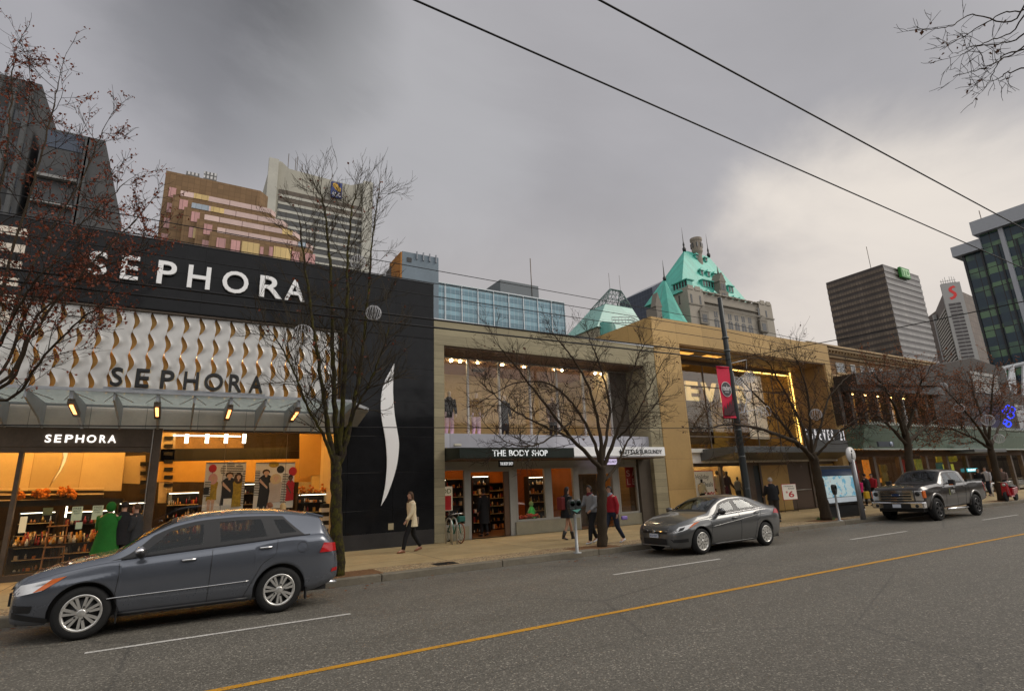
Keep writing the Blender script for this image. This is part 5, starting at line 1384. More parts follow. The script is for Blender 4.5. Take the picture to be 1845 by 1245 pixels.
# ---- dark brown bank slab with green square sign
TY = 150
c = at(1590, 476, TY); q = at(1655, 498, TY); yl = at(1488.5, 512.6, X=c.x).y
D1 = thing('brown_office_slab', 'dark brown ribbon-windowed office slab with a green square sign reading TD', 'tower', (c.x + 20, TY, 0))
b = MB(); b.box(c.x, q.x, TY, yl, 0, c.z); par('wall', b, mat('dark_bronze_wall', (.060, .048, .042), .35, .2, var=.15, scale=.05, joints=(1.6, 300), jw=.1, jcol=(.05, .04, .036)), D1)
fl_ = (c.z - at(1512.5, 626, X=c.x).z) / 11.3
M_RIBL = mat('brown_ribbon_window', (.145, .112, .082), .25, spec=.4, var=.35, scale=.05, joints=(1.6, 300), jw=.12, jcol=(.08, .06, .05))
M_RIBF = mat('grey_ribbon_window', (.185, .17, .155), .25, spec=.5, var=.35, scale=.04, joints=(1.6, 300), jw=.10, jcol=(.12, .11, .10))
for k in range(24):
    z = c.z - 2.2 - k * fl_
    if z < 30: break
    b = MB(); b.box(c.x - .25, c.x - .02, TY, yl, z - fl_ * .52, z); par('window_band', b, M_RIBL, D1)
    b = MB(); b.box(c.x, q.x, TY - .25, TY - .02, z - fl_ * .52, z); par('window_band', b, M_RIBF, D1)
a, e = at(1623, 501, TY - .5), at(1632.5, 487, TY - .5)
sg = thing('bank_sign', 'green square bank sign reading TD at the top of the brown slab', 'sign', ((a.x + e.x) / 2, TY - .6, a.z))
b = MB(); b.box(a.x - 1.6, e.x, TY - 2.2, TY - .3, a.z, e.z); par('board', b, mat('bank_green', (.03, .20, .03), .4), sg, bevel=.3)
b = MB(); word(b, 'TD', a.x - .6, e.x - .8, a.z + 1.2, e.z - 1.2, TY - 2.21, .1, .03); par('letters', b, mat('pale_green_letter', (.35, .6, .3), .4), sg)
a = at(1570, 487, TY + 20); b = MB(); b.tube([(a.x, TY + 20, a.z - 4), (a.x, TY + 20, a.z + 17)], .2, 4); par('mast', b, M_BRONZE, D1)

# ---- white pier bank tower with red emblem
SYY = 150
p1 = at(1695, 514, SYY); p2 = at(1726, 508, SYY - 8); p0 = at(1677, 534, SYY + 22)
D2 = thing('pier_tower', 'pale tower with a white window pier carrying a red S emblem, at the right', 'tower', (p1.x + 20, SYY, 0))
b = MB(); b.prism([(p1.x, p1.y), (p2.x, p2.y), (p2.x + 60, p2.y + 4), (p2.x + 60, p1.y + 40), (p0.x + 2, p0.y)], 'xy', 0, min(p1.z, p2.z) - 6); par('shaft', b, mat('grey_brown_wall', (.145, .115, .095), .6, var=.2, scale=.06, joints=(4.5, 4.2), jw=.25, jcol=(.10, .08, .068)), D2)
d12 = Vector((p2.x - p1.x, p2.y - p1.y, 0)); Lw = d12.length; d12.normalize(); n12 = Vector((d12.y, -d12.x, 0))
if n12.x > 0: n12 = -n12
P2 = lambda u, o: Vector((p1.x, p1.y, 0)) + d12 * u + n12 * o
zt_ = p1.z
def slab(mb, u0, u1, o0, o1, z0, z1):
    q = [P2(u0, o0), P2(u1, o0), P2(u1, o1), P2(u0, o1)]
    mb.hexa([(v.x, v.y, z0) for v in q] + [(v.x, v.y, z1) for v in q])
b = MB(); slab(b, -.5, Lw + .5, .1, 1.6, 0, zt_); par('white_pier', b, mat('white_pier', (.40, .395, .38), .6, var=.06), D2)
fz = (zt_ - at(1746, 612, SYY - 8).z - 14) / 11
for k in range(16):
    z = zt_ - 14 - k * fz
    if z < 20: break
    b = MB(); slab(b, Lw * .13, Lw * .82, 1.62, 1.75, z - fz * .68, z); par('window', b, mat('pier_window', (.045, .035, .035), .2, joints=(1.2, 99), jw=.1, jcol=(.1, .09, .09)), D2)
    # beige bands on the left face
dl = Vector((p0.x - p1.x, p0.y - p1.y, 0)); Ll = dl.length; dl.normalize(); nl = Vector((-dl.y, dl.x, 0))
if nl.x > 0: nl = -nl
PL = lambda u, o: Vector((p1.x, p1.y, 0)) + dl * u + nl * o
for k in range(18):
    z = zt_ - 16 - k * fz * .93
    if z < 20: break
    q = [PL(.6, .1), PL(Ll - .5, .1), PL(Ll - .5, .9), PL(.6, .9)]
    b = MB(); b.hexa([(v.x, v.y, z - fz * .52) for v in q] + [(v.x, v.y, z) for v in q]); par('window_band', b, mat('beige_band', (.36, .33, .27), .5, var=.2, scale=.1, joints=(2.2, 99), jw=.15, jcol=(.2, .18, .15)), D2)
q = [PL(Ll - .5, -.5), PL(Ll + 3, -.5), PL(Ll + 3, 1.5), PL(Ll - .5, 1.5)]
b = MB(); b.hexa([(v.x, v.y, 0) for v in q] + [(v.x, v.y, zt_ - 9) for v in q]); par('white_pier', b, MATS['white_pier'], D2)
b = MB()
S_pts = [(.72, .96), (.40, .90), (.26, .78), (.27, .64), (.40, .53), (.55, .43), (.56, .33), (.45, .26), (.18, .20), (.30, .06), (.62, .14), (.80, .30), (.79, .47), (.66, .58), (.52, .68), (.52, .76), (.62, .80), (.86, .82)]
u0, u1, z0, z1 = Lw * .14, Lw * .86, zt_ - 12.2, zt_ - 1.6
vs = [P2(u0 + (u1 - u0) * x, 1.75) + Vector((0, 0, z0 + (z1 - z0) * y)) for x, y in S_pts]; n_ = len(vs)
vs2 = [v - n12 * .14 for v in vs]
b.add(vs + vs2, [tuple(range(n_)), tuple(range(2 * n_ - 1, n_ - 1, -1))] + [(i, (i + 1) % n_, n_ + (i + 1) % n_, n_ + i) for i in range(n_)])
par('emblem', b, mat('emblem_red', (.50, .015, .015), .4, emit=(1, .05, .03), estr=.12), D2)
b = MB()
for k in range(7):
    v = P2(Lw * (.1 + .13 * k), -2); h = 3 + 3 * random.random(); b.tube([(v.x, v.y, zt_ - 2), (v.x, v.y, zt_ + h)], .16, 4)
for z in (1.2, 2.8): v0, v1 = P2(Lw * .05, -2), P2(Lw * .95, -2); b.tube([(v0.x, v0.y, zt_ + z), (v1.x, v1.y, zt_ + z)], .18, 4)
par('antenna_frame', b, mat('pale_antenna', (.35, .35, .34), .5), D2)

# ---- green and blue glass tower at the right edge
GX = 120
D3 = thing('checkered_glass_tower', 'dark tower of green and navy glass squares with white roof bands at the right edge', 'tower', (130, 30, 0))
ya, yb_, yc = at(1728, 443, X=GX).y, at(1769, 430, X=GX).y, 12
za, zb2 = at(1735, 462, X=GX).z, at(1768, 428, X=GX).z


def checker(name, c1, c2):
    m = bpy.data.materials.new(name); t = NT(m)
    tc = t.n('ShaderNodeTexCoord').outputs['Object']; sx = t.n('ShaderNodeSeparateXYZ', i={'Vector': tc})
    v = t.n('ShaderNodeCombineXYZ', i={'X': sx.outputs[1], 'Y': sx.outputs[2], 'Z': 0.0}).outputs[0]
    br = t.n('ShaderNodeTexBrick', offset=0.0, i={'Vector': v, 'Scale': 1.0, 'Mortar Size': .07, 'Brick Width': 1.45, 'Row Height': 3.6, 'Color1': (0, 0, 0, 1), 'Color2': (1, 1, 1, 1), 'Mortar': (0, 0, 0, 1)})
    row = t.math('GREATER_THAN', t.math('FRACT', t.math('DIVIDE', t.math('ADD', sx.outputs[2], 100.0), 3.6)), .45)
    k = t.math('MULTIPLY', t.ramp(br.outputs['Color'], [(.30, .1), (.42, 1.0)]), row)
    k = t.math('MULTIPLY', k, t.ramp(t.noise(tc, .12, 3), [(.36, .15), (.5, 1.0)]))
    c = t.mix(k, c2, c1); c = t.mix(br.outputs['Fac'], c, (.008, .010, .012))
    t.out(t.n('ShaderNodeBsdfPrincipled', i={'Base Color': c, 'Roughness': .15}).outputs[0]); return m


M_CHK = checker('checkered_glass', (.11, .20, .11), (.018, .042, .062))
b = MB(); b.box(GX, 150, yb_, ya, 0, za); b.box(GX - .8, 150, yc, yb_ - .02, 0, zb2 + .2); par('glass_wall', b, M_CHK, D3)
b = MB(); b.box(GX - 1.2, 150, yb_ + .01, ya + 1.0, za, za + 1.9); par('roof_band', b, mat('white_roof_band', (.36, .38, .41), .5, var=.08), D3)
b = MB(); b.box(GX - 2.0, 150, yc, yb_ + .6, zb2 + .2, zb2 + 2.7); par('roof_band', b, MATS['white_roof_band'], D3)
yp = at(1803, 425, X=GX - 1.8).y
b = MB(); b.box(GX - 1.3, GX - .82, yp - .32, yp + .32, 0, zb2 + .19); par('white_pier', b, MATS['white_roof_band'], D3)
for k in range(4):
    y = ya - .3 - k * 2.6; b = MB(); b.box(GX - (1.05 if y < yb_ else .25), GX - (.82 if y < yb_ else .02), y - .12, y + .12, 0, za - .1); par('mullion', b, mat('black_mullion', (.01, .012, .014), .3), D3)
a = at(1770, 402, X=GX + 3); b = MB(); b.tube([(GX + 3, a.y, a.z - 2), (GX + 3, a.y, a.z + 2.5)], .07, 4); par('mast', b, M_BRONZE, D3)
# ================================================================ VEHICLES (front towards -X)
def pchip(xs, ys):
    n = len(xs); h = [xs[i + 1] - xs[i] for i in range(n - 1)]; d = [(ys[i + 1] - ys[i]) / h[i] for i in range(n - 1)]
    m = [d[0]] + [0 if d[i - 1] * d[i] <= 0 else 2 * d[i - 1] * d[i] / (d[i - 1] + d[i]) for i in range(1, n - 1)] + [d[-1]]

    def f(x):
        x = min(max(x, xs[0]), xs[-1]); i = 0
        while i < n - 2 and x > xs[i + 1]: i += 1
        t = (x - xs[i]) / h[i]
        return (2 * t ** 3 - 3 * t * t + 1) * ys[i] + (t ** 3 - 2 * t * t + t) * h[i] * m[i] + (-2 * t ** 3 + 3 * t * t) * ys[i + 1] + (t ** 3 - t * t) * h[i] * m[i + 1]
    return f


def table(s):
    p = [tuple(map(float, q.split(':'))) for q in s.split()]
    return pchip([a for a, _ in p], [b for _, b in p])


def paint(name, col, metal=.55, rough=.24):
    m = bpy.data.materials.new(name); t = NT(m)
    tc = t.n('ShaderNodeTexCoord').outputs['Object']
    dirt = t.ramp(t.n('ShaderNodeSeparateXYZ', i={'Vector': tc}).outputs[2], [(.2, 1.0), (.62, 0.0)])
    nz = t.noise(tc, 6, 5, .65)
    k = t.math('MULTIPLY', dirt, t.ramp(nz, [(.3, .1), (.7, .55)]))
    c = t.mix(k, col, (.075, .07, .062))
    fl = t.noise(tc, 900, 1)
    c = t.mix(t.math('MULTIPLY', fl, .12), c, tuple(min(1, x * 2.2) for x in col))
    t.out(t.n('ShaderNodeBsdfPrincipled', i={'Base Color': c, 'Metallic': metal, 'Roughness': t.math('ADD', rough, t.math('MULTIPLY', k, .35)), 'Coat Weight': .9, 'Coat Roughness': .05}).outputs[0])
    return m


M_TYRE = mat('tyre_rubber', (.018, .018, .018), .8, var=.2, bump=.3, bscale=60)
M_RIM = mat('alloy', (.66, .65, .62), .3, .7, var=.1)
M_RIMD = mat('rim_shadow', (.02, .02, .02), .5)
M_CHROME = mat('chrome', (.75, .75, .76), .12, 1.0, var=.03)
M_TRIM = mat('black_trim', (.014, .014, .015), .45)
def pane_mat(name, tint):
    m = bpy.data.materials.new(name); MATS[name] = m; t = NT(m)
    k = t.math('ADD', t.math('MULTIPLY', t.math('POWER', t.n('ShaderNodeLayerWeight', i={'Blend': .5}).outputs['Facing'], 3.5), .8), .030, clamp=True)
    t.out(t.n('ShaderNodeMixShader', i={0: k, 1: t.n('ShaderNodeBsdfTransparent', i={'Color': (*tint, 1)}).outputs[0], 2: t.n('ShaderNodeBsdfGlossy', i={'Roughness': .02, 'Color': (.95, .98, 1, 1)}).outputs[0]}).outputs[0]); return m


M_CARGL = pane_mat('car_glass', (.62, .72, .68))
M_TINT = pane_mat('tinted_glass', (.40, .43, .44))
M_SEAT = mat('seat_cloth', (.11, .10, .09), .8, var=.2)
M_DASH = mat('dash_black', (.02, .02, .02), .6)
M_LENS = mat('lamp_lens', (.60, .60, .60), .1, .5, var=.15, scale=14)
M_TAIL = mat('tail_lens', (.40, .012, .015), .15, var=.15, scale=10)
M_AMBER_ = mat('amber_lens', (.60, .13, .02), .15)
M_PLATE = mat('number_plate', (.62, .66, .74), .5)


def wheel(root, x, y, z, R, W, side, spokes, twin, rim_m, rr=.66, dark=False):
    s = side  # -1 near side
    b = MB(); prof = [(R * .70, -W / 2 + .01), (R * .86, -W / 2), (R * .965, -W / 2 + .03), (R, -W / 2 + .06), (R, W / 2 - .06), (R * .965, W / 2 - .03), (R * .86, W / 2), (R * .70, W / 2 - .01)]
    if s < 0: pass
    b.lathe(prof, 40, (x, y, z), 'y', cap=False); wh = b.build('wheel', M_TYRE, root)
    yo = y + s * (W / 2 - .015)
    b = MB(); b.lathe([(R * rr * 1.06, 0), (R * rr * 1.06, -.008)] if s > 0 else [(R * rr * 1.06, 0), (R * rr * 1.06, .008)], 36, (x, yo - s * .05, z), 'y'); b.build('rim_well', M_RIMD, wh)
    b = MB()
    # lip
    n = 40; r0, r1 = R * rr * .95, R * rr * 1.05
    rows = [[(x + r * math.cos(2 * PI * k / n), yo + dy, z + r * math.sin(2 * PI * k / n)) for k in range(n)] for r, dy in ((r1 + .012, -s * .03), (r1, s * .006), (r0, s * .004), (r0 - .015, -s * .03))]
    b.grid(rows, True, True)
    for k in range(spokes):
        a0 = 2 * PI * k / spokes + .3
        offs = (-.155, .155) if twin else (0,)
        for o in offs:
            a = a0 + o; ca, sa = math.cos(a), math.sin(a); wi, wo = (R * .045, R * .062) if twin else (R * .10, R * .13)
            def P(r, t, d): return (x + ca * r - sa * t, yo + d, z + sa * r + ca * t)
            ri, ro = R * .10, r0 + .005
            b.hexa([P(ri, -wi, -s * .035), P(ro, -wo, -s * .03), P(ro, wo, -s * .03), P(ri, wi, -s * .035), P(ri, -wi * .8, s * .002), P(ro, -wo * .85, s * .0), P(ro, wo * .85, s * .0), P(ri, wi * .8, s * .002)])
    b.lathe([(R * .16, -.035), (R * .16, 0.0), (R * .12, .008), (.002, .01)] if s > 0 else [(R * .16, .035), (R * .16, 0.0), (R * .12, -.008), (.002, -.01)], 16, (x, yo, z), 'y')
    b.build('rim', rim_m, wh)
    b = MB()
    for k in range(5):
        a = 2 * PI * k / 5; b.lathe([(.014, 0), (.014, s * .008)], 8, (x + R * .24 * math.cos(a), yo + s * .004, z + R * .24 * math.sin(a)), 'y')
    b.build('wheel_nuts', M_RIMD, wh)
    return wh


class Car:
    def __init__(s, root, L, xw, R, top, belt, bot, wid, roofw, arch=.05, side=(.05, .045), zw=None):
        s.root, s.L, s.xw, s.R = root, L, xw, R
        s.top, s.belt, s.bot, s.w, s.wr = map(table, (top, belt, bot, wid, roofw))
        s.holes, s.sh = [], []
        s.Ra = R + arch; s.zw = R if zw is None else zw; s.side = side

    def rail(s, x): return s.belt(x) + (s.top(x) - s.belt(x)) * .86

    def ys(s, x, z):
        zb = s.bot(x); t = (z - zb) / max(.05, s.belt(x) - zb)
        w = s.w(x)
        if t < .58: return w * (1 - s.side[0] * ((.58 - t) / .58) ** 2)
        k = w * (1 - s.side[1] * ((t - .58) / .42) ** 1.6)
        return k + .010 * max(0, 1 - abs(t - .72) / .10)

    def yg(s, x, z):
        zb, zr = s.belt(x), s.rail(x); t = min(1, max(0, (z - zb) / max(.02, zr - zb)))
        a = s.w(x) * (1 - s.side[1]) - .012
        return a + (s.wr(x) - a) * t ** 1.15

    def zt(s, x, y):
        wr = s.wr(x); u = min(1, abs(y) / wr); zr = s.rail(x)
        return s.top(x) - (s.top(x) - zr) * u ** 2.6

    def section(s, x):
        zb = s.bot(x); 
        for xw in s.xw:
            d = abs(x - xw)
            if d < s.Ra: zb = max(zb, s.zw + math.sqrt(s.Ra ** 2 - d * d))
        zl = s.belt(x); zb = min(zb, zl - .02)
        pts = [(s.ys(x, zb) - .03, zb + .0), (s.ys(x, zb), zb + .004)]
        for k in range(1, 9):
            z = zb + (zl - zb) * k / 8; pts.append((s.ys(x, z), z))
        zr = s.rail(x)
        for k in range(0, 13):
            z = zl + (zr - zl) * k / 12; pts.append((s.yg(x, z), z + .001))
        wr = s.wr(x)
        for u in (.97, .94, .91, .87, .82, .75, .62, .35, .0): pts.append((wr * u, s.zt(x, wr * u)))
        return pts

    def inside(s, x, y, z):
        for xb0, xb1, xt0, xt1, lo, hi in s.holes:
            z0, z1 = s.belt(x) + lo, s.rail(x) - hi
            if z1 - z0 > .05:
                v = (z - z0) / (z1 - z0)
                if .07 < v < .93 and abs(abs(y) - s.yg(x, z)) < .03 and xb0 + (xt0 - xb0) * v + .028 < x < xb1 + (xt1 - xb1) * v - .028: return True
        for x0, x1, k0, k1 in s.sh:
            u = (x - x0) / (x1 - x0)
            if x0 + .04 < x < x1 - .04 and abs(y) < s.wr(x) * (k0 + (k1 - k0) * u) - .035 and abs(z - s.zt(x, y)) < .02: return True
        return False

    def cabin(s, xf, xr, zs, dash_x):
        for i, x in enumerate((xf, xr)):
            for sy in (-1, 1):
                b = MB(); y = sy * .36; w = .24 if i == 0 else .30
                b.box(x - .25, x + .25, y - w, y + w, zs - .12, zs + .06); b.hexa([(x + .16, y - w, zs), (x + .30, y - w, zs), (x + .30, y + w, zs), (x + .16, y + w, zs), (x + .30, y - w * .8, zs + .60), (x + .40, y - w * .8, zs + .60), (x + .40, y + w * .8, zs + .60), (x + .30, y + w * .8, zs + .60)])
                b.box(x + .31, x + .40, y - .12, y + .12, zs + .62, zs + .80); b.build('seat', M_SEAT, s.root, bevel=.03, seg=2)
        b = MB(); w = s.wr(dash_x + .2); b.hexa([(dash_x - .25, -w, zs), (dash_x + .15, -w, zs), (dash_x + .15, w, zs), (dash_x - .25, w, zs), (dash_x - .25, -w, s.belt(dash_x) + .02), (dash_x + .10, -w, s.belt(dash_x) + .02), (dash_x + .10, w, s.belt(dash_x) + .02), (dash_x - .25, w, s.belt(dash_x) + .02)]); b.build('dashboard', M_DASH, s.root, bevel=.03)
        b = MB(); b.ring((dash_x + .32, -.36, s.belt(dash_x) + .0), .18, .016, 'yz', 24, 6); b.tube([(dash_x + .1, -.36, s.belt(dash_x) - .1), (dash_x + .32, -.36, s.belt(dash_x))], .03, 6); b.build('steering_wheel', M_DASH, s.root)

    def body(s, m, x0=0.0, step=.03):
        xs = set([x0, s.L]); x = x0
        while x < s.L: xs.add(round(x, 4)); x += step
        for xw in s.xw:
            for k in range(-14, 15): xs.add(round(xw + s.Ra * math.sin(k / 14 * PI / 2) * .9999, 4))
        for e in (.01, .03, .06, .09, .13): xs.add(x0 + e); xs.add(s.L - e)
        xs = sorted(x for x in xs if x0 <= x <= s.L)
        rows = []
        for x in xs:
            p = s.section(x)
            rows.append([(x, -y, z) for y, z in p] + [(x, y, z) for y, z in reversed(p[:-1])])
        n = len(rows[0]); b = MB(); fs = []
        for i in range(len(rows) - 1):
            for k in range(n - 1):
                q = [rows[i][k], rows[i][k + 1], rows[i + 1][k + 1], rows[i + 1][k]]; cc = [sum(p[j] for p in q) / 4 for j in range(3)]
                if not s.inside(*cc): fs.append((i * n + k, i * n + k + 1, (i + 1) * n + k + 1, (i + 1) * n + k))
        b.add([p for r in rows for p in r], fs, True)
        b.add(rows[0], [tuple(range(n))], False); b.add(rows[-1], [tuple(range(n - 1, -1, -1))], False)
        o = b.build('body', m, s.root)
        u = MB(); zmin = min(s.bot(k * s.L / 20) for k in range(2, 19))
        u.box(x0 + .25, s.L - .2, -s.w(s.L / 2) * .80, s.w(s.L / 2) * .80, zmin + .02, s.belt(s.L / 2) - .25); u.build('underbody', M_TRIM, s.root)
        return o

    def window(s, xb0, xb1, xt0, xt1, m, name='window', side=-1, lo=.025, hi=.045, off=.006, frame=True):
        b = MB(); rows = []
        thru = name == 'window'
        Lx = abs(xb1 - xb0 + xt1 - xt0) / 2; Hz = max(.1, s.rail((xb0 + xb1) / 2) - s.belt((xb0 + xb1) / 2) - lo - hi); du, dv = min(.2, .055 / Lx), min(.25, .055 / Hz)
        us = [0, du] + [du + (1 - 2 * du) * i / 12 for i in range(1, 12)] + [1 - du, 1]; vv = [0, dv] + [dv + (1 - 2 * dv) * i / 5 for i in range(1, 5)] + [1 - dv, 1]
        for u in us:
            r = []
            for v in vv:
                x = (xb0 + (xb1 - xb0) * u) * (1 - v) + (xt0 + (xt1 - xt0) * u) * v
                z0, z1 = s.belt(x) + lo, s.rail(x) - hi
                z = z0 + (z1 - z0) * v
                r.append((x, side * (s.yg(x, z) + off), z))
            rows.append(r)
        if not thru: b.grid(rows); return b.build(name, m, s.root)
        b.grid([r[1:-1] for r in rows[1:-1]]); o = b.build(name, m, s.root)
        fr = MB(); nv = len(vv); fs = [(i * nv + k, i * nv + k + 1, (i + 1) * nv + k + 1, (i + 1) * nv + k) for i in range(len(us) - 1) for k in range(nv - 1) if i in (0, len(us) - 2) or k in (0, nv - 2)]
        fr.add([p for r in rows for p in r], fs, True); fr.build('window_rubber', M_TRIM, o); return o

    def screen(s, x0, x1, m, name, k0=.90, k1=.88, off=.006, bulge=0.0):
        b = MB(); rows = []
        du = .07 / (x1 - x0); us = [0, du] + [du + (1 - 2 * du) * i / 10 for i in range(1, 10)] + [1 - du, 1]; js = [-1, -.9] + [-.9 + 1.8 * i / 14 for i in range(1, 14)] + [.9, 1]
        for u in us:
            x = x0 + (x1 - x0) * u; kk = k0 + (k1 - k0) * u
            rows.append([(x, j * s.wr(x) * kk, s.zt(x, j * s.wr(x) * kk) + off) for j in js])
        b.grid([r[1:-1] for r in rows[1:-1]]); o = b.build(name, m, s.root)
        nv = len(js); fr = MB(); fr.add([p for r in rows for p in r], [(i * nv + k, i * nv + k + 1, (i + 1) * nv + k + 1, (i + 1) * nv + k) for i in range(len(us) - 1) for k in range(nv - 1) if i in (0, len(us) - 2) or k in (0, nv - 2)], True)
        fr.build('window_rubber', M_TRIM, o); return o

    def patch(s, quad, m, name, side=-1, off=.006, n=8, parent=None):
        """quad of (x,z): bottom-front, bottom-rear, top-rear, top-front on the body side"""
        b = MB(); rows = []
        for i in range(n + 1):
            u = i / n; r = []
            for k in range(n + 1):
                v = k / n
                x = (quad[0][0] * (1 - u) + quad[1][0] * u) * (1 - v) + (quad[3][0] * (1 - u) + quad[2][0] * u) * v
                z = (quad[0][1] * (1 - u) + quad[1][1] * u) * (1 - v) + (quad[3][1] * (1 - u) + quad[2][1] * u) * v
                r.append((x, side * (s.ys(x, z) + off), z))
            rows.append(r)
        b.grid(rows); return b.build(name, m, parent or s.root)

    def seam(s, pts, m=None, name='seam', r=.004, side=-1, green=False):
        b = MB(); q = []
        for a, c in zip(pts, pts[1:]):
            for k in range(8): q.append((a[0] + (c[0] - a[0]) * k / 8, a[1] + (c[1] - a[1]) * k / 8))
        q.append(pts[-1])
        b.tube([(x, side * ((s.yg(x, z) if z > s.belt(x) else s.ys(x, z)) + .001), z) for x, z in q], r, 5); return b.build(name, m or M_TRIM, s.root)

    def handle(s, x, z, m, side=-1):
        y = s.ys(x, z)
        b = MB(); b.tube([(x - .1, side * y, z), (x - .085, side * (y + .03), z), (x + .085, side * (y + .032), z + .004), (x + .1, side * y, z + .004)], [.014, .017, .017, .014], 8); return b.build('door_handle', m, s.root)

    def mirror(s, x, z, m, cap=None, side=-1):
        y = s.yg(x, z)
        b = MB(); b.tube([(x - .02, side * (y - .01), z - .03), (x - .02, side * (y + .1), z - .01)], [.035, .025], 8)
        b.ball((x - .03, side * (y + .18), z + .03), .075, .12, .085, 14, 10); o = b.build('wing_mirror', m, s.root)
        if cap: b = MB(); b.ball((x - .04, side * (y + .18), z + .055), .074, .115, .07, 14, 10); b.build('mirror_cap', cap, o)


# ---------------------------------------------------------------- grey crossover, parked nearest the camera
t = thing('crossover_car', 'slate grey crossover parked beside the cosmetics shop, nearest the camera', 'car', (0, 0, 0))
PAINT = paint('slate_paint', (.118, .131, .158))
c = Car(t, 4.58, (.90, 3.58), .362,
        top='0:.74 .08:.85 .25:.94 .6:1.03 1.0:1.10 1.16:1.135 1.6:1.42 2.0:1.61 2.4:1.685 2.9:1.705 3.5:1.675 4.0:1.60 4.24:1.53 4.34:1.38 4.47:1.14 4.555:.98 4.58:.80',
        belt='0:.70 .08:.77 .25:.85 .7:.955 1.15:1.02 1.6:1.055 2.4:1.105 3.2:1.155 3.9:1.20 4.25:1.205 4.45:1.06 4.555:.90 4.58:.76',
        bot='0:.36 .1:.28 .4:.25 1.4:.25 3.0:.25 4.0:.27 4.3:.33 4.5:.40 4.58:.45',
        wid='0:.30 .015:.46 .05:.63 .15:.755 .35:.84 .7:.895 1.2:.912 2.2:.916 3.2:.914 3.8:.90 4.2:.865 4.45:.80 4.58:.70',
        roofw='0:.50 .25:.66 .9:.76 1.3:.75 1.7:.685 2.1:.635 3:.615 4.1:.575 4.4:.60 4.58:.60', arch=.055, side=(.085, .06))
W1 = ((1.38, 2.46, 1.93, 2.40), (2.58, 3.42, 2.55, 3.28), (3.51, 3.96, 3.38, 3.60))
c.holes = [(*q, .025, .045) for q in W1]; c.sh = [(1.20, 1.98, .95, .90), (4.28, 4.47, .93, .97)]
c.body(PAINT); c.cabin(2.15, 3.15, .72, 1.45)
c.window(1.38, 2.46, 1.93, 2.40, M_CARGL); c.window(2.58, 3.42, 2.55, 3.28, M_TINT); c.window(3.51, 3.96, 3.38, 3.60, M_TINT)
for q in ((1.38, 2.46, 1.93, 2.40), (2.58, 3.42, 2.55, 3.28), (3.51, 3.96, 3.38, 3.60)): c.window(*q, M_TINT, side=1)
c.window(2.455, 2.585, 2.395, 2.56, M_TRIM, 'door_pillar', off=.004); c.window(3.415, 3.515, 3.275, 3.385, M_TRIM, 'door_pillar', off=.004)
c.window(1.16, 1.40, 1.68, 1.94, M_TRIM, 'corner_trim', lo=.02, off=.004)
c.screen(1.20, 1.98, M_CARGL, 'windscreen', .95, .90); c.screen(4.28, 4.47, M_TINT, 'rear_screen', .93, .97)
c.seam([(1.28, 1.0), (1.30, .85), (1.27, .52), (1.36, .30)]); c.seam([(2.53, 1.12), (2.52, .8), (2.50, .30)]); c.seam([(3.52, 1.17), (3.50, .95), (3.28, .80), (3.13, .52), (3.02, .30)])
c.seam([(1.30, 1.05), (2.4, 1.118), (3.6, 1.195), (4.05, 1.22)], M_TRIM, 'window_seal', .010)
c.seam([(1.18, .52), (1.27, .525), (2.5, .545), (3.10, .56)], M_CHROME, 'side_strip', .008)
c.seam([(1.30, .285), (3.1, .285)], M_TRIM, 'sill_trim', .03)
c.handle(2.20, .97, M_CHROME); c.handle(3.33, 1.06, M_CHROME)
c.mirror(1.58, 1.11, M_TRIM, M_CHROME); c.mirror(1.58, 1.11, M_TRIM, M_CHROME, side=1)
hl = c.patch([(.02, .64), (.40, .715), (.66, .885), (.14, .80)], M_LENS, 'headlight'); c.patch([(.30, .70), (.42, .725), (.67, .887), (.50, .86)], M_AMBER_, 'indicator', off=.009, parent=hl)
c.patch([(.02, .64), (.40, .715), (.66, .885), (.14, .80)], M_LENS, 'headlight', side=1)
c.patch([(4.22, .90), (4.55, .90), (4.53, 1.04), (4.30, 1.06)], M_TAIL, 'tail_light', off=.012); c.patch([(4.45, .55), (4.57, .56), (4.57, .62), (4.47, .61)], M_TAIL, 'reflector', off=.01)
b = MB(); b.tube([(3.93 + .085 * math.cos(a), -c.ys(3.93 + .085 * math.cos(a), 1.02 + .085 * math.sin(a)) - .001, 1.02 + .085 * math.sin(a)) for a in [2 * PI * k / 24 for k in range(25)]], .003, 4, cap=False); b.build('fuel_flap_ring', M_TRIM, t)
b = MB(); b.hexa([(4.02, -.54, 1.52), (4.32, -.53, 1.475), (4.32, .53, 1.475), (4.02, .54, 1.52), (4.02, -.54, 1.60), (4.34, -.53, 1.51), (4.34, .53, 1.51), (4.02, .54, 1.60)]); b.build('spoiler', PAINT, t, bevel=.01)
b = MB(); b.box(-.02, .04, -.42, .42, .50, .68); b.build('grille', M_TRIM, t)
for s_ in (-1, 1):
    c.patch([(.02, .38), (.50, .27), (.52, .33), (.02, .46)], M_TRIM, 'bumper_trim', side=s_, off=.008); c.patch([(.10, .44), (.30, .43), (.32, .52), (.08, .54)], M_TRIM, 'fog_recess', side=s_, off=.006)
for s_ in (-1, 1):
    b = MB(); b.box(1.18, 1.21, s_ * .88 - .02, s_ * .88 + .02, .14, .45) if False else b.box(1.315, 1.335, s_ * .85 - .06, s_ * .85 + .04, .17, .36); b.build('mud_flap', M_TRIM, t)
    b = MB(); b.box(4.00, 4.02, s_ * .85 - .06, s_ * .85 + .04, .17, .36); b.build('mud_flap', M_TRIM, t)
    for x in c.xw: wheel(t, x, s_ * .785, .362, .362, .23, s_, 7, True, M_RIM)
b = MB(); b.tube([(4.3, -.5, .34), (4.62, -.5, .34)], .035, 10); b.build('exhaust', M_CHROME, t)
t.location = (-1.93, 11.57, 0.0)

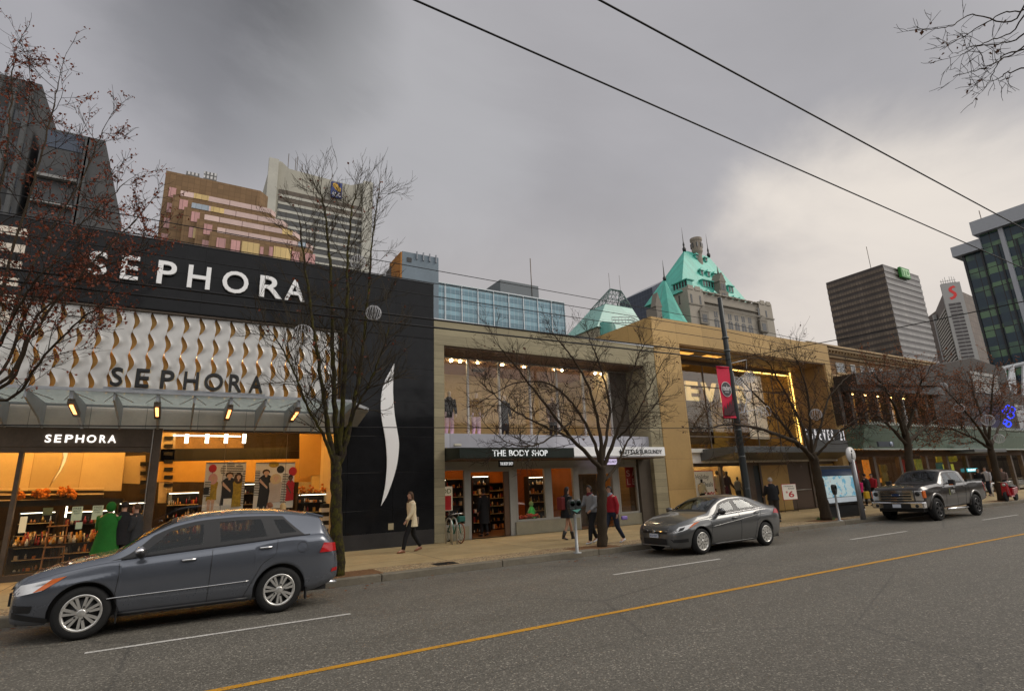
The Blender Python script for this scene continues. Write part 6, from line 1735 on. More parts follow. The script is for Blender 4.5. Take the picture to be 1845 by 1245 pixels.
# ---------------------------------------------------------------- grey sedan
t = thing('sedan_car', 'mid grey curvy sedan parked by the kerb facing left, silver ten-spoke wheels', 'car', (0, 0, 0))
PAINT2 = paint('grey_paint', (.105, .107, .108), .5, .3)
c = Car(t, 4.50, (.86, 3.54), .325,
        top='0:.62 .06:.70 .25:.80 .7:.925 1.1:.995 1.3:1.03 1.7:1.24 2.1:1.40 2.45:1.455 2.8:1.46 3.2:1.405 3.6:1.285 3.95:1.15 4.2:1.09 4.38:1.06 4.46:.98 4.50:.80',
        belt='0:.58 .06:.63 .25:.72 .7:.82 1.1:.885 1.6:.93 2.4:.975 3.2:1.015 3.8:1.03 4.2:1.02 4.4:.98 4.50:.74',
        bot='0:.26 .08:.19 .4:.18 1.3:.19 3.0:.20 4.0:.22 4.3:.30 4.5:.38',
        wid='0:.28 .015:.42 .05:.58 .12:.70 .3:.795 .6:.858 1.0:.882 2:.888 3.0:.888 3.6:.878 4.1:.83 4.35:.77 4.50:.66',
        roofw='0:.42 .25:.60 .9:.72 1.3:.70 1.7:.625 2.1:.57 2.8:.55 3.4:.56 3.9:.60 4.3:.64 4.5:.58', arch=.05, side=(.09, .075))
c.holes = [(*q, .025, .045) for q in ((1.50, 2.42, 2.00, 2.38), (2.52, 3.36, 2.47, 3.02))]; c.sh = [(1.36, 2.10, .95, .90), (3.28, 3.92, .90, .90)]
c.body(PAINT2); c.cabin(2.15, 3.0, .55, 1.5)
c.window(1.50, 2.42, 2.00, 2.38, M_CARGL); c.window(2.52, 3.36, 2.47, 3.02, M_CARGL); c.window(3.38, 3.62, 3.05, 3.12, M_TRIM, 'quarter_trim', lo=.03, off=.004)
for q in ((1.50, 2.42, 2.00, 2.38), (2.52, 3.36, 2.47, 3.02)): c.window(*q, M_TINT, side=1)
c.window(2.415, 2.525, 2.375, 2.475, M_TRIM, 'door_pillar', off=.004); c.window(1.28, 1.50, 1.85, 2.01, M_TRIM, 'corner_trim', lo=.02, off=.004)
c.screen(1.36, 2.10, M_CARGL, 'windscreen', .95, .90); c.screen(3.28, 3.92, M_TINT, 'rear_screen', .90, .90)
c.seam([(1.28, .88), (1.28, .7), (1.22, .45), (1.30, .24)]); c.seam([(2.47, .98), (2.47, .7), (2.44, .24)]); c.seam([(3.45, 1.02), (3.40, .88), (3.16, .66), (3.05, .28)])
c.seam([(1.40, .935), (2.4, .99), (3.3, 1.035), (3.6, 1.06)], M_CHROME, 'window_strip', .009)
c.seam([(1.25, .66), (2.2, .76), (3.2, .865), (4.1, .90)], PAINT2, 'crease', .010)
c.seam([(1.25, .22), (3.1, .235)], M_TRIM, 'sill_trim', .025)
c.handle(2.24, .84, PAINT2); c.handle(3.22, .93, PAINT2)
c.mirror(1.66, 1.00, M_TRIM, PAINT2); c.mirror(1.66, 1.00, M_TRIM, PAINT2, side=1)
for s_ in (-1, 1):
    hl = c.patch([(.015, .555), (.40, .655), (.88, .835), (.20, .715)], M_LENS, 'headlight', side=s_)
    c.patch([(.42, .675), (.52, .70), (.89, .838), (.66, .80)], M_AMBER_, 'indicator', side=s_, off=.009, parent=hl)
    c.patch([(.14, .60), (.28, .64), (.36, .715), (.22, .69)], M_TRIM, 'lamp_bezel', side=s_, off=.008, parent=hl)
    c.patch([(.06, .33), (.40, .345), (.38, .43), (.03, .41)], M_TRIM, 'fog_recess', side=s_)
    c.patch([(4.02, .88), (4.42, .84), (4.44, .94), (4.16, 1.0)], M_TAIL, 'tail_light', side=s_, off=.012)
    for x in c.xw: wheel(t, x, s_ * .775, .325, .325, .21, s_, 10, False, M_RIM)
def nose_strip(c, rows, m, name, root, half, off=.012):
    """curved piece over the nose: rows of (x,z); follows the plan curve of the front"""
    b = MB(); R_ = []
    for x0_, z in rows:
        r = []
        for j in range(-10, 11):
            y = j / 10 * half; lo_, hi_ = 0.0, .6
            if c.ys(0, z) >= abs(y): hi_ = 0.0
            for _ in range(18):
                m_ = (lo_ + hi_) / 2
                if c.ys(m_, z) < abs(y): lo_ = m_
                else: hi_ = m_
            r.append((x0_ + hi_ - off, y, z))
        R_.append(r)
    b.grid(R_); return b.build(name, m, root)
nose_strip(c, [(0, .545), (0, .60)], M_TRIM, 'upper_grille', t, .44); nose_strip(c, [(-.004, .600), (0, .618)], M_CHROME, 'grille_bar', t, .46)
nose_strip(c, [(.0, .27), (-.01, .33), (-.01, .42)], M_TRIM, 'lower_grille', t, .42)
nose_strip(c, [(-.02, .245), (-.02, .262)], mat('satin_silver', (.4, .4, .4), .3, .7), 'chin_strip', t, .50)
b = MB(); b.box(-.035, -.02, -.155, .155, .44, .54); pl_o = b.build('number_plate', M_PLATE, t)
b = MB(); letter(b, 'BG4 02T', (-.036, .13, .465), (0, -.26, 0), (0, 0, .05), (-1, 0, 0), .003); b.build('plate_letters', mat('plate_blue', (.03, .06, .2), .5), pl_o)
b = MB(); b.ring((-.022, 0, .59), .03, .006, 'yz', 16); letter(b, 'H', (-.02, .022, .575), (0, -.044, 0), (0, .004, .03), (-1, 0, 0), .006); b.build('badge', M_CHROME, t)
t.location = (11.17, 11.46, 0.0)

# ---------------------------------------------------------------- dark pickup truck
t = thing('pickup_truck', 'dark brown grey crew-cab pickup with a big chrome grille parked by the kerb', 'pickup truck', (0, 0, 0))
PAINT3 = paint('umber_paint', (.036, .031, .028), .45, .3)
c = Car(t, 5.62, (.98, 4.45), .43,
        top='0:1.16 .05:1.24 .2:1.30 .8:1.36 1.45:1.40 1.60:1.42 2.0:1.68 2.35:1.90 2.7:1.955 3.3:1.96 3.72:1.94 3.86:1.86 3.96:1.50 4.02:1.44 4.6:1.44 5.58:1.46 5.62:1.44',
        belt='0:1.12 .05:1.19 .2:1.235 .8:1.285 1.45:1.315 2.2:1.335 3:1.36 3.9:1.385 4.6:1.40 5.58:1.43 5.62:1.41',
        bot='0:.62 .05:.56 .5:.50 1.5:.46 3.6:.48 4.8:.55 5.3:.62 5.62:.66',
        wid='0:.86 .04:.90 .2:.945 .6:.965 2:.968 4:.968 5.2:.96 5.5:.945 5.62:.92',
        roofw='0:.78 .3:.84 1.4:.85 1.7:.80 2.3:.72 3.0:.70 3.75:.70 3.97:.82 4.3:.90 5.62:.88', arch=.09, side=(.05, .05), zw=.46)
c.holes = [(*q, .025, .045) for q in ((1.98, 2.72, 2.34, 2.66), (2.86, 3.66, 2.80, 3.58))]; c.sh = [(1.66, 2.36, .93, .90)]
c.body(PAINT3); c.cabin(2.5, 3.3, .98, 1.9)
for s_ in (-1, 1):
    gl_ = M_CARGL if s_ < 0 else M_TINT
    c.window(1.98, 2.72, 2.34, 2.66, gl_, side=s_); c.window(2.86, 3.66, 2.80, 3.58, M_CARGL if s_ < 0 else M_TINT, side=s_)
    c.window(2.715, 2.865, 2.655, 2.805, M_TRIM, 'door_pillar', off=.004, side=s_)
c.screen(1.66, 2.36, M_CARGL, 'windscreen', .93, .90)
c.seam([(1.86, 1.33), (1.84, 1.0), (1.76, .5)]); c.seam([(2.79, 1.35), (2.78, .5)]); c.seam([(3.70, 1.38), (3.66, 1.1), (3.56, .8), (3.5, .5)]); c.seam([(3.98, 1.38), (3.98, .62)])
c.seam([(1.9, 1.345), (3.85, 1.395)], M_TRIM, 'window_seal', .010)
c.handle(2.60, 1.20, PAINT3); c.handle(3.50, 1.23, PAINT3)
b = MB(); b.tube([(1.7, -.95, .40), (1.8, -1.03, .40), (3.3, -1.03, .40), (3.4, -.95, .40)], .045, 10); b.build('running_board', M_CHROME, t)
b = MB()
for s_ in (-1, 1):
    b = MB(); b.tube([(2.06, s_ * .93, 1.36), (2.02, s_ * 1.10, 1.38)], .03, 6); b.box(1.94, 2.10, s_ * 1.17 - .10, s_ * 1.17 + .10, 1.30, 1.52); mo = b.build('wing_mirror', M_TRIM, t, bevel=.03, seg=2)
    b = MB(); b.box(1.92, 1.938, s_ * 1.17 - .06, s_ * 1.17 + .06, 1.31, 1.345); b.build('mirror_indicator', M_AMBER_, mo)
    y0, y1 = sorted((s_ * .64, s_ * .90))
    b = MB(); b.box(-.03, .14, y0, y1, .78, 1.16); hl = b.build('headlight', M_LENS, t, bevel=.02)
    ya, yb2 = sorted((s_ * .895, s_ * .955)); b = MB(); b.box(.0, .22, ya, yb2, .88, 1.15); b.build('indicator', M_AMBER_, hl, bevel=.015)
    b = MB(); b.lathe([(.085, 0), (.085, -.02)], 16, (-.03, s_ * .76, 1.04), 'x'); b.build('lamp_bulb', M_TRIM, hl)
    # fender flares
    b = MB()
    for xw in c.xw:
        rows = []
        for k in range(17):
            a = PI * k / 16; r0, r1 = c.Ra - .01, c.Ra + .075
            rows.append([(xw + r * math.cos(a), s_ * (c.ys(xw + r * math.cos(a), min(1.2, c.zw + r * math.sin(a))) + d), c.zw + r * math.sin(a)) for r, d in ((r0, -.05), (r0, .025), (r1 - .02, .03), (r1, -.004))])
        b.grid(rows)
    b.build('wheel_flare', PAINT3, t)
    for x in c.xw: wheel(t, x, s_ * .845, .43, .43, .28, s_, 6, False, mat('black_alloy', (.02, .02, .022), .35, .4), .60)
    c.patch([(5.45, .95), (5.60, .95), (5.60, 1.33), (5.45, 1.33)], M_TAIL, 'tail_light', side=s_, off=.012)
b = MB(); b.box(-.06, .02, -.62, .62, .80, 1.17); gr = b.build('grille', M_TRIM, t, bevel=.01)
b = MB()
for z in (.90, 1.01, 1.10): b.box(-.085, -.058, -.55, .55, z - .022, z + .022)
for x0_, x1_ in ((-.635, -.555), (.555, .635)): b.box(-.095, -.05, x0_, x1_, .79, 1.18)
b.box(-.095, -.05, -.555, .555, 1.132, 1.18); b.box(-.095, -.05, -.555, .555, .79, .825)
b.build('chrome_bars', M_CHROME, gr)
b = MB()
b.T = Matrix.Translation((-.09, 0, 1.0)); b.ball((0, 0, 0), .022, .14, .058, 20, 8); b.T = None; bd = b.build('badge', mat('badge_blue', (.03, .05, .12), .25, .3), gr)
b = MB(); b.add([(-.11 + 0, .145 * math.cos(a), 1.0 + .061 * math.sin(a)) for a in [2 * PI * k / 24 for k in range(24)]] + [(-.085, .15 * math.cos(a), 1.0 + .064 * math.sin(a)) for a in [2 * PI * k / 24 for k in range(24)]], [(k, (k + 1) % 24, 24 + (k + 1) % 24, 24 + k) for k in range(24)]); b.build('badge_rim', M_CHROME, gr)
b = MB(); b.box(-.14, .16, -.94, .94, .50, .745); bm_ = b.build('bumper', M_CHROME, t, bevel=.04, seg=2)
b = MB(); b.box(-.148, -.142, -.50, .50, .49, .68); b.build('bumper_intake', M_TRIM, bm_)
b = MB(); b.box(-.165, -.15, -.15, .15, .53, .66); b.build('number_plate', M_PLATE, bm_)
for s_ in (-1, 1):
    b = MB(); b.lathe([(.06, 0), (.06, -.012)], 16, (-.143, s_ * .72, .60), 'x'); b.build('fog_lamp', M_TRIM, bm_)
b = MB(); b.box(.12, .5, -.8, .8, .36, .50); b.build('skid_plate', M_TRIM, t)
for x0_, w_, h_, tx in ((2.12, .10, .20, None), (2.30, .34, .11, 'PBX'),):
    y = -c.ys(2.3, .95) - .004
    b = MB()
    if tx: word(b, tx, x0_, x0_ + w_, .98, 1.12, y, .003, .02)
    else: b.prism([(x0_, .92), (x0_ + .1, .92), (x0_ + .06, 1.06), (x0_ + .09, 1.14), (x0_ + .03, 1.2), (x0_ + .01, 1.05)], 'xz', y - .004, y - .001)
    b.build('door_decal', mat('decal_grey', (.45, .45, .42), .5) if tx else mat('decal_olive', (.22, .24, .06), .5), t)
b = MB(); b.tube([(1.72, -.6, 1.475), (2.02, -.1, 1.52)], .012, 4); b.tube([(1.74, .0, 1.49), (2.0, .5, 1.55)], .012, 4); b.build('wiper', M_TRIM, t)
b = MB(); b.box(4.05, 5.6, -.93, -.84, 1.44, 1.475); b.box(4.05, 5.6, .84, .93, 1.44, 1.475); b.build('bed_rail', M_TRIM, t)
t.location = (24.72, 11.72, 0.0)
# ================================================================ PEOPLE AND MANNEQUINS
SKIN = {'fair': mat('skin_fair', (.50, .29, .21), .55, var=.08), 'tan': mat('skin_tan', (.36, .20, .13), .55, var=.08)}


def cloth(name, col, rough=.8, var=.18): return mat('cloth_' + name, col, rough, var=var, scale=6, bump=.4, bscale=22)


def figure(name, label, cat, loc, face=180, h=1.7, stride=.25, phase=1, arms=(.25, -.2), elbow=(.35, .35), top=None, top_len=.95, flare=1.0, bottom=None, leg_from=1.0, shoe=None, boot=0.0,
           hair=None, hair_len=.0, skin='fair', hood=None, scarf=None, group=None, turn=0, body_m=None, bulk=1.0, bag=None, lean=0.03):
    """walking or standing figure; local +x is forward. face = heading in degrees. Body is one skinned surface; clothes and hair are child meshes."""
    k = h / 1.72
    t = thing(name, label, cat, (0, 0, 0), group)
    V = Vector
    hipz, kz = .90, .48
    J = {'pel': V((0, 0, .93)), 'sp': V((lean * .5, 0, 1.12)), 'ch': V((lean, 0, 1.32)), 'nk': V((lean * 1.2, 0, 1.46)), 'hd0': V((lean * 1.4 + .015, 0, 1.53)), 'hd1': V((lean * 1.5 + .025, 0, 1.61)), 'hd2': V((lean * 1.5 + .005, 0, 1.68))}
    for s, nm in ((1, 'l'), (-1, 'r')):
        f = stride * (1 if (s == 1) == (phase == 1) else -1)
        J['hip' + nm] = V((0, s * .085, hipz))
        fx = f; lift = .0 if f >= 0 else .035
        ank = V((fx, s * .09, .085 + lift * 1.4)); kn = V((f * .55 + (.05 if f >= 0 else .07), s * .088, kz - abs(f) * .05))
        J['kn' + nm], J['an' + nm] = kn, ank; J['toe' + nm] = V((fx + .15, s * .105, .035 if f >= 0 else .03)); J['heel' + nm] = V((fx - .04, s * .09, .045 + lift))
        a = arms[0 if s == 1 else 1]; e = elbow[0 if s == 1 else 1]
        sh = V((lean, s * .175, 1.40)); el = sh + V((math.sin(a) * .28, s * .05, -math.cos(a) * .28)); wr = el + V((math.sin(a + e) * .25, s * -.01, -math.cos(a + e) * .25))
        J['sh' + nm], J['el' + nm], J['wr' + nm] = sh, el, wr
        d = (wr - el).normalized(); J['pm' + nm] = wr + d * .07
        side = V((0, s, 0)); fw = d.cross(side).normalized()
        for q, (off, ln) in enumerate(((-.024, .062), (-.008, .07), (.008, .066), (.024, .052))):
            b0 = wr + d * .085 + fw * off; J['f%d%s' % (q, nm)] = b0 + d * ln * .5 - side * .004; J['g%d%s' % (q, nm)] = b0 + d * ln - side * .018
        J['th' + nm] = wr + d * .03 - fw * .034 * (1 if True else 1); J['tg' + nm] = wr + d * .07 - fw * .05 - side * .012
    edges = [('pel', 'sp'), ('sp', 'ch'), ('ch', 'nk'), ('nk', 'hd0'), ('hd0', 'hd1'), ('hd1', 'hd2')]
    rad = {'pel': .115, 'sp': .105, 'ch': .12, 'nk': .05, 'hd0': .062, 'hd1': .082, 'hd2': .07}
    for nm in 'lr':
        edges += [('pel', 'hip' + nm), ('hip' + nm, 'kn' + nm), ('kn' + nm, 'an' + nm), ('an' + nm, 'toe' + nm), ('ch', 'sh' + nm), ('sh' + nm, 'el' + nm), ('el' + nm, 'wr' + nm), ('wr' + nm, 'pm' + nm), ('wr' + nm, 'th' + nm), ('th' + nm, 'tg' + nm)]
        rad.update({'hip' + nm: .085, 'kn' + nm: .055, 'an' + nm: .037, 'toe' + nm: .03, 'sh' + nm: .055, 'el' + nm: .04, 'wr' + nm: .027, 'pm' + nm: .03, 'th' + nm: .011, 'tg' + nm: .009})
        for q in range(4): edges += [('pm' + nm, 'f%d%s' % (q, nm)), ('f%d%s' % (q, nm), 'g%d%s' % (q, nm))]; rad.update({'f%d%s' % (q, nm): .0095, 'g%d%s' % (q, nm): .008})
    used = []
    for a, b in edges:
        for q in (a, b):
            if q not in used: used.append(q)
    ix = {q: i for i, q in enumerate(used)}
    me = bpy.data.meshes.new('body'); me.from_pydata([J[q] * k for q in used], [(ix[a], ix[b]) for a, b in edges], [])
    ob = bpy.data.objects.new('body', me); COL.objects.link(ob)
    md = ob.modifiers.new('skin', 'SKIN'); md.use_smooth_shade = True; ob.modifiers.new('sub', 'SUBSURF').levels = 1
    if not me.skin_vertices: me.skin_vertices.new()
    for q in used:
        sv = me.skin_vertices[0].data[ix[q]]; r = rad[q] * k; sv.radius = (r, r); sv.use_root = (q == 'pel')
    dg = bpy.context.evaluated_depsgraph_get(); m2 = bpy.data.meshes.new_from_object(ob.evaluated_get(dg))
    bpy.data.objects.remove(ob)
    # give the head a face: nose, brow and chin pushed out of the continuous surface
    hc = J['hd1'] * k
    for v in m2.vertices:
        r = v.co - hc
        if r.length < .16 * k and r.z > -.13 * k:
            v.co.y = hc.y + r.y * .88
            v.co.z = hc.z + r.z * 1.12
            if r.x > .03 * k:
                g = math.exp(-(r.y / (.018 * k)) ** 2 - ((r.z + .01 * k) / (.025 * k)) ** 2); v.co.x += .03 * k * g
                g = math.exp(-(r.y / (.03 * k)) ** 2 - ((r.z + .085 * k) / (.02 * k)) ** 2); v.co.x += .018 * k * g
    m2.name = 'body'; m2.materials.clear(); m2.materials.append(body_m or SKIN[skin])
    m2.polygons.foreach_set('use_smooth', [True] * len(m2.polygons))
    body = bpy.data.objects.new('body', m2); COL.objects.link(body); body.parent = t
    S_ = lambda p: tuple(V(p) * k)
    if body_m is None:
        b = MB()
        for s in (-1, 1): b.ball(S_(J['hd1'] + V((.070, s * .03, .012))), .010 * k, .013 * k, .008 * k, 8, 6)
        b.build('eyes', mat('eye_dark', (.02, .015, .012), .3), t)
        b = MB(); b.ball(S_(J['hd1'] + V((.070, 0, -.055))), .010 * k, .024 * k, .007 * k, 8, 6); b.build('mouth', mat('lips', (.32, .10, .09), .5), t)
        b = MB()
        for s in (-1, 1): b.ball(S_(J['hd1'] + V((.0, s * .076, -.005))), .018 * k, .008 * k, .028 * k, 8, 6)
        b.build('ears', SKIN[skin], t)

    def loft(nm, rings, m, n=20, fold=.0):
        b = MB(); rows = []
        for i, (cx, cy, z, rx, ry) in enumerate(rings):
            rows.append([S_((cx + rx * math.cos(a) * (1 + fold * math.sin(6 * a + i)), cy + ry * math.sin(a) * (1 + fold * math.sin(5 * a + 1.3 * i)), z)) for a in [2 * PI * j / n for j in range(n)]])
        b.grid(rows, True, True); b.add(rows[0], [tuple(range(n))]); b.add(rows[-1], [tuple(range(n - 1, -1, -1))])
        return b.build(nm, m, t)

    def limb(nm, ps, rs, m):
        b = MB(); pts, rr = [], []
        for i in range(len(ps) - 1):
            for q in range(4): pts.append(S_(ps[i].lerp(ps[i + 1], q / 4))); rr.append((rs[i] + (rs[i + 1] - rs[i]) * q / 4) * k)
        pts.append(S_(ps[-1])); rr.append(rs[-1] * k)
        b.tube(pts, rr, 12); return b.build(nm, m, t)
    if bottom:
        for nm in 'lr':
            up = J['hip' + nm] + V((0, 0, .04)); limb('trouser_leg', [up, J['kn' + nm], J['an' + nm] + V((0, 0, .01))], [.105 * bulk, .072 * bulk, .055], bottom)
        loft('trouser_seat', [(0, 0, .80, .10, .13), (0, 0, .87, .125 * bulk, .165), (0, 0, 1.0, .12 * bulk, .155), (0, 0, 1.05, .11, .145)], bottom)
    if shoe:
        for nm in 'lr':
            b = MB(); an, to, he = J['an' + nm], J['toe' + nm], J['heel' + nm]
            rows = []
            for u, wy, hz in ((-.06, .012, .03), (-.045, .034, .07), (.0, .042, .085), (.06, .043, .07), (.13, .046, .05), (.175, .036, .038), (.195, .012, .022)):
                c0 = he.lerp(to, (u + .05) / .22); c0.z = min(an.z - .05, he.z - .03) if an.z > .1 else .0
                c0.z = max(0.0, c0.z) * max(0, 1 - (u + .06) / .2)
                rows.append([S_((he.x + .04 + u, an.y + wy * math.cos(a), c0.z + .004 + hz * .5 + hz * .5 * math.sin(a))) for a in [2 * PI * j / 10 for j in range(10)]])
            b.grid(rows, True, True); b.add(rows[0], [tuple(range(10))]); b.add(rows[-1], [tuple(range(9, -1, -1))]); b.build('shoe', shoe, t)
            if boot: limb('boot_shaft', [an + V((0, 0, -.02)), an.lerp(J['kn' + nm], boot)], [.052, .066], shoe)
    if top:
        z0 = top_len; rings = [(0, 0, z0, .135 * flare * bulk, .185 * flare * bulk), (0, 0, (z0 + 1.05) / 2, .132 * bulk * (1 + (flare - 1) * .5), .178 * bulk * (1 + (flare - 1) * .5)), (lean * .4, 0, 1.08, .125 * bulk, .165 * bulk), (lean * .8, 0, 1.25, .135 * bulk, .18 * bulk), (lean, 0, 1.38, .12 * bulk, .185), (lean, 0, 1.44, .095, .13), (lean * 1.2, 0, 1.485, .065, .072)]
        loft('coat' if top_len < .85 else 'jacket', rings, top, 24, .025)
        for nm in 'lr': limb('sleeve', [J['sh' + nm], J['el' + nm], J['wr' + nm] + (J['wr' + nm] - J['el' + nm]).normalized() * .01], [.078 * bulk, .062 * bulk, .048], top)
    if scarf: loft('scarf', [(lean + .02, 0, 1.40, .10, .10), (lean + .02, 0, 1.46, .095, .10), (lean + .015, 0, 1.515, .075, .08)], scarf, 16, .05)
    H = J['hd1']
    if hood:
        b = MB(); b.ball(S_(H + V((-.02, 0, .015))), .115 * k, .105 * k, .13 * k, 14, 10); b.build('hood', hood, t)
    elif hair:
        b = MB(); rows = []
        n = 16
        for i in range(9):
            el = -.35 + (PI / 2 + .35) * i / 8
            r = []
            for j in range(n):
                a = 2 * PI * j / n; e2 = max(el, .55 * math.cos(a) + .12) if math.cos(a) > .05 else el
                r.append(S_(H + V((-.012 + .098 * math.cos(a) * math.cos(e2), .090 * math.sin(a) * math.cos(e2), .012 + .112 * math.sin(e2)))))
            rows.append(r)
        b.grid(rows, True, True)
        if hair_len:
            rows = []
            for i in range(6):
                z = .02 - hair_len * i / 5; w = 1 - .15 * i / 5
                rows.append([S_(H + V((-.055 - .02 * i / 5 + .055 * math.cos(a) * w, .085 * math.sin(a) * w, z))) for a in [2 * PI * j / 14 for j in range(14)]])
            b.grid(rows, True, True); b.add(rows[-1], [tuple(range(13, -1, -1))])
        b.build('hair', hair, t)
    if bag:
        nm, m_, c0, sz = bag
        b = MB(); b.cbox(S_(c0), sz[0] * k, sz[1] * k, sz[2] * k); b.build(nm, m_, t, bevel=.03, seg=2)
    t.location = loc; t.rotation_euler = (0, 0, math.radians(face))
    return t


HB, HD, HL, HG = mat('hair_brown', (.075, .04, .02), .6, var=.3, scale=20), mat('hair_dark', (.018, .013, .011), .55, var=.3, scale=20), mat('hair_blonde', (.40, .27, .12), .6, var=.25, scale=20), mat('hair_grey', (.34, .31, .27), .6, var=.2, scale=20)
C_CREAM, C_BLK, C_DK, C_GRY = cloth('cream', (.62, .53, .36)), cloth('black', (.012, .012, .014)), cloth('charcoal', (.03, .032, .036)), cloth('grey', (.20, .205, .215))
C_RED, C_GRN, C_BRN, C_NAVY = cloth('red', (.34, .018, .028)), cloth('green', (.015, .125, .017)), cloth('brown', (.085, .05, .03)), cloth('navy', (.02, .026, .045))
S_BRN, S_BLK, S_WHT = mat('shoe_brown', (.20, .07, .03), .4), mat('shoe_black', (.014, .013, .013), .4), mat('shoe_white', (.48, .48, .5), .5)


def foot(px, py, z=.15): p = at(px, py, Z=z); return (p.x, p.y, z)


figure('person', 'woman in a cream coat and brown scarf striding left past the black pier', 'person', foot(742, 994), 180, 1.72, .30, 1, (.25, -.30), (.35, .25), C_CREAM, .72, 1.22, C_BLK, shoe=S_BRN, hair=HB, hair_len=.16, scarf=C_BRN, bag=('handbag', mat('taupe_leather', (.14, .11, .09), .5), (-.18, -.27, .86), (.26, .10, .22)))
figure('person', 'person in a black puffer coat with bare legs and black boots walking right', 'person', foot(1024, 972), 0, 1.68, .26, 1, (.1, -.1), (.6, .6), C_BLK, .70, 1.2, None, shoe=S_BLK, boot=.45, hair=HD, hair_len=.2, skin='tan', bulk=1.22, bag=('backpack', cloth('maroon', (.13, .02, .02)), (-.22, 0, 1.18), (.16, .30, .42)))
figure('person', 'dark-haired person in a grey jacket and maroon scarf walking left beside the thin tree trunk', 'person', foot(1070, 978), 188, 1.70, .24, 1, (.1, .3), (.9, 1.2), C_GRY, .92, 1.1, C_BLK, shoe=S_WHT, hair=HD, hair_len=.22, scarf=cloth('wine', (.10, .015, .02)), skin='tan', bulk=1.08)
figure('person', 'person in a red jacket and dark trousers striding left, purple bag in hand', 'person', foot(1107, 978), 184, 1.66, .34, -1, (-.25, .25), (.4, .5), C_RED, .93, 1.05, C_NAVY, shoe=S_WHT, hair=HD, hair_len=.14, hood=None, scarf=cloth('grey_blue', (.22, .25, .30)), bag=('hand_bag', mat('purple_cloth', (.20, .13, .40), .5), (-.26, .26, .74), (.24, .08, .12)))
figure('person', 'person in black seen from behind, grey hair, standing by the rear of the grey sedan', 'person', foot(1400, 942), 60, 1.72, .10, 1, (.3, .1), (.9, .9), C_BLK, .86, 1.05, cloth('dark_trousers', (.035, .03, .025)), shoe=S_BLK, hair=HG, hair_len=.05, bulk=1.2)
figure('person', 'dark figure in a long black coat standing in the open shop doorway', 'person', (9.95, 18.95, .17), 100, 1.72, .06, 1, (.05, -.05), (.2, .2), C_BLK, .45, 1.1, C_BLK, shoe=S_BLK, hair=HD, hair_len=.1, bulk=1.05)
figure('person', 'person in a long bright green hooded coat facing the shop window', 'person', (at(193, 960, 17.3).x, 17.3, .15), 80, 1.74, .08, 1, (.4, .2), (1.0, .8), C_GRN, .55, 1.36, C_BLK, shoe=S_BLK, hood=C_GRN, bulk=1.2)
figure('person', 'dark-haired person in a black coat just right of the green coat', 'person', (at(218, 960, 17.35).x, 17.35, .15), 85, 1.76, .06, 1, (.1, .1), (.5, .5), C_BLK, .72, 1.1, C_BLK, shoe=S_BLK, hair=HD, bulk=1.15)
figure('person', 'person with glasses in a dark coat beside the dark street column', 'person', (at(245, 960, 17.5).x, 17.5, .15), 165, 1.70, .06, 1, (.1, .1), (.7, .7), C_DK, .75, 1.1, C_BLK, shoe=S_BLK, hair=HB, bulk=1.2)
p_ = at(489, 912, 16.6)
figure('person', 'person with reddish hair and a white hood behind the crossover roof', 'person', (p_.x, 16.6, .15), 150, p_.z - .05, .05, 1, top=cloth('white', (.6, .58, .58)), bottom=C_DK, shoe=S_BLK, hair=mat('hair_auburn', (.16, .06, .025), .6), scarf=cloth('white', (.6, .58, .58)))
p_ = at(511, 910, 16.8)
figure('person', 'blonde person in dark clothes behind the crossover rear roof', 'person', (p_.x, 16.8, .15), 100, p_.z - .1, .05, 1, top=C_DK, bottom=C_DK, shoe=S_BLK, hair=HL, hair_len=.1)
figure('person', 'person all in black walking beyond the pickup tailgate', 'person', foot(1773, 896), 200, 1.75, .28, 1, (.2, -.2), (.3, .3), C_BLK, .88, 1.05, C_BLK, shoe=S_BRN, hair=HD, hair_len=.12, group=None)
figure('person', 'person in a pale grey jacket and blue jeans near the far right tree', 'person', foot(1786, 893), 175, 1.82, .14, 1, (.1, -.1), (.3, .3), cloth('pale_grey', (.40, .40, .42)), .9, 1.05, C_NAVY, shoe=S_BLK, hair=HB)
figure('person', 'person in dark clothes standing right of the far right tree trunk', 'person', foot(1799, 888), 170, 1.74, .1, 1, top=C_DK, bottom=C_BLK, shoe=S_BLK, hair=HB, skin='fair')
figure('person', 'person in a mottled brown jacket at the right edge by the red scooter', 'person', foot(1815, 890), 190, 1.72, .1, 1, top=cloth('mottle', (.14, .10, .09)), bottom=C_BLK, shoe=S_BLK, hair=HB)
figure('person', 'person in a bright pink jacket with a yellow bag behind the information post', 'person', foot(1556, 921), 170, 1.6, .2, 1, top=cloth('pink', (.60, .02, .13)), bottom=C_BLK, shoe=S_WHT, hair=HD, bag=('tote_bag', mat('yellow_bag', (.55, .34, .02), .6), (-.05, .30, .80), (.30, .14, .36)))
figure('person', 'dark figure left of the pickup bonnet by the far shopfront', 'person', foot(1569, 911), 90, 1.72, .14, 1, top=C_BLK, bottom=C_BLK, shoe=S_BLK, hair=HD)
figure('person', 'person in a dark red jacket behind the pickup bonnet', 'person', foot(1580, 908), 180, 1.70, .12, 1, top=C_RED, bottom=C_BLK, shoe=S_BLK, hair=HD)

# mannequins
M_MAN = mat('mannequin_white', (.62, .56, .50), .4); M_MANB = mat('mannequin_black', (.02, .02, .02), .4); M_LEG = mat('pale_legging', (.62, .50, .58), .6)


def dummy(px, Y, z, label, top, bottom, h=1.8, body=M_MAN, face=-90, group='mannequins in the upper show window', tl=.95, fl=1.0, hair=None):
    p = at(px, 700, Y)
    return figure('mannequin', label, 'mannequin', (p.x, Y, z), face, h, .05, 1, (.1, -.05), (.25, .2), top, tl, fl, bottom, shoe=S_BLK, body_m=body, group=group, hair=hair)


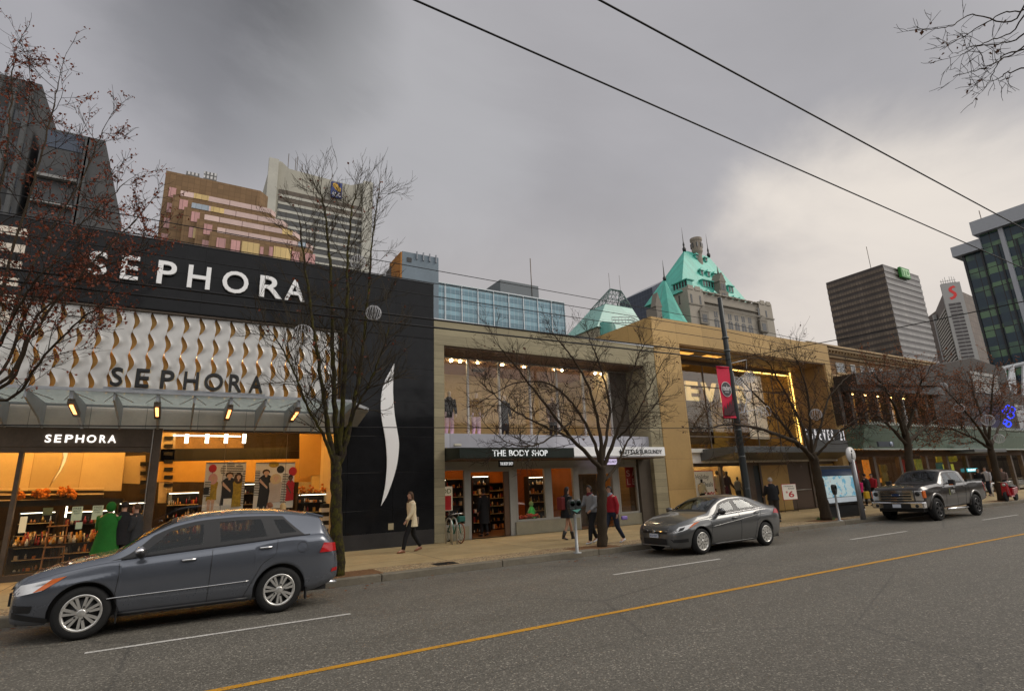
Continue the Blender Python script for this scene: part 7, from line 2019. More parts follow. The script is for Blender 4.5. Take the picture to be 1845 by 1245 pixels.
UZ = 3.81
dummy(808, 20.1, UZ, 'mannequin in black at the left end of the upper show window', C_BLK, M_LEG, 1.95, tl=.75)
dummy(856, 20.1, UZ, 'mannequin in black over mustard in the second upper pane', cloth('mustard', (.30, .19, .05)), M_LEG, 1.95, tl=.8)
dummy(906, 20.1, UZ, 'mannequin in a long charcoal dress in the third upper pane', C_DK, C_BLK, 1.9, tl=.35, fl=1.2)
dummy(992, 20.1, UZ, 'mannequin in a dark jacket over a pale shirt behind the tree crown', C_BRN, C_BLK, 1.95, tl=.7)
dummy(1093, 20.1, UZ, 'mannequin in brown at the right end of the upper show window', cloth('rust', (.16, .06, .03)), C_DK, 1.9, tl=.6)
GZ = .50; gg = 'mannequins in the gold shop window'
Yg = 19.2
def gd_(px, Y, label, top, bottom, h, **k):
    p = at(px, 880, Y); return figure('mannequin', label, 'mannequin', (p.x, Y, GZ), -90, h, .05, 1, (.15, -.1), (.5, .3), top, k.get('tl', .9), k.get('fl', 1.0), bottom, shoe=S_BLK, body_m=M_MANB, group=gg, hair=k.get('hair'))
gd_(1264, 18.95, 'small mannequin in black and cream in front of the sale poster', C_CREAM, C_BLK, 1.45)
gd_(1293, 19.2, 'mannequin in a long cream coat right of the sale poster', C_CREAM, C_CREAM, 1.85, tl=.4, fl=1.2)
gd_(1302, 20.0, 'mannequin on a riser behind the cream coat', C_BRN, C_DK, 2.15)
gd_(1310, 19.3, 'mannequin in a dark patterned dress', cloth('plum', (.05, .03, .04)), C_DK, 1.8, tl=.5, fl=1.15)
gd_(1329, 19.3, 'mannequin in grey right of the dark dress', C_GRY, C_DK, 1.5)
gd_(1337, 19.6, 'mannequin in a white jumper against the black street pole', cloth('white', (.6, .58, .58)), C_BLK, 1.95)
# ================================================================ TREES
M_BARK = mat('dark_bark', (.040, .028, .017), .9, var=.4, scale=9, bump=1.0, bscale=26, stretch=(1, 1, .25))
M_MOSS = bpy.data.materials.new('mossy_bark'); _t = NT(M_MOSS)
_tc = _t.n('ShaderNodeTexCoord').outputs['Object']; _f = _t.noise(_t.n('ShaderNodeMapping', i={'Vector': _tc, 'Scale': (1, 1, .3)}).outputs[0], 26, 5, .7)
_k = _t.math('MULTIPLY', _t.ramp(_t.noise(_tc, 5, 5, .7), [(.44, 0.0), (.56, 1.0)]), _t.ramp(_f, [(.35, .25), (.6, 1.0)]))
_c = _t.mix(_k, _t.mix(_f, (.010, .008, .006), (.045, .033, .022)), (.070, .063, .008))
_t.out(_t.n('ShaderNodeBsdfPrincipled', i={'Base Color': _c, 'Roughness': .9, 'Specular IOR Level': .2, 'Normal': _t.n('ShaderNodeBump', i={'Height': _f, 'Strength': .9, 'Distance': .04}).outputs[0]}).outputs[0])
M_TWIG = mat('twig_bark', (.032, .022, .016), .9, var=.3)


def leafmat(name, c1, c2):
    m = bpy.data.materials.new(name); t = NT(m)
    tc = t.n('ShaderNodeTexCoord').outputs['Object']
    c = t.mix(t.ramp(t.noise(tc, 2.5, 4), [(.35, 0.0), (.65, 1.0)]), c1, c2)
    pb = t.n('ShaderNodeBsdfPrincipled', i={'Base Color': c, 'Roughness': .6}).outputs[0]; tr = t.n('ShaderNodeBsdfTranslucent', i={'Color': c}).outputs[0]
    t.out(t.n('ShaderNodeMixShader', i={0: .3, 1: pb, 2: tr}).outputs[0]); return m


M_LEAFR = leafmat('rust_red_leaf', (.13, .030, .014), (.24, .055, .02)); M_LEAFB = leafmat('brown_leaf', (.14, .05, .02), (.27, .095, .032)); M_LEAFD = leafmat('dry_leaf', (.06, .03, .018), (.12, .05, .025))


def curve_pts(ps, n=5, wob=.0, rr=random):
    ps = [Vector(p) for p in ps]; out = []
    for i in range(len(ps) - 1):
        p0 = ps[i - 1] if i else ps[0] * 2 - ps[1]; p1, p2 = ps[i], ps[i + 1]; p3 = ps[i + 2] if i + 2 < len(ps) else p2 * 2 - p1
        for k in range(n):
            t = k / n
            q = .5 * ((2 * p1) + (p2 - p0) * t + (2 * p0 - 5 * p1 + 4 * p2 - p3) * t * t + (3 * p1 - p0 - 3 * p2 + p3) * t ** 3)
            out.append(q + Vector((rr.gauss(0, wob), rr.gauss(0, wob), rr.gauss(0, wob * .5))))
    out.append(ps[-1]); return out


class Tree:
    def __init__(s, root, seed):
        s.root = root; s.r = random.Random(seed); s.big, s.tw, s.lf = MB(), MB(), MB(); s.n = 0; s.tips = []; s.ls = 1.0; s.minr = .0042

    def limb(s, ps, r0, r1, mb=None, n=9, wob=.012):
        q = curve_pts(ps, 6, wob, s.r); N = len(q)
        (mb or s.big).tube(q, [(r0 + (r1 - r0) * (i / (N - 1)) ** .8) * s.r.uniform(.92, 1.09) for i in range(N)], n, cap=True)
        return q

    def grow(s, p, d, L, r, depth, up=.25, spread=.6, leaf=0.0, kids=(3, 5), bias=Vector((0, 0, 0)), minr=.0042):
        minr = s.minr; rr = s.r; seg = max(3, int(L / .13)); seg = min(seg, 7); pts = [p.copy()]; dirs = []
        d = d.normalized(); q = p.copy()
        for i in range(seg):
            d = (d + Vector((rr.gauss(0, .13), rr.gauss(0, .13), rr.gauss(0, .11) + up * .12)) + bias * .06).normalized()
            q = q + d * (L / seg); pts.append(q.copy()); dirs.append(d.copy())
        re = max(minr * .7, r * .45)
        s.tw.tube(pts, [r + (re - r) * i / seg for i in range(seg + 1)], 5 if r > .012 else (4 if r > .006 else 3), cap=False)
        s.n += 1
        if leaf and depth <= 1:
            for i in range(1, seg + 1):
                if rr.random() < leaf: s.leaf(pts[i], rr.uniform(.04, .085) * s.ls)
        if depth <= 0: s.tips.append(pts[-1]); return
        nk = rr.randint(*kids)
        for j in range(nk):
            u = .25 + .75 * (j + rr.random() * .8) / nk; i = min(seg - 1, int(u * seg)); base = pts[i].lerp(pts[i + 1], u * seg - i) if u * seg - i <= 1 else pts[i + 1]
            dd = dirs[i]; a = rr.uniform(0, 2 * PI); o = dd.orthogonal().normalized(); o.rotate(Matrix.Rotation(a, 3, dd))
            nd = (dd + o * rr.uniform(.45, 1.05) * spread * 1.5 + Vector((0, 0, up * .35))).normalized()
            s.grow(base, nd, L * rr.uniform(.45, .72), max(minr, r * rr.uniform(.45, .62)), depth - 1, up, spread, leaf, kids, bias, minr)

    def along(s, q, r0, n, L, depth, t0=.25, up=.3, spread=.6, leaf=0.0, kids=(3, 5), out=1.0, bias=Vector((0, 0, 0))):
        n = int(n * 1.8)
        for j in range(n):
            u = t0 + (1 - t0) * (j + s.r.random()) / n; i = min(len(q) - 2, int(u * (len(q) - 1)))
            d = (q[i + 1] - q[i]).normalized(); o = d.orthogonal().normalized(); o.rotate(Matrix.Rotation(s.r.uniform(0, 2 * PI), 3, d))
            s.grow(q[i].lerp(q[i + 1], s.r.random()), d * s.r.uniform(.25, .8) + o * out * s.r.uniform(.5, 1), L * s.r.uniform(.6, 1.15) * (1.1 - .35 * u), r0 * (1 - .5 * u), depth, up, spread, leaf, kids, bias)
        s.grow(q[-1], q[-1] - q[-2], L * .8, r0 * .6, depth, up, spread, leaf, kids, bias)

    def leaf(s, p, sz):
        rr = s.r
        for _ in range(rr.choice((1, 2, 2))):
            a = Vector((rr.gauss(0, 1), rr.gauss(0, 1), rr.gauss(-.6, .8))).normalized(); b = a.orthogonal().normalized(); b.rotate(Matrix.Rotation(rr.uniform(0, 6.28), 3, a))
            c0 = p + Vector((rr.gauss(0, .02), rr.gauss(0, .02), rr.gauss(0, .02))); n = a.cross(b) * sz * .18
            s.lf.add([c0, c0 + a * sz * .55 + b * sz * .42 + n, c0 + a * sz * 1.1, c0 + a * sz * .5 - b * sz * .42 + n], [(0, 1, 2), (0, 2, 3)])

    def done(s, bark, leafm=None, twig=None):
        tr = s.big.build('trunk', bark, s.root, fixn=False); cr = s.tw.build('crown', twig or M_TWIG, s.root, fixn=False)
        if leafm and s.lf.v: s.lf.build('leaves', leafm, cr, fixn=False)


G_TR = None
def px_path(pts, Y, dy=()):
    return [at(x, y, Y + (dy[i] if i < len(dy) else 0)) for i, (x, y) in enumerate(pts)]


# ---- tall mossy multi-stem tree behind the crossover
t = thing('street_tree', 'tall bare street tree with several upright mossy stems, right of the crossover', 'tree', (3.2, 13.15, .15), 'street trees along the kerb')
T = Tree(t, 3); Y = 13.15
T.limb(px_path([(609, 1042), (607, 960), (605, 880), (608, 820)], Y), .145, .115, n=14)
b = T.big
stems = [([(607, 870), (594, 790), (585, 720), (572, 640), (560, 560), (548, 470), (540, 400)], (0, -.1, -.3, -.5, -.6, -.7, -.8), .085, .018),
         ([(608, 840), (604, 740), (600, 640), (598, 540), (592, 440), (583, 370), (577, 345)], (0, .1, .1, .2, .3, .4, .4), .095, .014),
         ([(610, 830), (618, 730), (622, 640), (625, 560), (627, 460), (632, 390), (640, 350)], (0, -.2, -.4, -.5, -.6, -.6, -.6), .085, .014),
         ([(612, 838), (630, 770), (645, 690), (656, 610), (664, 520), (672, 420), (684, 340)], (0, .2, .4, .5, .6, .6, .7), .085, .014),
         ([(606, 850), (585, 790), (560, 745), (536, 690), (515, 640), (490, 600)], (0, -.3, -.6, -.8, -.9, -1.0), .055, .012),
         ([(614, 800), (640, 740), (665, 690), (690, 630), (700, 590)], (0, -.3, -.5, -.7, -.8), .05, .012)]
for pts, dy, r0, r1 in stems:
    q = T.limb(px_path(pts, Y, dy), r0 * .82, r1 * .9, n=9)
    T.along(q, .015, 18 if len(pts) > 6 else 12, 1.05, 2, .22, .55, .5, .012, (3, 5), 1.0)
T.done(M_MOSS, M_LEAFR, mat('twig_moss', (.040, .030, .017), .9, var=.4))
# ---- wide bare tree in front of the concrete shop
t = thing('street_tree', 'wide bare street tree with a short trunk in front of the concrete shop', 'tree', (10.3, 12.95, .15), 'street trees along the kerb')
T = Tree(t, 5); Y = 13.0
T.limb(px_path([(1086, 990), (1085, 930), (1084, 880), (1083, 838)], Y), .15, .13, n=14)
for pts, dy, r0, r1, n_ in [
    ([(1083, 845), (1062, 822), (1030, 790), (1000, 750), (960, 700), (925, 655), (900, 625)], (0, -.2, -.4, -.6, -.8, -1.0, -1.1), .075, .012, 17),
    ([(1083, 850), (1072, 800), (1050, 755), (1020, 715), (985, 690), (930, 690), (880, 715)], (0, .2, .4, .6, .8, .9, 1.0), .065, .011, 16),
    ([(1030, 790), (990, 772), (940, 748), (900, 720), (868, 690)], (-.4, -.6, -.8, -.9, -.9), .04, .010, 13),
    ([(1083, 845), (1080, 780), (1068, 720), (1045, 665), (1020, 630), (1000, 605)], (0, -.1, -.2, -.2, -.3, -.3), .07, .011, 15),
    ([(1084, 845), (1092, 790), (1098, 730), (1085, 670), (1070, 630), (1058, 600)], (0, .3, .5, .6, .7, .8), .065, .011, 15),
    ([(1086, 845), (1108, 790), (1125, 740), (1135, 690), (1150, 640), (1165, 615)], (0, -.2, -.4, -.5, -.6, -.7), .065, .011, 15),
    ([(1088, 868), (1112, 838), (1128, 800), (1150, 765), (1180, 730), (1205, 690)], (0, .2, .4, .5, .6, .6), .05, .010, 14),
    ([(1112, 790), (1140, 760), (1170, 700), (1190, 660)], (-.2, -.6, -.9, -1.1), .035, .010, 11),
    ([(1030, 760), (970, 800), (920, 800), (880, 770)], (-.5, -.9, -1.1, -1.2), .028, .008, 9)]:
    q = T.limb(px_path(pts, Y, dy), r0, r1); T.along(q, .015, n_, .85, 2, .25, .25, .62, .01, (3, 5))
T.done(M_BARK, M_LEAFD)
# ---- leaning tree in front of the gold shop
t = thing('street_tree', 'bare leaning street tree with a dark crown in front of the gold shop', 'tree', (22.6, 13.3, .15), 'street trees along the kerb')
T = Tree(t, 9); Y = 13.3
T.limb(px_path([(1490, 938), (1480, 890), (1470, 845), (1462, 815)], Y), .21, .16, n=14)
for pts, dy, r0, r1, n_ in [
    ([(1466, 830), (1440, 800), (1405, 785), (1360, 770), (1310, 765), (1270, 775)], (0, -.3, -.7, -1.0, -1.2, -1.3), .11, .016, 17),
    ([(1440, 805), (1415, 770), (1385, 735), (1350, 700), (1325, 672)], (-.3, -.2, .1, .3, .4), .08, .014, 16),
    ([(1463, 825), (1450, 780), (1430, 735), (1405, 690), (1385, 655), (1360, 640)], (0, .3, .6, .8, 1.0, 1.0), .085, .014, 17),
    ([(1463, 822), (1460, 770), (1455, 710), (1440, 660), (1430, 640)], (0, -.3, -.5, -.6, -.7), .075, .013, 15),
    ([(1464, 820), (1478, 770), (1492, 720), (1515, 690), (1540, 668)], (0, .2, .3, .4, .5), .07, .013, 15),
    ([(1466, 826), (1490, 800), (1515, 775), (1545, 755), (1570, 750)], (0, -.4, -.6, -.8, -.9), .055, .012, 13)]:
    q = T.limb(px_path(pts, Y, dy), r0, r1); T.along(q, .018, n_, 1.2, 2, .2, .3, .62, .05, (3, 5))
T.done(M_BARK, M_LEAFD)
# ---- two brown-leaved trees further along
for (lab, Y, base, limbs, seed, x0_) in (
    ('brown-leaved street tree rising behind the pickup', 13.3, [(1645, 905), (1640, 850), (1635, 800), (1628, 770)],
     [[(1632, 800), (1605, 770), (1575, 745), (1550, 735)], [(1630, 785), (1615, 740), (1595, 700), (1580, 680)], [(1629, 775), (1625, 730), (1620, 690), (1622, 668)], [(1630, 785), (1645, 740), (1655, 700), (1665, 680)], [(1633, 800), (1655, 780), (1680, 760), (1695, 755)]], 12, 31.5),
    ('rust-brown street tree nearest the right edge with round ornaments', 13.3, [(1806, 905), (1797, 860), (1788, 820), (1780, 792)],
     [[(1785, 810), (1755, 790), (1720, 775), (1690, 770)], [(1782, 800), (1755, 760), (1730, 730), (1710, 710)], [(1780, 792), (1765, 740), (1750, 700), (1740, 685)], [(1781, 795), (1785, 745), (1788, 705), (1790, 680)], [(1784, 805), (1805, 760), (1822, 730), (1840, 710)]], 14, 38.8)):
    p = at(*base[0], Y)
    t = thing('street_tree', lab, 'tree', (p.x, Y, .15), 'street trees along the kerb')
    T = Tree(t, seed)
    T.limb(px_path(base, Y), .20, .15, n=12)
    for i, l in enumerate(limbs):
        q = T.limb(px_path(l, Y, tuple((-1) ** i * .35 * j for j in range(5))), .09, .02); T.along(q, .022, 13, 1.5, 2, .2, .25, .65, .6, (3, 4))
    T.done(M_BARK, M_LEAFB)
# ---- red-leaved tree at the left edge (trunk stands outside the picture)
t = thing('street_tree', 'street tree with rust red leaves reaching in from the left edge', 'tree', (at(-330, 660, 12.9).x - .3, 12.9, .15), 'street trees along the kerb')
T = Tree(t, 21); T.ls = .8; Y = 12.9
fk = at(-330, 660, Y)
T.limb([(fk.x - .3, Y, .1), (fk.x - .25, Y, 1.4), (fk.x - .1, Y, fk.z * .7), fk], .2, .12, n=12)
def lp(pts, dy):
    q = px_path(pts, Y, dy); m = fk.lerp(q[0], .5); return [fk, m + Vector((0, 0, .15))] + q
for pts, dy, n_ in [
    ([(0, 700), (60, 600), (120, 520), (190, 450), (250, 390)], (0, -.3, -.5, -.7, -.8), 15),
    ([(-20, 640), (40, 520), (90, 420), (150, 320), (185, 235)], (0, .2, .4, .5, .5), 15),
    ([(-30, 600), (20, 460), (60, 330), (90, 220), (105, 150)], (0, -.2, -.4, -.5, -.6), 14),
    ([(-40, 560), (-10, 420), (10, 280), (20, 170), (24, 110)], (0, .3, .5, .6, .6), 11),
    ([(-10, 680), (50, 560), (110, 450), (170, 380), (225, 330)], (0, .4, .8, 1.0, 1.1), 15),
    ([(10, 720), (80, 640), (140, 580), (190, 540)], (0, -.5, -.9, -1.2), 12),
    ([(0, 690), (70, 570), (150, 500), (215, 470), (262, 440)], (0, .1, .0, -.1, -.2), 14),
    ([(-20, 640), (30, 560), (70, 500), (120, 460)], (0, -.8, -1.2, -1.4), 11)]:
    q = T.limb(lp(pts, dy), .042, .009); T.along(q, .012, int(n_ * .86), .9, 2, .42, .25, .6, .31, (3, 5))
T.done(M_BARK, M_LEAFR)
# ---- twigs of a tree on the camera's side
t = thing('street_tree', 'dark bare twigs hanging in at the top right corner', 'tree', (8.2, 1.2, .15), 'street trees along the kerb')
T = Tree(t, 31); T.ls = .5; T.minr = .0024
Yt = 2.6
T.limb([(8.3, -.6, .1), (8.25, -.5, 2), (8.1, -.2, 3.6), (7.6, .6, 4.9)], .16, .08, n=10)
f2 = Vector((7.6, .6, 4.9))
def ax(x, y, X): return at(x, y, X=X)
for pts in ([(1900, 0), (1822, 40), (1750, 28), (1715, 47), (1680, 52), (1655, 55)], [(1900, 40), (1822, 22), (1770, 45), (1735, 68), (1705, 78)], [(1900, 70), (1822, 75), (1790, 82), (1755, 84), (1725, 96)], [(1910, 80), (1822, 100), (1790, 116), (1758, 127), (1722, 137)], [(1910, 100), (1822, 95), (1800, 110), (1786, 140), (1770, 165)], [(1910, 130), (1822, 130), (1800, 142), (1785, 148)], [(1900, 20), (1822, 60), (1780, 75), (1745, 92), (1730, 100)]):
    q = T.limb([f2] + [ax(x, y, 5.6 + .25 * math.sin(i * 2.1 + x)) for i, (x, y) in enumerate(pts)], .0085, .0022, wob=.006)
    T.along(q, .0030, 4, .26, 1, .45, .0, .6, .05, (1, 3))
T.done(M_BARK, M_LEAFD)
b = MB(); rr = random.Random(4)
p0 = at(1488, 936, Z=.15)
for k in range(260):
    a, r = rr.uniform(0, 6.28), rr.uniform(.15, .34); x, y = p0.x + r * math.cos(a), p0.y + r * math.sin(a); h = rr.uniform(.05, .14)
    b.add([(x - .01, y, .145), (x + .01, y, .145), (x + rr.gauss(0, .03), y + rr.gauss(0, .03), .15 + h)], [(0, 1, 2)])
o = b.build('grass_tuft', mat('grass_green', (.05, .11, .02), .7, var=.4, scale=9)); tag(o, 'green grass around the foot of the leaning tree', 'grass', kind='stuff')
b = MB()
for k in range(420):
    x, y = rr.uniform(-6, 40), rr.choice((rr.uniform(12.2, 13.7), rr.uniform(11.9, 12.6)))
    z = .152 if y > 12.62 else .006; s_ = rr.uniform(.02, .05); a = rr.uniform(0, 6.28)
    b.add([(x + s_ * math.cos(a + q) * (1 if q % 3 < 1 else .6), y + s_ * math.sin(a + q), z + (.01 if q < 1.5 else .0)) for q in (0, 1.57, 3.14, 4.71)], [(0, 1, 2, 3)])
tag(b.build('fallen_leaves', M_LEAFB, fixn=False), 'scattered fallen brown leaves along the kerb', 'leaves', kind='stuff')

# ================================================================ WIRES, POLE, STREET FURNITURE
M_WIRE = mat('wire_black', (.012, .012, .013), .6)


def wire(name, p, q, r, sag, label, group='overhead wires along the street', n=40):
    p, q = Vector(p), Vector(q); pts = []
    for k in range(n + 1):
        u = k / n; v = p.lerp(q, u); v.z -= sag * 4 * u * (1 - u); pts.append(v)
    b = MB(); b.tube(pts, r, 6); return tag(b.build(name, M_WIRE), label, 'wire', group)


wire('trolley_wire', (-25, 3.62, 6.2), (95, 4.6, 6.2), .010, 0, 'lower of two long trolley wires crossing the sky over the road')
wire('trolley_wire', (-25, 2.78, 6.2), (95, 3.85, 6.2), .010, 0, 'upper of two long trolley wires crossing the sky over the road')
wire('feeder_cable', (-30, 13.0, 6.0), (17.2, 13, 6.38), .026, 0, 'upper of the two thick black cables crossing the shop fronts')
wire('feeder_cable', (-30, 13.0, 5.72), (17.2, 13, 6.18), .024, 0, 'lower of the two thick black cables crossing the shop fronts')
for z0, z1, lab in ((7.80, 7.66, 'topmost thin wire running to the black street pole'), (7.36, 7.30, 'second thin wire below the topmost one at the pole'), (6.92, 6.95, 'third thin wire, at the pole below the banner top bracket')):
    wire('span_wire', (-30, 13, z0), (17.15, 13, z1), .011, 0, lab); 
    wire('span_wire', (17.2, 13, z1), (70, 13, z0 - .3), .011, .5, lab.replace('running to', 'leaving').replace('at the pole', 'right of the pole'))
wire('low_wire', (-12, 13.0, 3.2), (17.25, 13, 3.66), .011, .05, 'low thin wire strung along the trees at sign height')
pA = at(1310, 648, 13)
wire('cross_wire', pA, at(1845, 543, X=16.0), .012, .05, 'black cross-street wire rising to the right from the black pole')
wire('cross_wire', at(1310, 640, 13), at(1700, 668, 13.2), .010, .1, 'thin wire from the black pole sagging to the far trees')
cc = at(1400, 637, 12.9)
# pole
t = thing('street_pole', 'tall black street pole with a red banner bracket in front of the gold shop', 'pole', (17.25, 13.0, .15))
M_POLE = mat('pole_black', (.014, .018, .018), .45, .2, var=.2)
b = MB(); b.lathe([(.17, .15), (.17, .5), (.13, .62), (.115, 3.6), (.10, 6), (.085, 8.62), (.02, 8.66)], 16, (0, 13, 0)); b.v = [(x + 17.28 - .02 * (z / 8.6), y, z) for x, y, z in b.v]; b.build('shaft', M_POLE, t)
b = MB()
for z in (1.5, 2.6, 3.55, 3.72, 6.5, 7.0): b.lathe([(.125, 0), (.125, .06)], 14, (17.28 - .02 * z / 8.6, 13, z))
b.build('pole_band', mat('band_grey', (.10, .11, .11), .4, .5), t)
a1, a2 = at(1278, 664, 12.95), at(1311, 754, 12.95)
zt_, zb_ = at(1300, 661, 12.95).z, at(1318, 752, 12.95).z
xr_ = 17.14; xl_ = xr_ - .66
b = MB(); b.tube([(xl_ - .04, 12.97, zt_ + .02), (17.3, 12.97, zt_ + .06)], .018, 6); b.tube([(xl_ - .02, 12.97, zb_), (17.3, 12.97, zb_ + .02)], .018, 6); b.build('banner_arm', M_POLE, t)
bn = thing('street_banner', 'red street banner with a black round emblem hanging from the black pole', 'banner', ((xl_ + xr_) / 2, 12.95, zb_))
rows = []
for i in range(17):
    v = i / 16; z = zt_ + (zb_ - zt_) * v; rows.append([(xl_ + (xr_ - xl_) * j / 8 + .02 * v, 12.95 + .02 * math.sin(v * 7 + j * .5), z - .02 * (1 - j / 8)) for j in range(9)])
b = MB(); b.grid(rows); b.build('cloth', mat('banner_red', (.52, .008, .045), .65, var=.1), bn)
b = MB(); b.tube([rows[0][0], rows[0][-1]], .028, 8); b.build('top_hem', mat('banner_red', (.52, .008, .045), .65), bn); b = MB(); b.tube([rows[-1][0], rows[-1][-1]], .03, 8); b.build('bottom_hem', mat('banner_red', (.52, .008, .045), .65), bn)
cx_, cz_ = (xl_ + xr_) / 2 + .01, zt_ + (zb_ - zt_) * .45
yb_ = 12.915
circ = lambda r: [(cx_ + r * math.cos(2 * PI * k / 36), cz_ + r * math.sin(2 * PI * k / 36)) for k in range(36)]
b = MB(); b.prism(circ(.275), 'xz', yb_ - .003, yb_); b.build('emblem_ring', mat('banner_white', (.65, .62, .62), .6), bn)
b = MB(); b.prism(circ(.258), 'xz', yb_ - .006, yb_ - .0035); b.build('emblem_disc', M_SIGNB, bn)
b = MB(); word(b, 'reben', cx_ - .21, cx_ + .21, cz_ - .05, cz_ + .15, yb_ - .0065, .003, .012, mirror=True); word(b, 'events', cx_ - .10, cx_ + .10, cz_ - .13, cz_ - .09, yb_ - .0065, .003, 0, mirror=True); b.build('emblem_letters', MATS['banner_white'], bn)
b = MB(); hh_ = zt_ - zb_
pr = [(xl_ + .03, zb_ + .06), (xr_ - .01, zb_ + .06), (xr_ - .02, zb_ + .33 * hh_)] + [(xr_ - .05 - k * .055, zb_ + (.33 + .07 * math.sin(k * 2.3) - .018 * k) * hh_) for k in range(1, 10)]
b.prism(pr, 'xz', yb_ - .002, yb_ + .0); b.build('dark_picture', mat('banner_dark', (.05, .006, .012), .6, var=.7, scale=5), bn)
# festive frame on the pole
t = thing('festive_frame', 'white wire candy-shaped festive light frame fixed to the black pole', 'light decoration', (17.9, 13, 5))
M_WROPE = mat('white_rope_light', (.50, .50, .52), .4)
b = MB()
P_ = lambda x, y: at(x, y, 12.95)
b.tube([P_(1316, 655), P_(1345, 648), P_(1345, 664)], .015, 5); b.tube([P_(1318, 660), P_(1337, 744)], .012, 5); b.tube([P_(1332, 744), P_(1362, 738)], .012, 5)
def pxring(cx, cy, r, th=.012, sq=1.0, rot=0): b.tube([P_(cx + r * math.cos(a) * math.cos(rot) - sq * r * math.sin(a) * math.sin(rot), cy + r * math.cos(a) * math.sin(rot) + sq * r * math.sin(a) * math.cos(rot)) for a in [2 * PI * k / 24 for k in range(25)]], th, 5)
for r in (10, 7, 4): pxring(1350, 679, r)
for k in range(9): a = k * PI / 4.5; b.tube([P_(1350, 679), P_(1350 + 10 * math.cos(a), 679 + 10 * math.sin(a))], .008, 4)
path = [(1326, 688), (1338, 704), (1345, 716), (1343, 730), (1341, 742)]
b.tube(curve_pts([P_(*q) for q in path], 5), .013, 5); b.tube(curve_pts([P_(q[0] + 9, q[1] - 9) for q in path[:-1]], 5), .013, 5)
for k in range(16):
    u = k / 15 * 3; i = min(2, int(u)); f = u - i; x = path[i][0] * (1 - f) + path[i + 1][0] * f; y = path[i][1] * (1 - f) + path[i + 1][1] * f; b.tube([P_(x, y), P_(x + 9, y - 9)], .007, 4)
for k, (cx, cy) in enumerate(((1372, 738), (1378, 742), (1384, 740), (1368, 746))): pxring(cx, cy, 9, .012, .45, .5 + k * .35)
b.build('frame', M_WROPE, t)
# snowflake sheet of lights in the crown
rr = random.Random(8)
# wire ball ornaments in the trees
for (cx, cy, r, Y, lab) in ((673, 564, 13.5, 12.6, 'round white wire ornament in front of the black header'), (546, 602, 17, 12.4, 'large pale wire ornament low in the mossy tree'), (645, 473, 13, 12.7, 'round wire ornament high in the mossy tree'), (1470, 747, 10, 12.7, 'round wire ornament in the leaning tree'), (1699, 696, 6.5, 12.7, 'small wire ornament at the top of the rust-brown tree'), (1780, 757, 10, 12.7, 'round wire ornament beside the blue neon'), (1728, 735, 8, 12.7, 'round wire ornament at the left of the rust-brown crown'), (1800, 790, 8, 12.7, 'round wire ornament beneath the blue neon bar')):
    c0 = at(cx, cy, Y); R_ = r / F_PX * (c0 - Vector((0, 0, CAM_H))).dot(FW)
    t = thing('wire_ornament', lab, 'ornament', c0, 'round wire ornaments in the street trees')
    b = MB()
    for k in range(8):
        a = PI * k / 8
        b.tube([c0 + Vector((R_ * math.sin(u) * math.cos(a), R_ * math.sin(u) * math.sin(a), R_ * math.cos(u))) for u in [2 * PI * j / 20 for j in range(21)]], .006 if R_ < .3 else .0075, 4, cap=False)
    b.build('wire_cage', M_WROPE, t)
    b = MB(); b.tube([c0 + Vector((0, 0, R_)), c0 + Vector((.05, 0, R_ + .35))], .005, 4); b.build('hanger', M_WIRE, t)


def meter(px, py, label, two):
    p = at(px, py, Z=.15); x, y = p.x, p.y
    t = thing('parking_meter', label, 'parking meter', (x, y, .15), 'parking meters at the kerb')
    b = MB(); b.lathe([(.12, .148), (.12, .165), (.045, .18), (.038, 1.12), (.045, 1.14)], 12, (x, y, 0)); b.build('post', mat('galvanised', (.30, .31, .31), .5, .5, var=.2), t)
    for dx in ((-.10, .10) if two else (0,)):
        b = MB(); X_ = x + dx; b.hexa([(X_ - .055, y - .05, 1.13), (X_ + .055, y - .05, 1.13), (X_ + .055, y + .05, 1.13), (X_ - .055, y + .05, 1.13), (X_ - .095, y - .07, 1.30), (X_ + .095, y - .07, 1.30), (X_ + .095, y + .07, 1.30), (X_ - .095, y + .07, 1.30)])
        b.box(X_ - .095, X_ + .095, y - .07, y + .07, 1.301, 1.42); b.lathe([(.095, -.07), (.095, .07)], 18, (X_, y, 1.42), 'y')
        hd_ = b.build('meter_head', mat('meter_dark', (.035, .04, .042), .4, .3), t, bevel=.008)
        b = MB(); b.box(X_ - .06, X_ + .06, y - .078, y - .0715, 1.40, 1.47); b.build('display', M_CARGL, hd_)
    if two:
        b = MB(); b.prism([(x - .14, 1.24), (x + .16, 1.26), (x + .02, 1.17)], 'xz', y - .085, y - .079); b.build('label', mat('teal_label', (.10, .30, .25), .5), t)


meter(1040, 996, 'double-headed parking meter with a teal label in front of the concrete shop', True)
meter(1513, 938, 'single parking meter in front of the lit map panel', False)
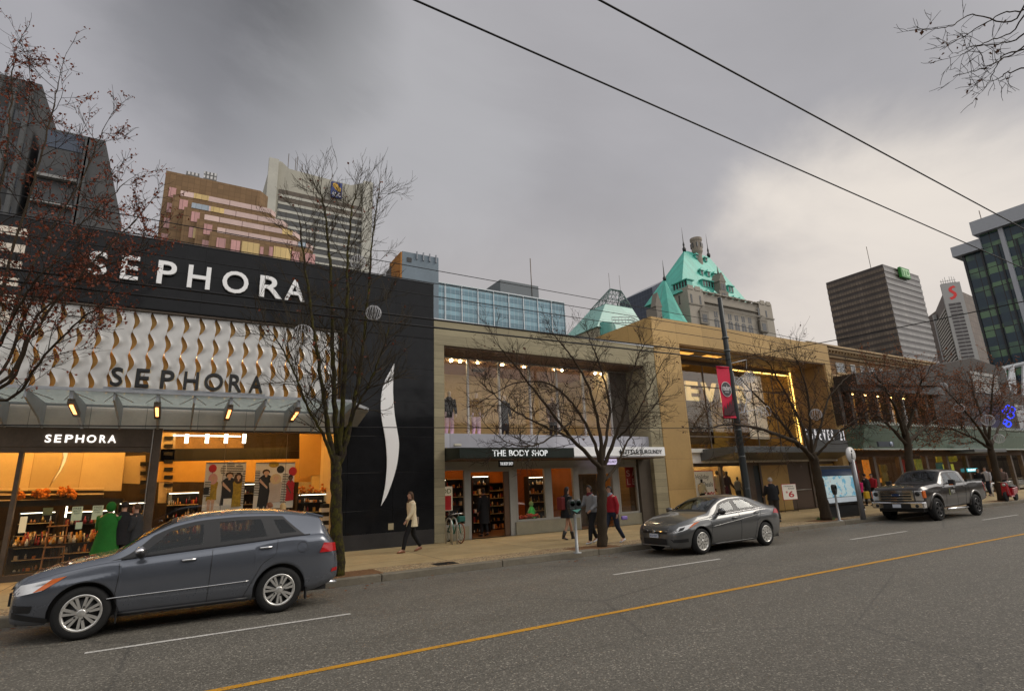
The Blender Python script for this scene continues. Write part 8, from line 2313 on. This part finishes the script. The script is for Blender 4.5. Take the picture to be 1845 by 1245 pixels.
# information pylon
p = at(1556, 936, Z=.15)
t = thing('info_post', 'grey post topped by a round disc carrying a black letter i', 'sign post', (p.x, p.y, .15))
top_ = at(1526, 819, p.y)
b = MB(); b.tube([(p.x, p.y, .15), (p.x - .03, p.y, top_.z - .2)], [.10, .085], 14); b.build('post', mat('post_grey', (.22, .22, .23), .4, .5, var=.1), t)
xc = p.x - .05
b = MB(); b.lathe([(.30, -.03), (.30, .03)], 36, (xc, p.y, top_.z), 'y'); ds = b.build('disc', mat('disc_white', (.62, .62, .62), .4), t)
b = MB(); b.prism([(xc - .045, top_.z - .16), (xc + .06, top_.z - .16), (xc + .05, top_.z - .12), (xc + .035, top_.z - .12), (xc + .065, top_.z + .06), (xc - .035, top_.z + .06), (xc - .03, top_.z + .02), (xc - .005, top_.z + .02), (xc - .03, top_.z - .12), (xc - .05, top_.z - .12)], 'xz', p.y - .036, p.y - .031); b.lathe([(.045, 0), (.045, -.006)], 14, (xc + .045, p.y - .03, top_.z + .14), 'y'); b.build('letter', M_SIGNB, ds)
a, c = at(1482, 912, 13.55), at(1541, 838, 13.55)
t = thing('map_panel', 'black framed lit street map panel behind the parking meter', 'map panel', ((a.x + c.x) / 2, 13.55, .15))
b = MB(); b.box(a.x, c.x, 13.5, 13.75, a.z, c.z); b.box(a.x + .3, c.x - .3, 13.55, 13.7, .14, a.z); b.build('cabinet', mat('cabinet_black', (.012, .013, .015), .35), t, bevel=.02)
mm = bpy.data.materials.new('city_map'); n_ = NT(mm); tc = n_.n('ShaderNodeTexCoord').outputs['Object']
sx = n_.n('ShaderNodeSeparateXYZ', i={'Vector': tc}); vv = n_.n('ShaderNodeCombineXYZ', i={'X': sx.outputs[0], 'Y': sx.outputs[2]}).outputs[0]
bl = n_.noise(vv, 2.6, 4, .6); col = n_.mix(n_.ramp(bl, [(.42, 0.0), (.47, 1.0)]), (.16, .42, .58), (.42, .58, .62))
rd = n_.n('ShaderNodeTexBrick', i={'Vector': n_.n('ShaderNodeMapping', i={'Vector': vv, 'Rotation': (0, 0, .7)}).outputs[0], 'Scale': 5.5, 'Mortar Size': .03, 'Color1': (1, 1, 1, 1), 'Color2': (.9, .9, .9, 1)}).outputs['Fac']
col = n_.mix(n_.math('MULTIPLY', rd, n_.ramp(bl, [(.45, 0.0), (.5, .7)])), col, (.75, .75, .7))
rdv = n_.ramp(n_.noise(vv, 7, 2), [(.66, 0.0), (.7, 1.0)]); col = n_.mix(rdv, col, (.55, .10, .12))
col = n_.mix(n_.ramp(sx.outputs[2], [(.0, 0.0), (1.0, 0.0)]), col, (0, 0, 0))
n_.out(n_.n('ShaderNodeBsdfPrincipled', i={'Base Color': col, 'Roughness': .2, 'Emission Color': col, 'Emission Strength': .25}).outputs[0])
W_, H_ = c.x - a.x, c.z - a.z
b = MB(); b.box(a.x + .1, c.x - .1, 13.49, 13.499, a.z + .32, c.z - .42); b.build('map_sheet', mm, t)
b = MB(); b.box(a.x + .1, c.x - .1, 13.49, 13.499, c.z - .40, c.z - .14); b.build('map_header', mat('map_navy', (.02, .04, .09), .2), t); b = MB(); b.box(a.x + .1, c.x - .1, 13.49, 13.499, a.z + .10, a.z + .30); b.build('map_footer', mat('map_pale', (.5, .56, .6), .2, emit=(.7, .8, .9), estr=.15), t)
# bike racks and bicycle
for k, px in enumerate((797, 811)):
    p = at(px, 978, Z=.15); t = thing('bike_rack', ['steel bike hoop next to the black pier', 'steel bike hoop with the green bicycle leaning on it'][k], 'bike rack', (p.x, 17.6, .15), 'steel bike hoops')
    b = MB(); pts = [(p.x + .0, 17.6 - .25, .15), (p.x, 17.6 - .25, .75)] + [(p.x, 17.6 - .25 * math.cos(a), .75 + .22 * math.sin(a)) for a in [PI * j / 8 for j in range(1, 8)]] + [(p.x, 17.85, .75), (p.x, 17.85, .15)]
    b.tube(pts, .025, 8); b.build('hoop', MATS['brushed_steel'], t)
bx, by = at(818, 977, Z=.15).x, 17.5
t = thing('bicycle', 'teal green bicycle with an orange-rimmed front wheel leaning at the hoops', 'bicycle', (bx, by, .15))
M_BIKE = mat('bike_teal', (.02, .16, .12), .35, .2)
for i, dy in enumerate((-.05, .98)):
    c0 = (bx + .02 * i, by + dy, .15 + .335); b = MB(); b.ring(c0, .315, .02, 'yz', 36, 8); w_ = b.build('wheel', M_TYRE if i else mat('tyre_rust', (.20, .07, .035), .7), t)
    b = MB(); b.ring(c0, .292, .010, 'yz', 36, 6)
    for k in range(12): a = PI * k / 6; b.tube([c0, (c0[0], c0[1] + .29 * math.cos(a), c0[2] + .29 * math.sin(a))], .003, 3)
    b.build('rim', M_RIM, w_)
b = MB(); A_, B_, C_, D_, E2 = (bx, by - .05, .485), (bx, by + .10, .95), (bx, by + .62, .90), (bx, by + .45, .44), (bx, by + .98, .485)
for u, v in ((A_, (bx, by + .13, 1.03)), (B_, C_), (B_, D_), (C_, D_), (D_, E2), (C_, E2)): b.tube([u, v], .02, 8)
b.build('bike_frame', M_BIKE, t)
b = MB(); b.tube([(bx - .28, by + .18, 1.07), (bx - .1, by + .06, 1.10), (bx + .1, by + .06, 1.10), (bx + .28, by + .18, 1.07)], .013, 6); b.tube([(bx, by + .12, 1.0), (bx, by + .06, 1.1)], .014, 6); b.build('handlebar', M_CHROME, t)
b = MB(); b.ball((bx, by + .66, 1.0), .07, .13, .03, 10, 6); b.tube([C_, (bx, by + .65, .98)], .013, 6); b.build('saddle', M_TRIM, t)
b = MB(); b.box(bx - .12, bx + .12, by - .20, by - .06, .84, 1.02); b.build('front_bag', mat('bag_green', (.02, .10, .08), .6), t, bevel=.02)
# scooter and white rail at the far right
p = at(1816, 903, Z=.15)
t = thing('motor_scooter', 'red motor scooter parked at the right edge of the pavement', 'scooter', (p.x, p.y, .15))
M_SCR = mat('scooter_red', (.36, .012, .02), .25, coat=.8)
for i, dx in enumerate((-.1, 1.15)):
    b = MB(); b.lathe([(.15, -.05), (.235, -.05), (.25, -.02), (.25, .02), (.235, .05), (.15, .05)], 24, (p.x + dx, p.y, .40), 'y'); b.build('wheel', M_TYRE, t)
b = MB(); b.hexa([(p.x - .05, p.y - .18, .45), (p.x + .12, p.y - .2, .38), (p.x + .12, p.y + .2, .38), (p.x - .05, p.y + .18, .45), (p.x + .0, p.y - .14, 1.1), (p.x + .14, p.y - .14, 1.1), (p.x + .14, p.y + .14, 1.1), (p.x + .0, p.y + .14, 1.1)])
b.box(p.x + .12, p.x + .6, p.y - .17, p.y + .17, .36, .44); b.hexa([(p.x + .55, p.y - .16, .40), (p.x + 1.3, p.y - .12, .55), (p.x + 1.3, p.y + .12, .55), (p.x + .55, p.y + .16, .40), (p.x + .6, p.y - .17, .82), (p.x + 1.4, p.y - .12, .88), (p.x + 1.4, p.y + .12, .88), (p.x + .6, p.y + .17, .82)])
b.build('bodywork', M_SCR, t, bevel=.05, seg=3)
b = MB(); b.ball((p.x + 1.0, p.y, .9), .42, .15, .07, 14, 8); b.build('saddle', M_TRIM, t); b = MB(); b.tube([(p.x + .1, p.y - .3, 1.18), (p.x + .02, p.y, 1.14), (p.x + .1, p.y + .3, 1.18)], .018, 6); b.build('handlebar', M_CHROME, t)
b = MB(); b.lathe([(.08, 0), (.08, -.03)], 14, (p.x - .0, p.y, 1.0), 'x'); b.build('headlight', M_LENS, t)
p = at(1800, 893, Z=.15)
t = thing('white_rail', 'white curved tubular rail beside the far right tree', 'rail', (p.x, 15.6, .15))
b = MB(); x = at(1790, 893, 15.6).x; b.tube([(x, 15.6, .15), (x, 15.6, .8), (x + .15, 15.6, .95), (x + 1.7, 15.6, .95), (x + 2.1, 15.6, .75), (x + 2.1, 15.6, .15)], .045, 8); b.tube([(x + 1.1, 15.6, .15), (x + 1.1, 15.6, .93)], .04, 8); b.build('tube', mat('rail_white', (.6, .6, .6), .4), t)
# ================================================================ WORLD, SUN, CAMERA
w = bpy.data.worlds.new('World'); scene.world = w; w.use_nodes = True
t = NT.__new__(NT); t.t = w.node_tree; t.t.nodes.clear()
SUN_EL, SUN_AZ = math.radians(38), math.radians(118)   # azimuth clockwise from +Y
sky = t.n('ShaderNodeTexSky', sky_type='NISHITA', sun_disc=False, sun_elevation=SUN_EL, sun_rotation=SUN_AZ, air_density=1.5, dust_density=4.0).outputs[0]
sky = t.mix(.75, sky, t.n('ShaderNodeRGBToBW', i={'Color': sky}).outputs[0])
dv = t.n('ShaderNodeTexCoord').outputs['Generated']
sep = t.n('ShaderNodeSeparateXYZ', i={'Vector': dv})
zz = t.math('MAXIMUM', sep.outputs[2], 0.0)
den = t.math('ADD', zz, .28)
pl = t.n('ShaderNodeCombineXYZ', i={'X': t.math('DIVIDE', sep.outputs[0], den), 'Y': t.math('DIVIDE', sep.outputs[1], den), 'Z': 0.0}).outputs[0]
c1 = t.noise(pl, 1.1, 8, .56, .5)
c2 = t.noise(t.n('ShaderNodeMapping', i={'Vector': pl, 'Scale': (.5, 1.1, 1), 'Location': (3.1, .7, 0)}).outputs[0], 1.7, 5, .5)


def toward(px, py):
    d = ((px - CX) / F_PX) * RT - ((py - CY) / F_PX) * UP + FW
    return d.normalized()


def lobe(v, lo, hi):
    d = t.n('ShaderNodeVectorMath', operation='DOT_PRODUCT', i={0: dv, 1: tuple(v)}).outputs['Value']
    return t.n('ShaderNodeMapRange', interpolation_type='SMOOTHSTEP', i={'Value': d, 'From Min': lo, 'From Max': hi, 'To Min': 0.0, 'To Max': 1.0}).outputs[0]


tone = t.mix(t.ramp(t.math('ADD', t.math('MULTIPLY', c1, .6), t.math('MULTIPLY', c2, .4)), [(.36, 0.0), (.64, 1.0)]), (.35, .343, .362), (.455, .445, .468))
wob = t.math('MULTIPLY', t.math('SUBTRACT', c1, .5), .10)


def lobe_w(v, lo, hi):
    d = t.math('ADD', t.n('ShaderNodeVectorMath', operation='DOT_PRODUCT', i={0: dv, 1: tuple(v)}).outputs['Value'], wob)
    return t.n('ShaderNodeMapRange', interpolation_type='SMOOTHSTEP', i={'Value': d, 'From Min': lo, 'From Max': hi, 'To Min': 0.0, 'To Max': 1.0}).outputs[0]


tone = t.mix(t.math('MULTIPLY', lobe_w(toward(430, 10), .966, .996), .92), tone, (.085, .087, .095))
tone = t.mix(t.math('MULTIPLY', lobe_w(toward(730, 250), .955, .998), .5), tone, (.52, .52, .54))
tone = t.mix(t.math('MULTIPLY', lobe_w(toward(120, 200), .93, 1.0), .45), tone, (.44, .44, .48))
tone = t.mix(t.math('MULTIPLY', lobe_w(toward(1580, 640), .940, .997), .85), tone, (.78, .695, .62))
tone = t.mix(t.math('MULTIPLY', lobe_w(toward(1610, 470), .962, 1.004), .75), tone, (.95, .87, .775))
low = t.n('ShaderNodeMapRange', interpolation_type='SMOOTHSTEP', i={'Value': sep.outputs[2], 'From Min': .55, 'From Max': .12, 'To Min': 0.0, 'To Max': 1.0}).outputs[0]
tone = t.mix(t.math('MULTIPLY', low, .62), tone, (.70, .64, .60))
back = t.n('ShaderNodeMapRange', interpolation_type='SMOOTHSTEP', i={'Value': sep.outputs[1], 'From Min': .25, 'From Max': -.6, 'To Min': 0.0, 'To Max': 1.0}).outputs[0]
tone = t.mix(t.math('MULTIPLY', back, .92), tone, (1.25, 1.22, 1.2))     # unseen sky behind the camera, brightened to light the street
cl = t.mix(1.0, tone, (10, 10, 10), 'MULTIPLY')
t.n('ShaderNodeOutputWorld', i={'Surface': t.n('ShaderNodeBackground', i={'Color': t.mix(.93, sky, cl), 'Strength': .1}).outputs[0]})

ld = bpy.data.lights.new('sun', 'SUN'); ld.energy = 1.5; ld.angle = math.radians(30); ld.color = (1, .91, .79)
lo = bpy.data.objects.new('sun', ld); COL.objects.link(lo)
sd = Vector((math.sin(SUN_AZ) * math.cos(SUN_EL), math.cos(SUN_AZ) * math.cos(SUN_EL), math.sin(SUN_EL)))
lo.rotation_euler = sd.to_track_quat('Z', 'Y').to_euler(); lo.location = sd * 60

cd = bpy.data.cameras.new('camera'); cam = bpy.data.objects.new('camera', cd); COL.objects.link(cam)
cd.sensor_width = 36; cd.lens = F_PX / 1845 * 36; cd.clip_start = .1; cd.clip_end = 6000
mw = Matrix((RT, UP, -FW)).transposed().to_4x4(); mw.translation = (0, 0, CAM_H)
cam.matrix_world = mw
scene.camera = cam
scene.view_settings.view_transform = 'Standard'; scene.view_settings.look = 'None'
scene.view_settings.exposure = 0.0; scene.view_settings.gamma = 1.0
scene.render.engine = 'CYCLES'
scene.cycles.use_denoising = True
scene.cycles.max_bounces = 8; scene.cycles.transparent_max_bounces = 12
scene.cycles.sample_clamp_indirect = 6
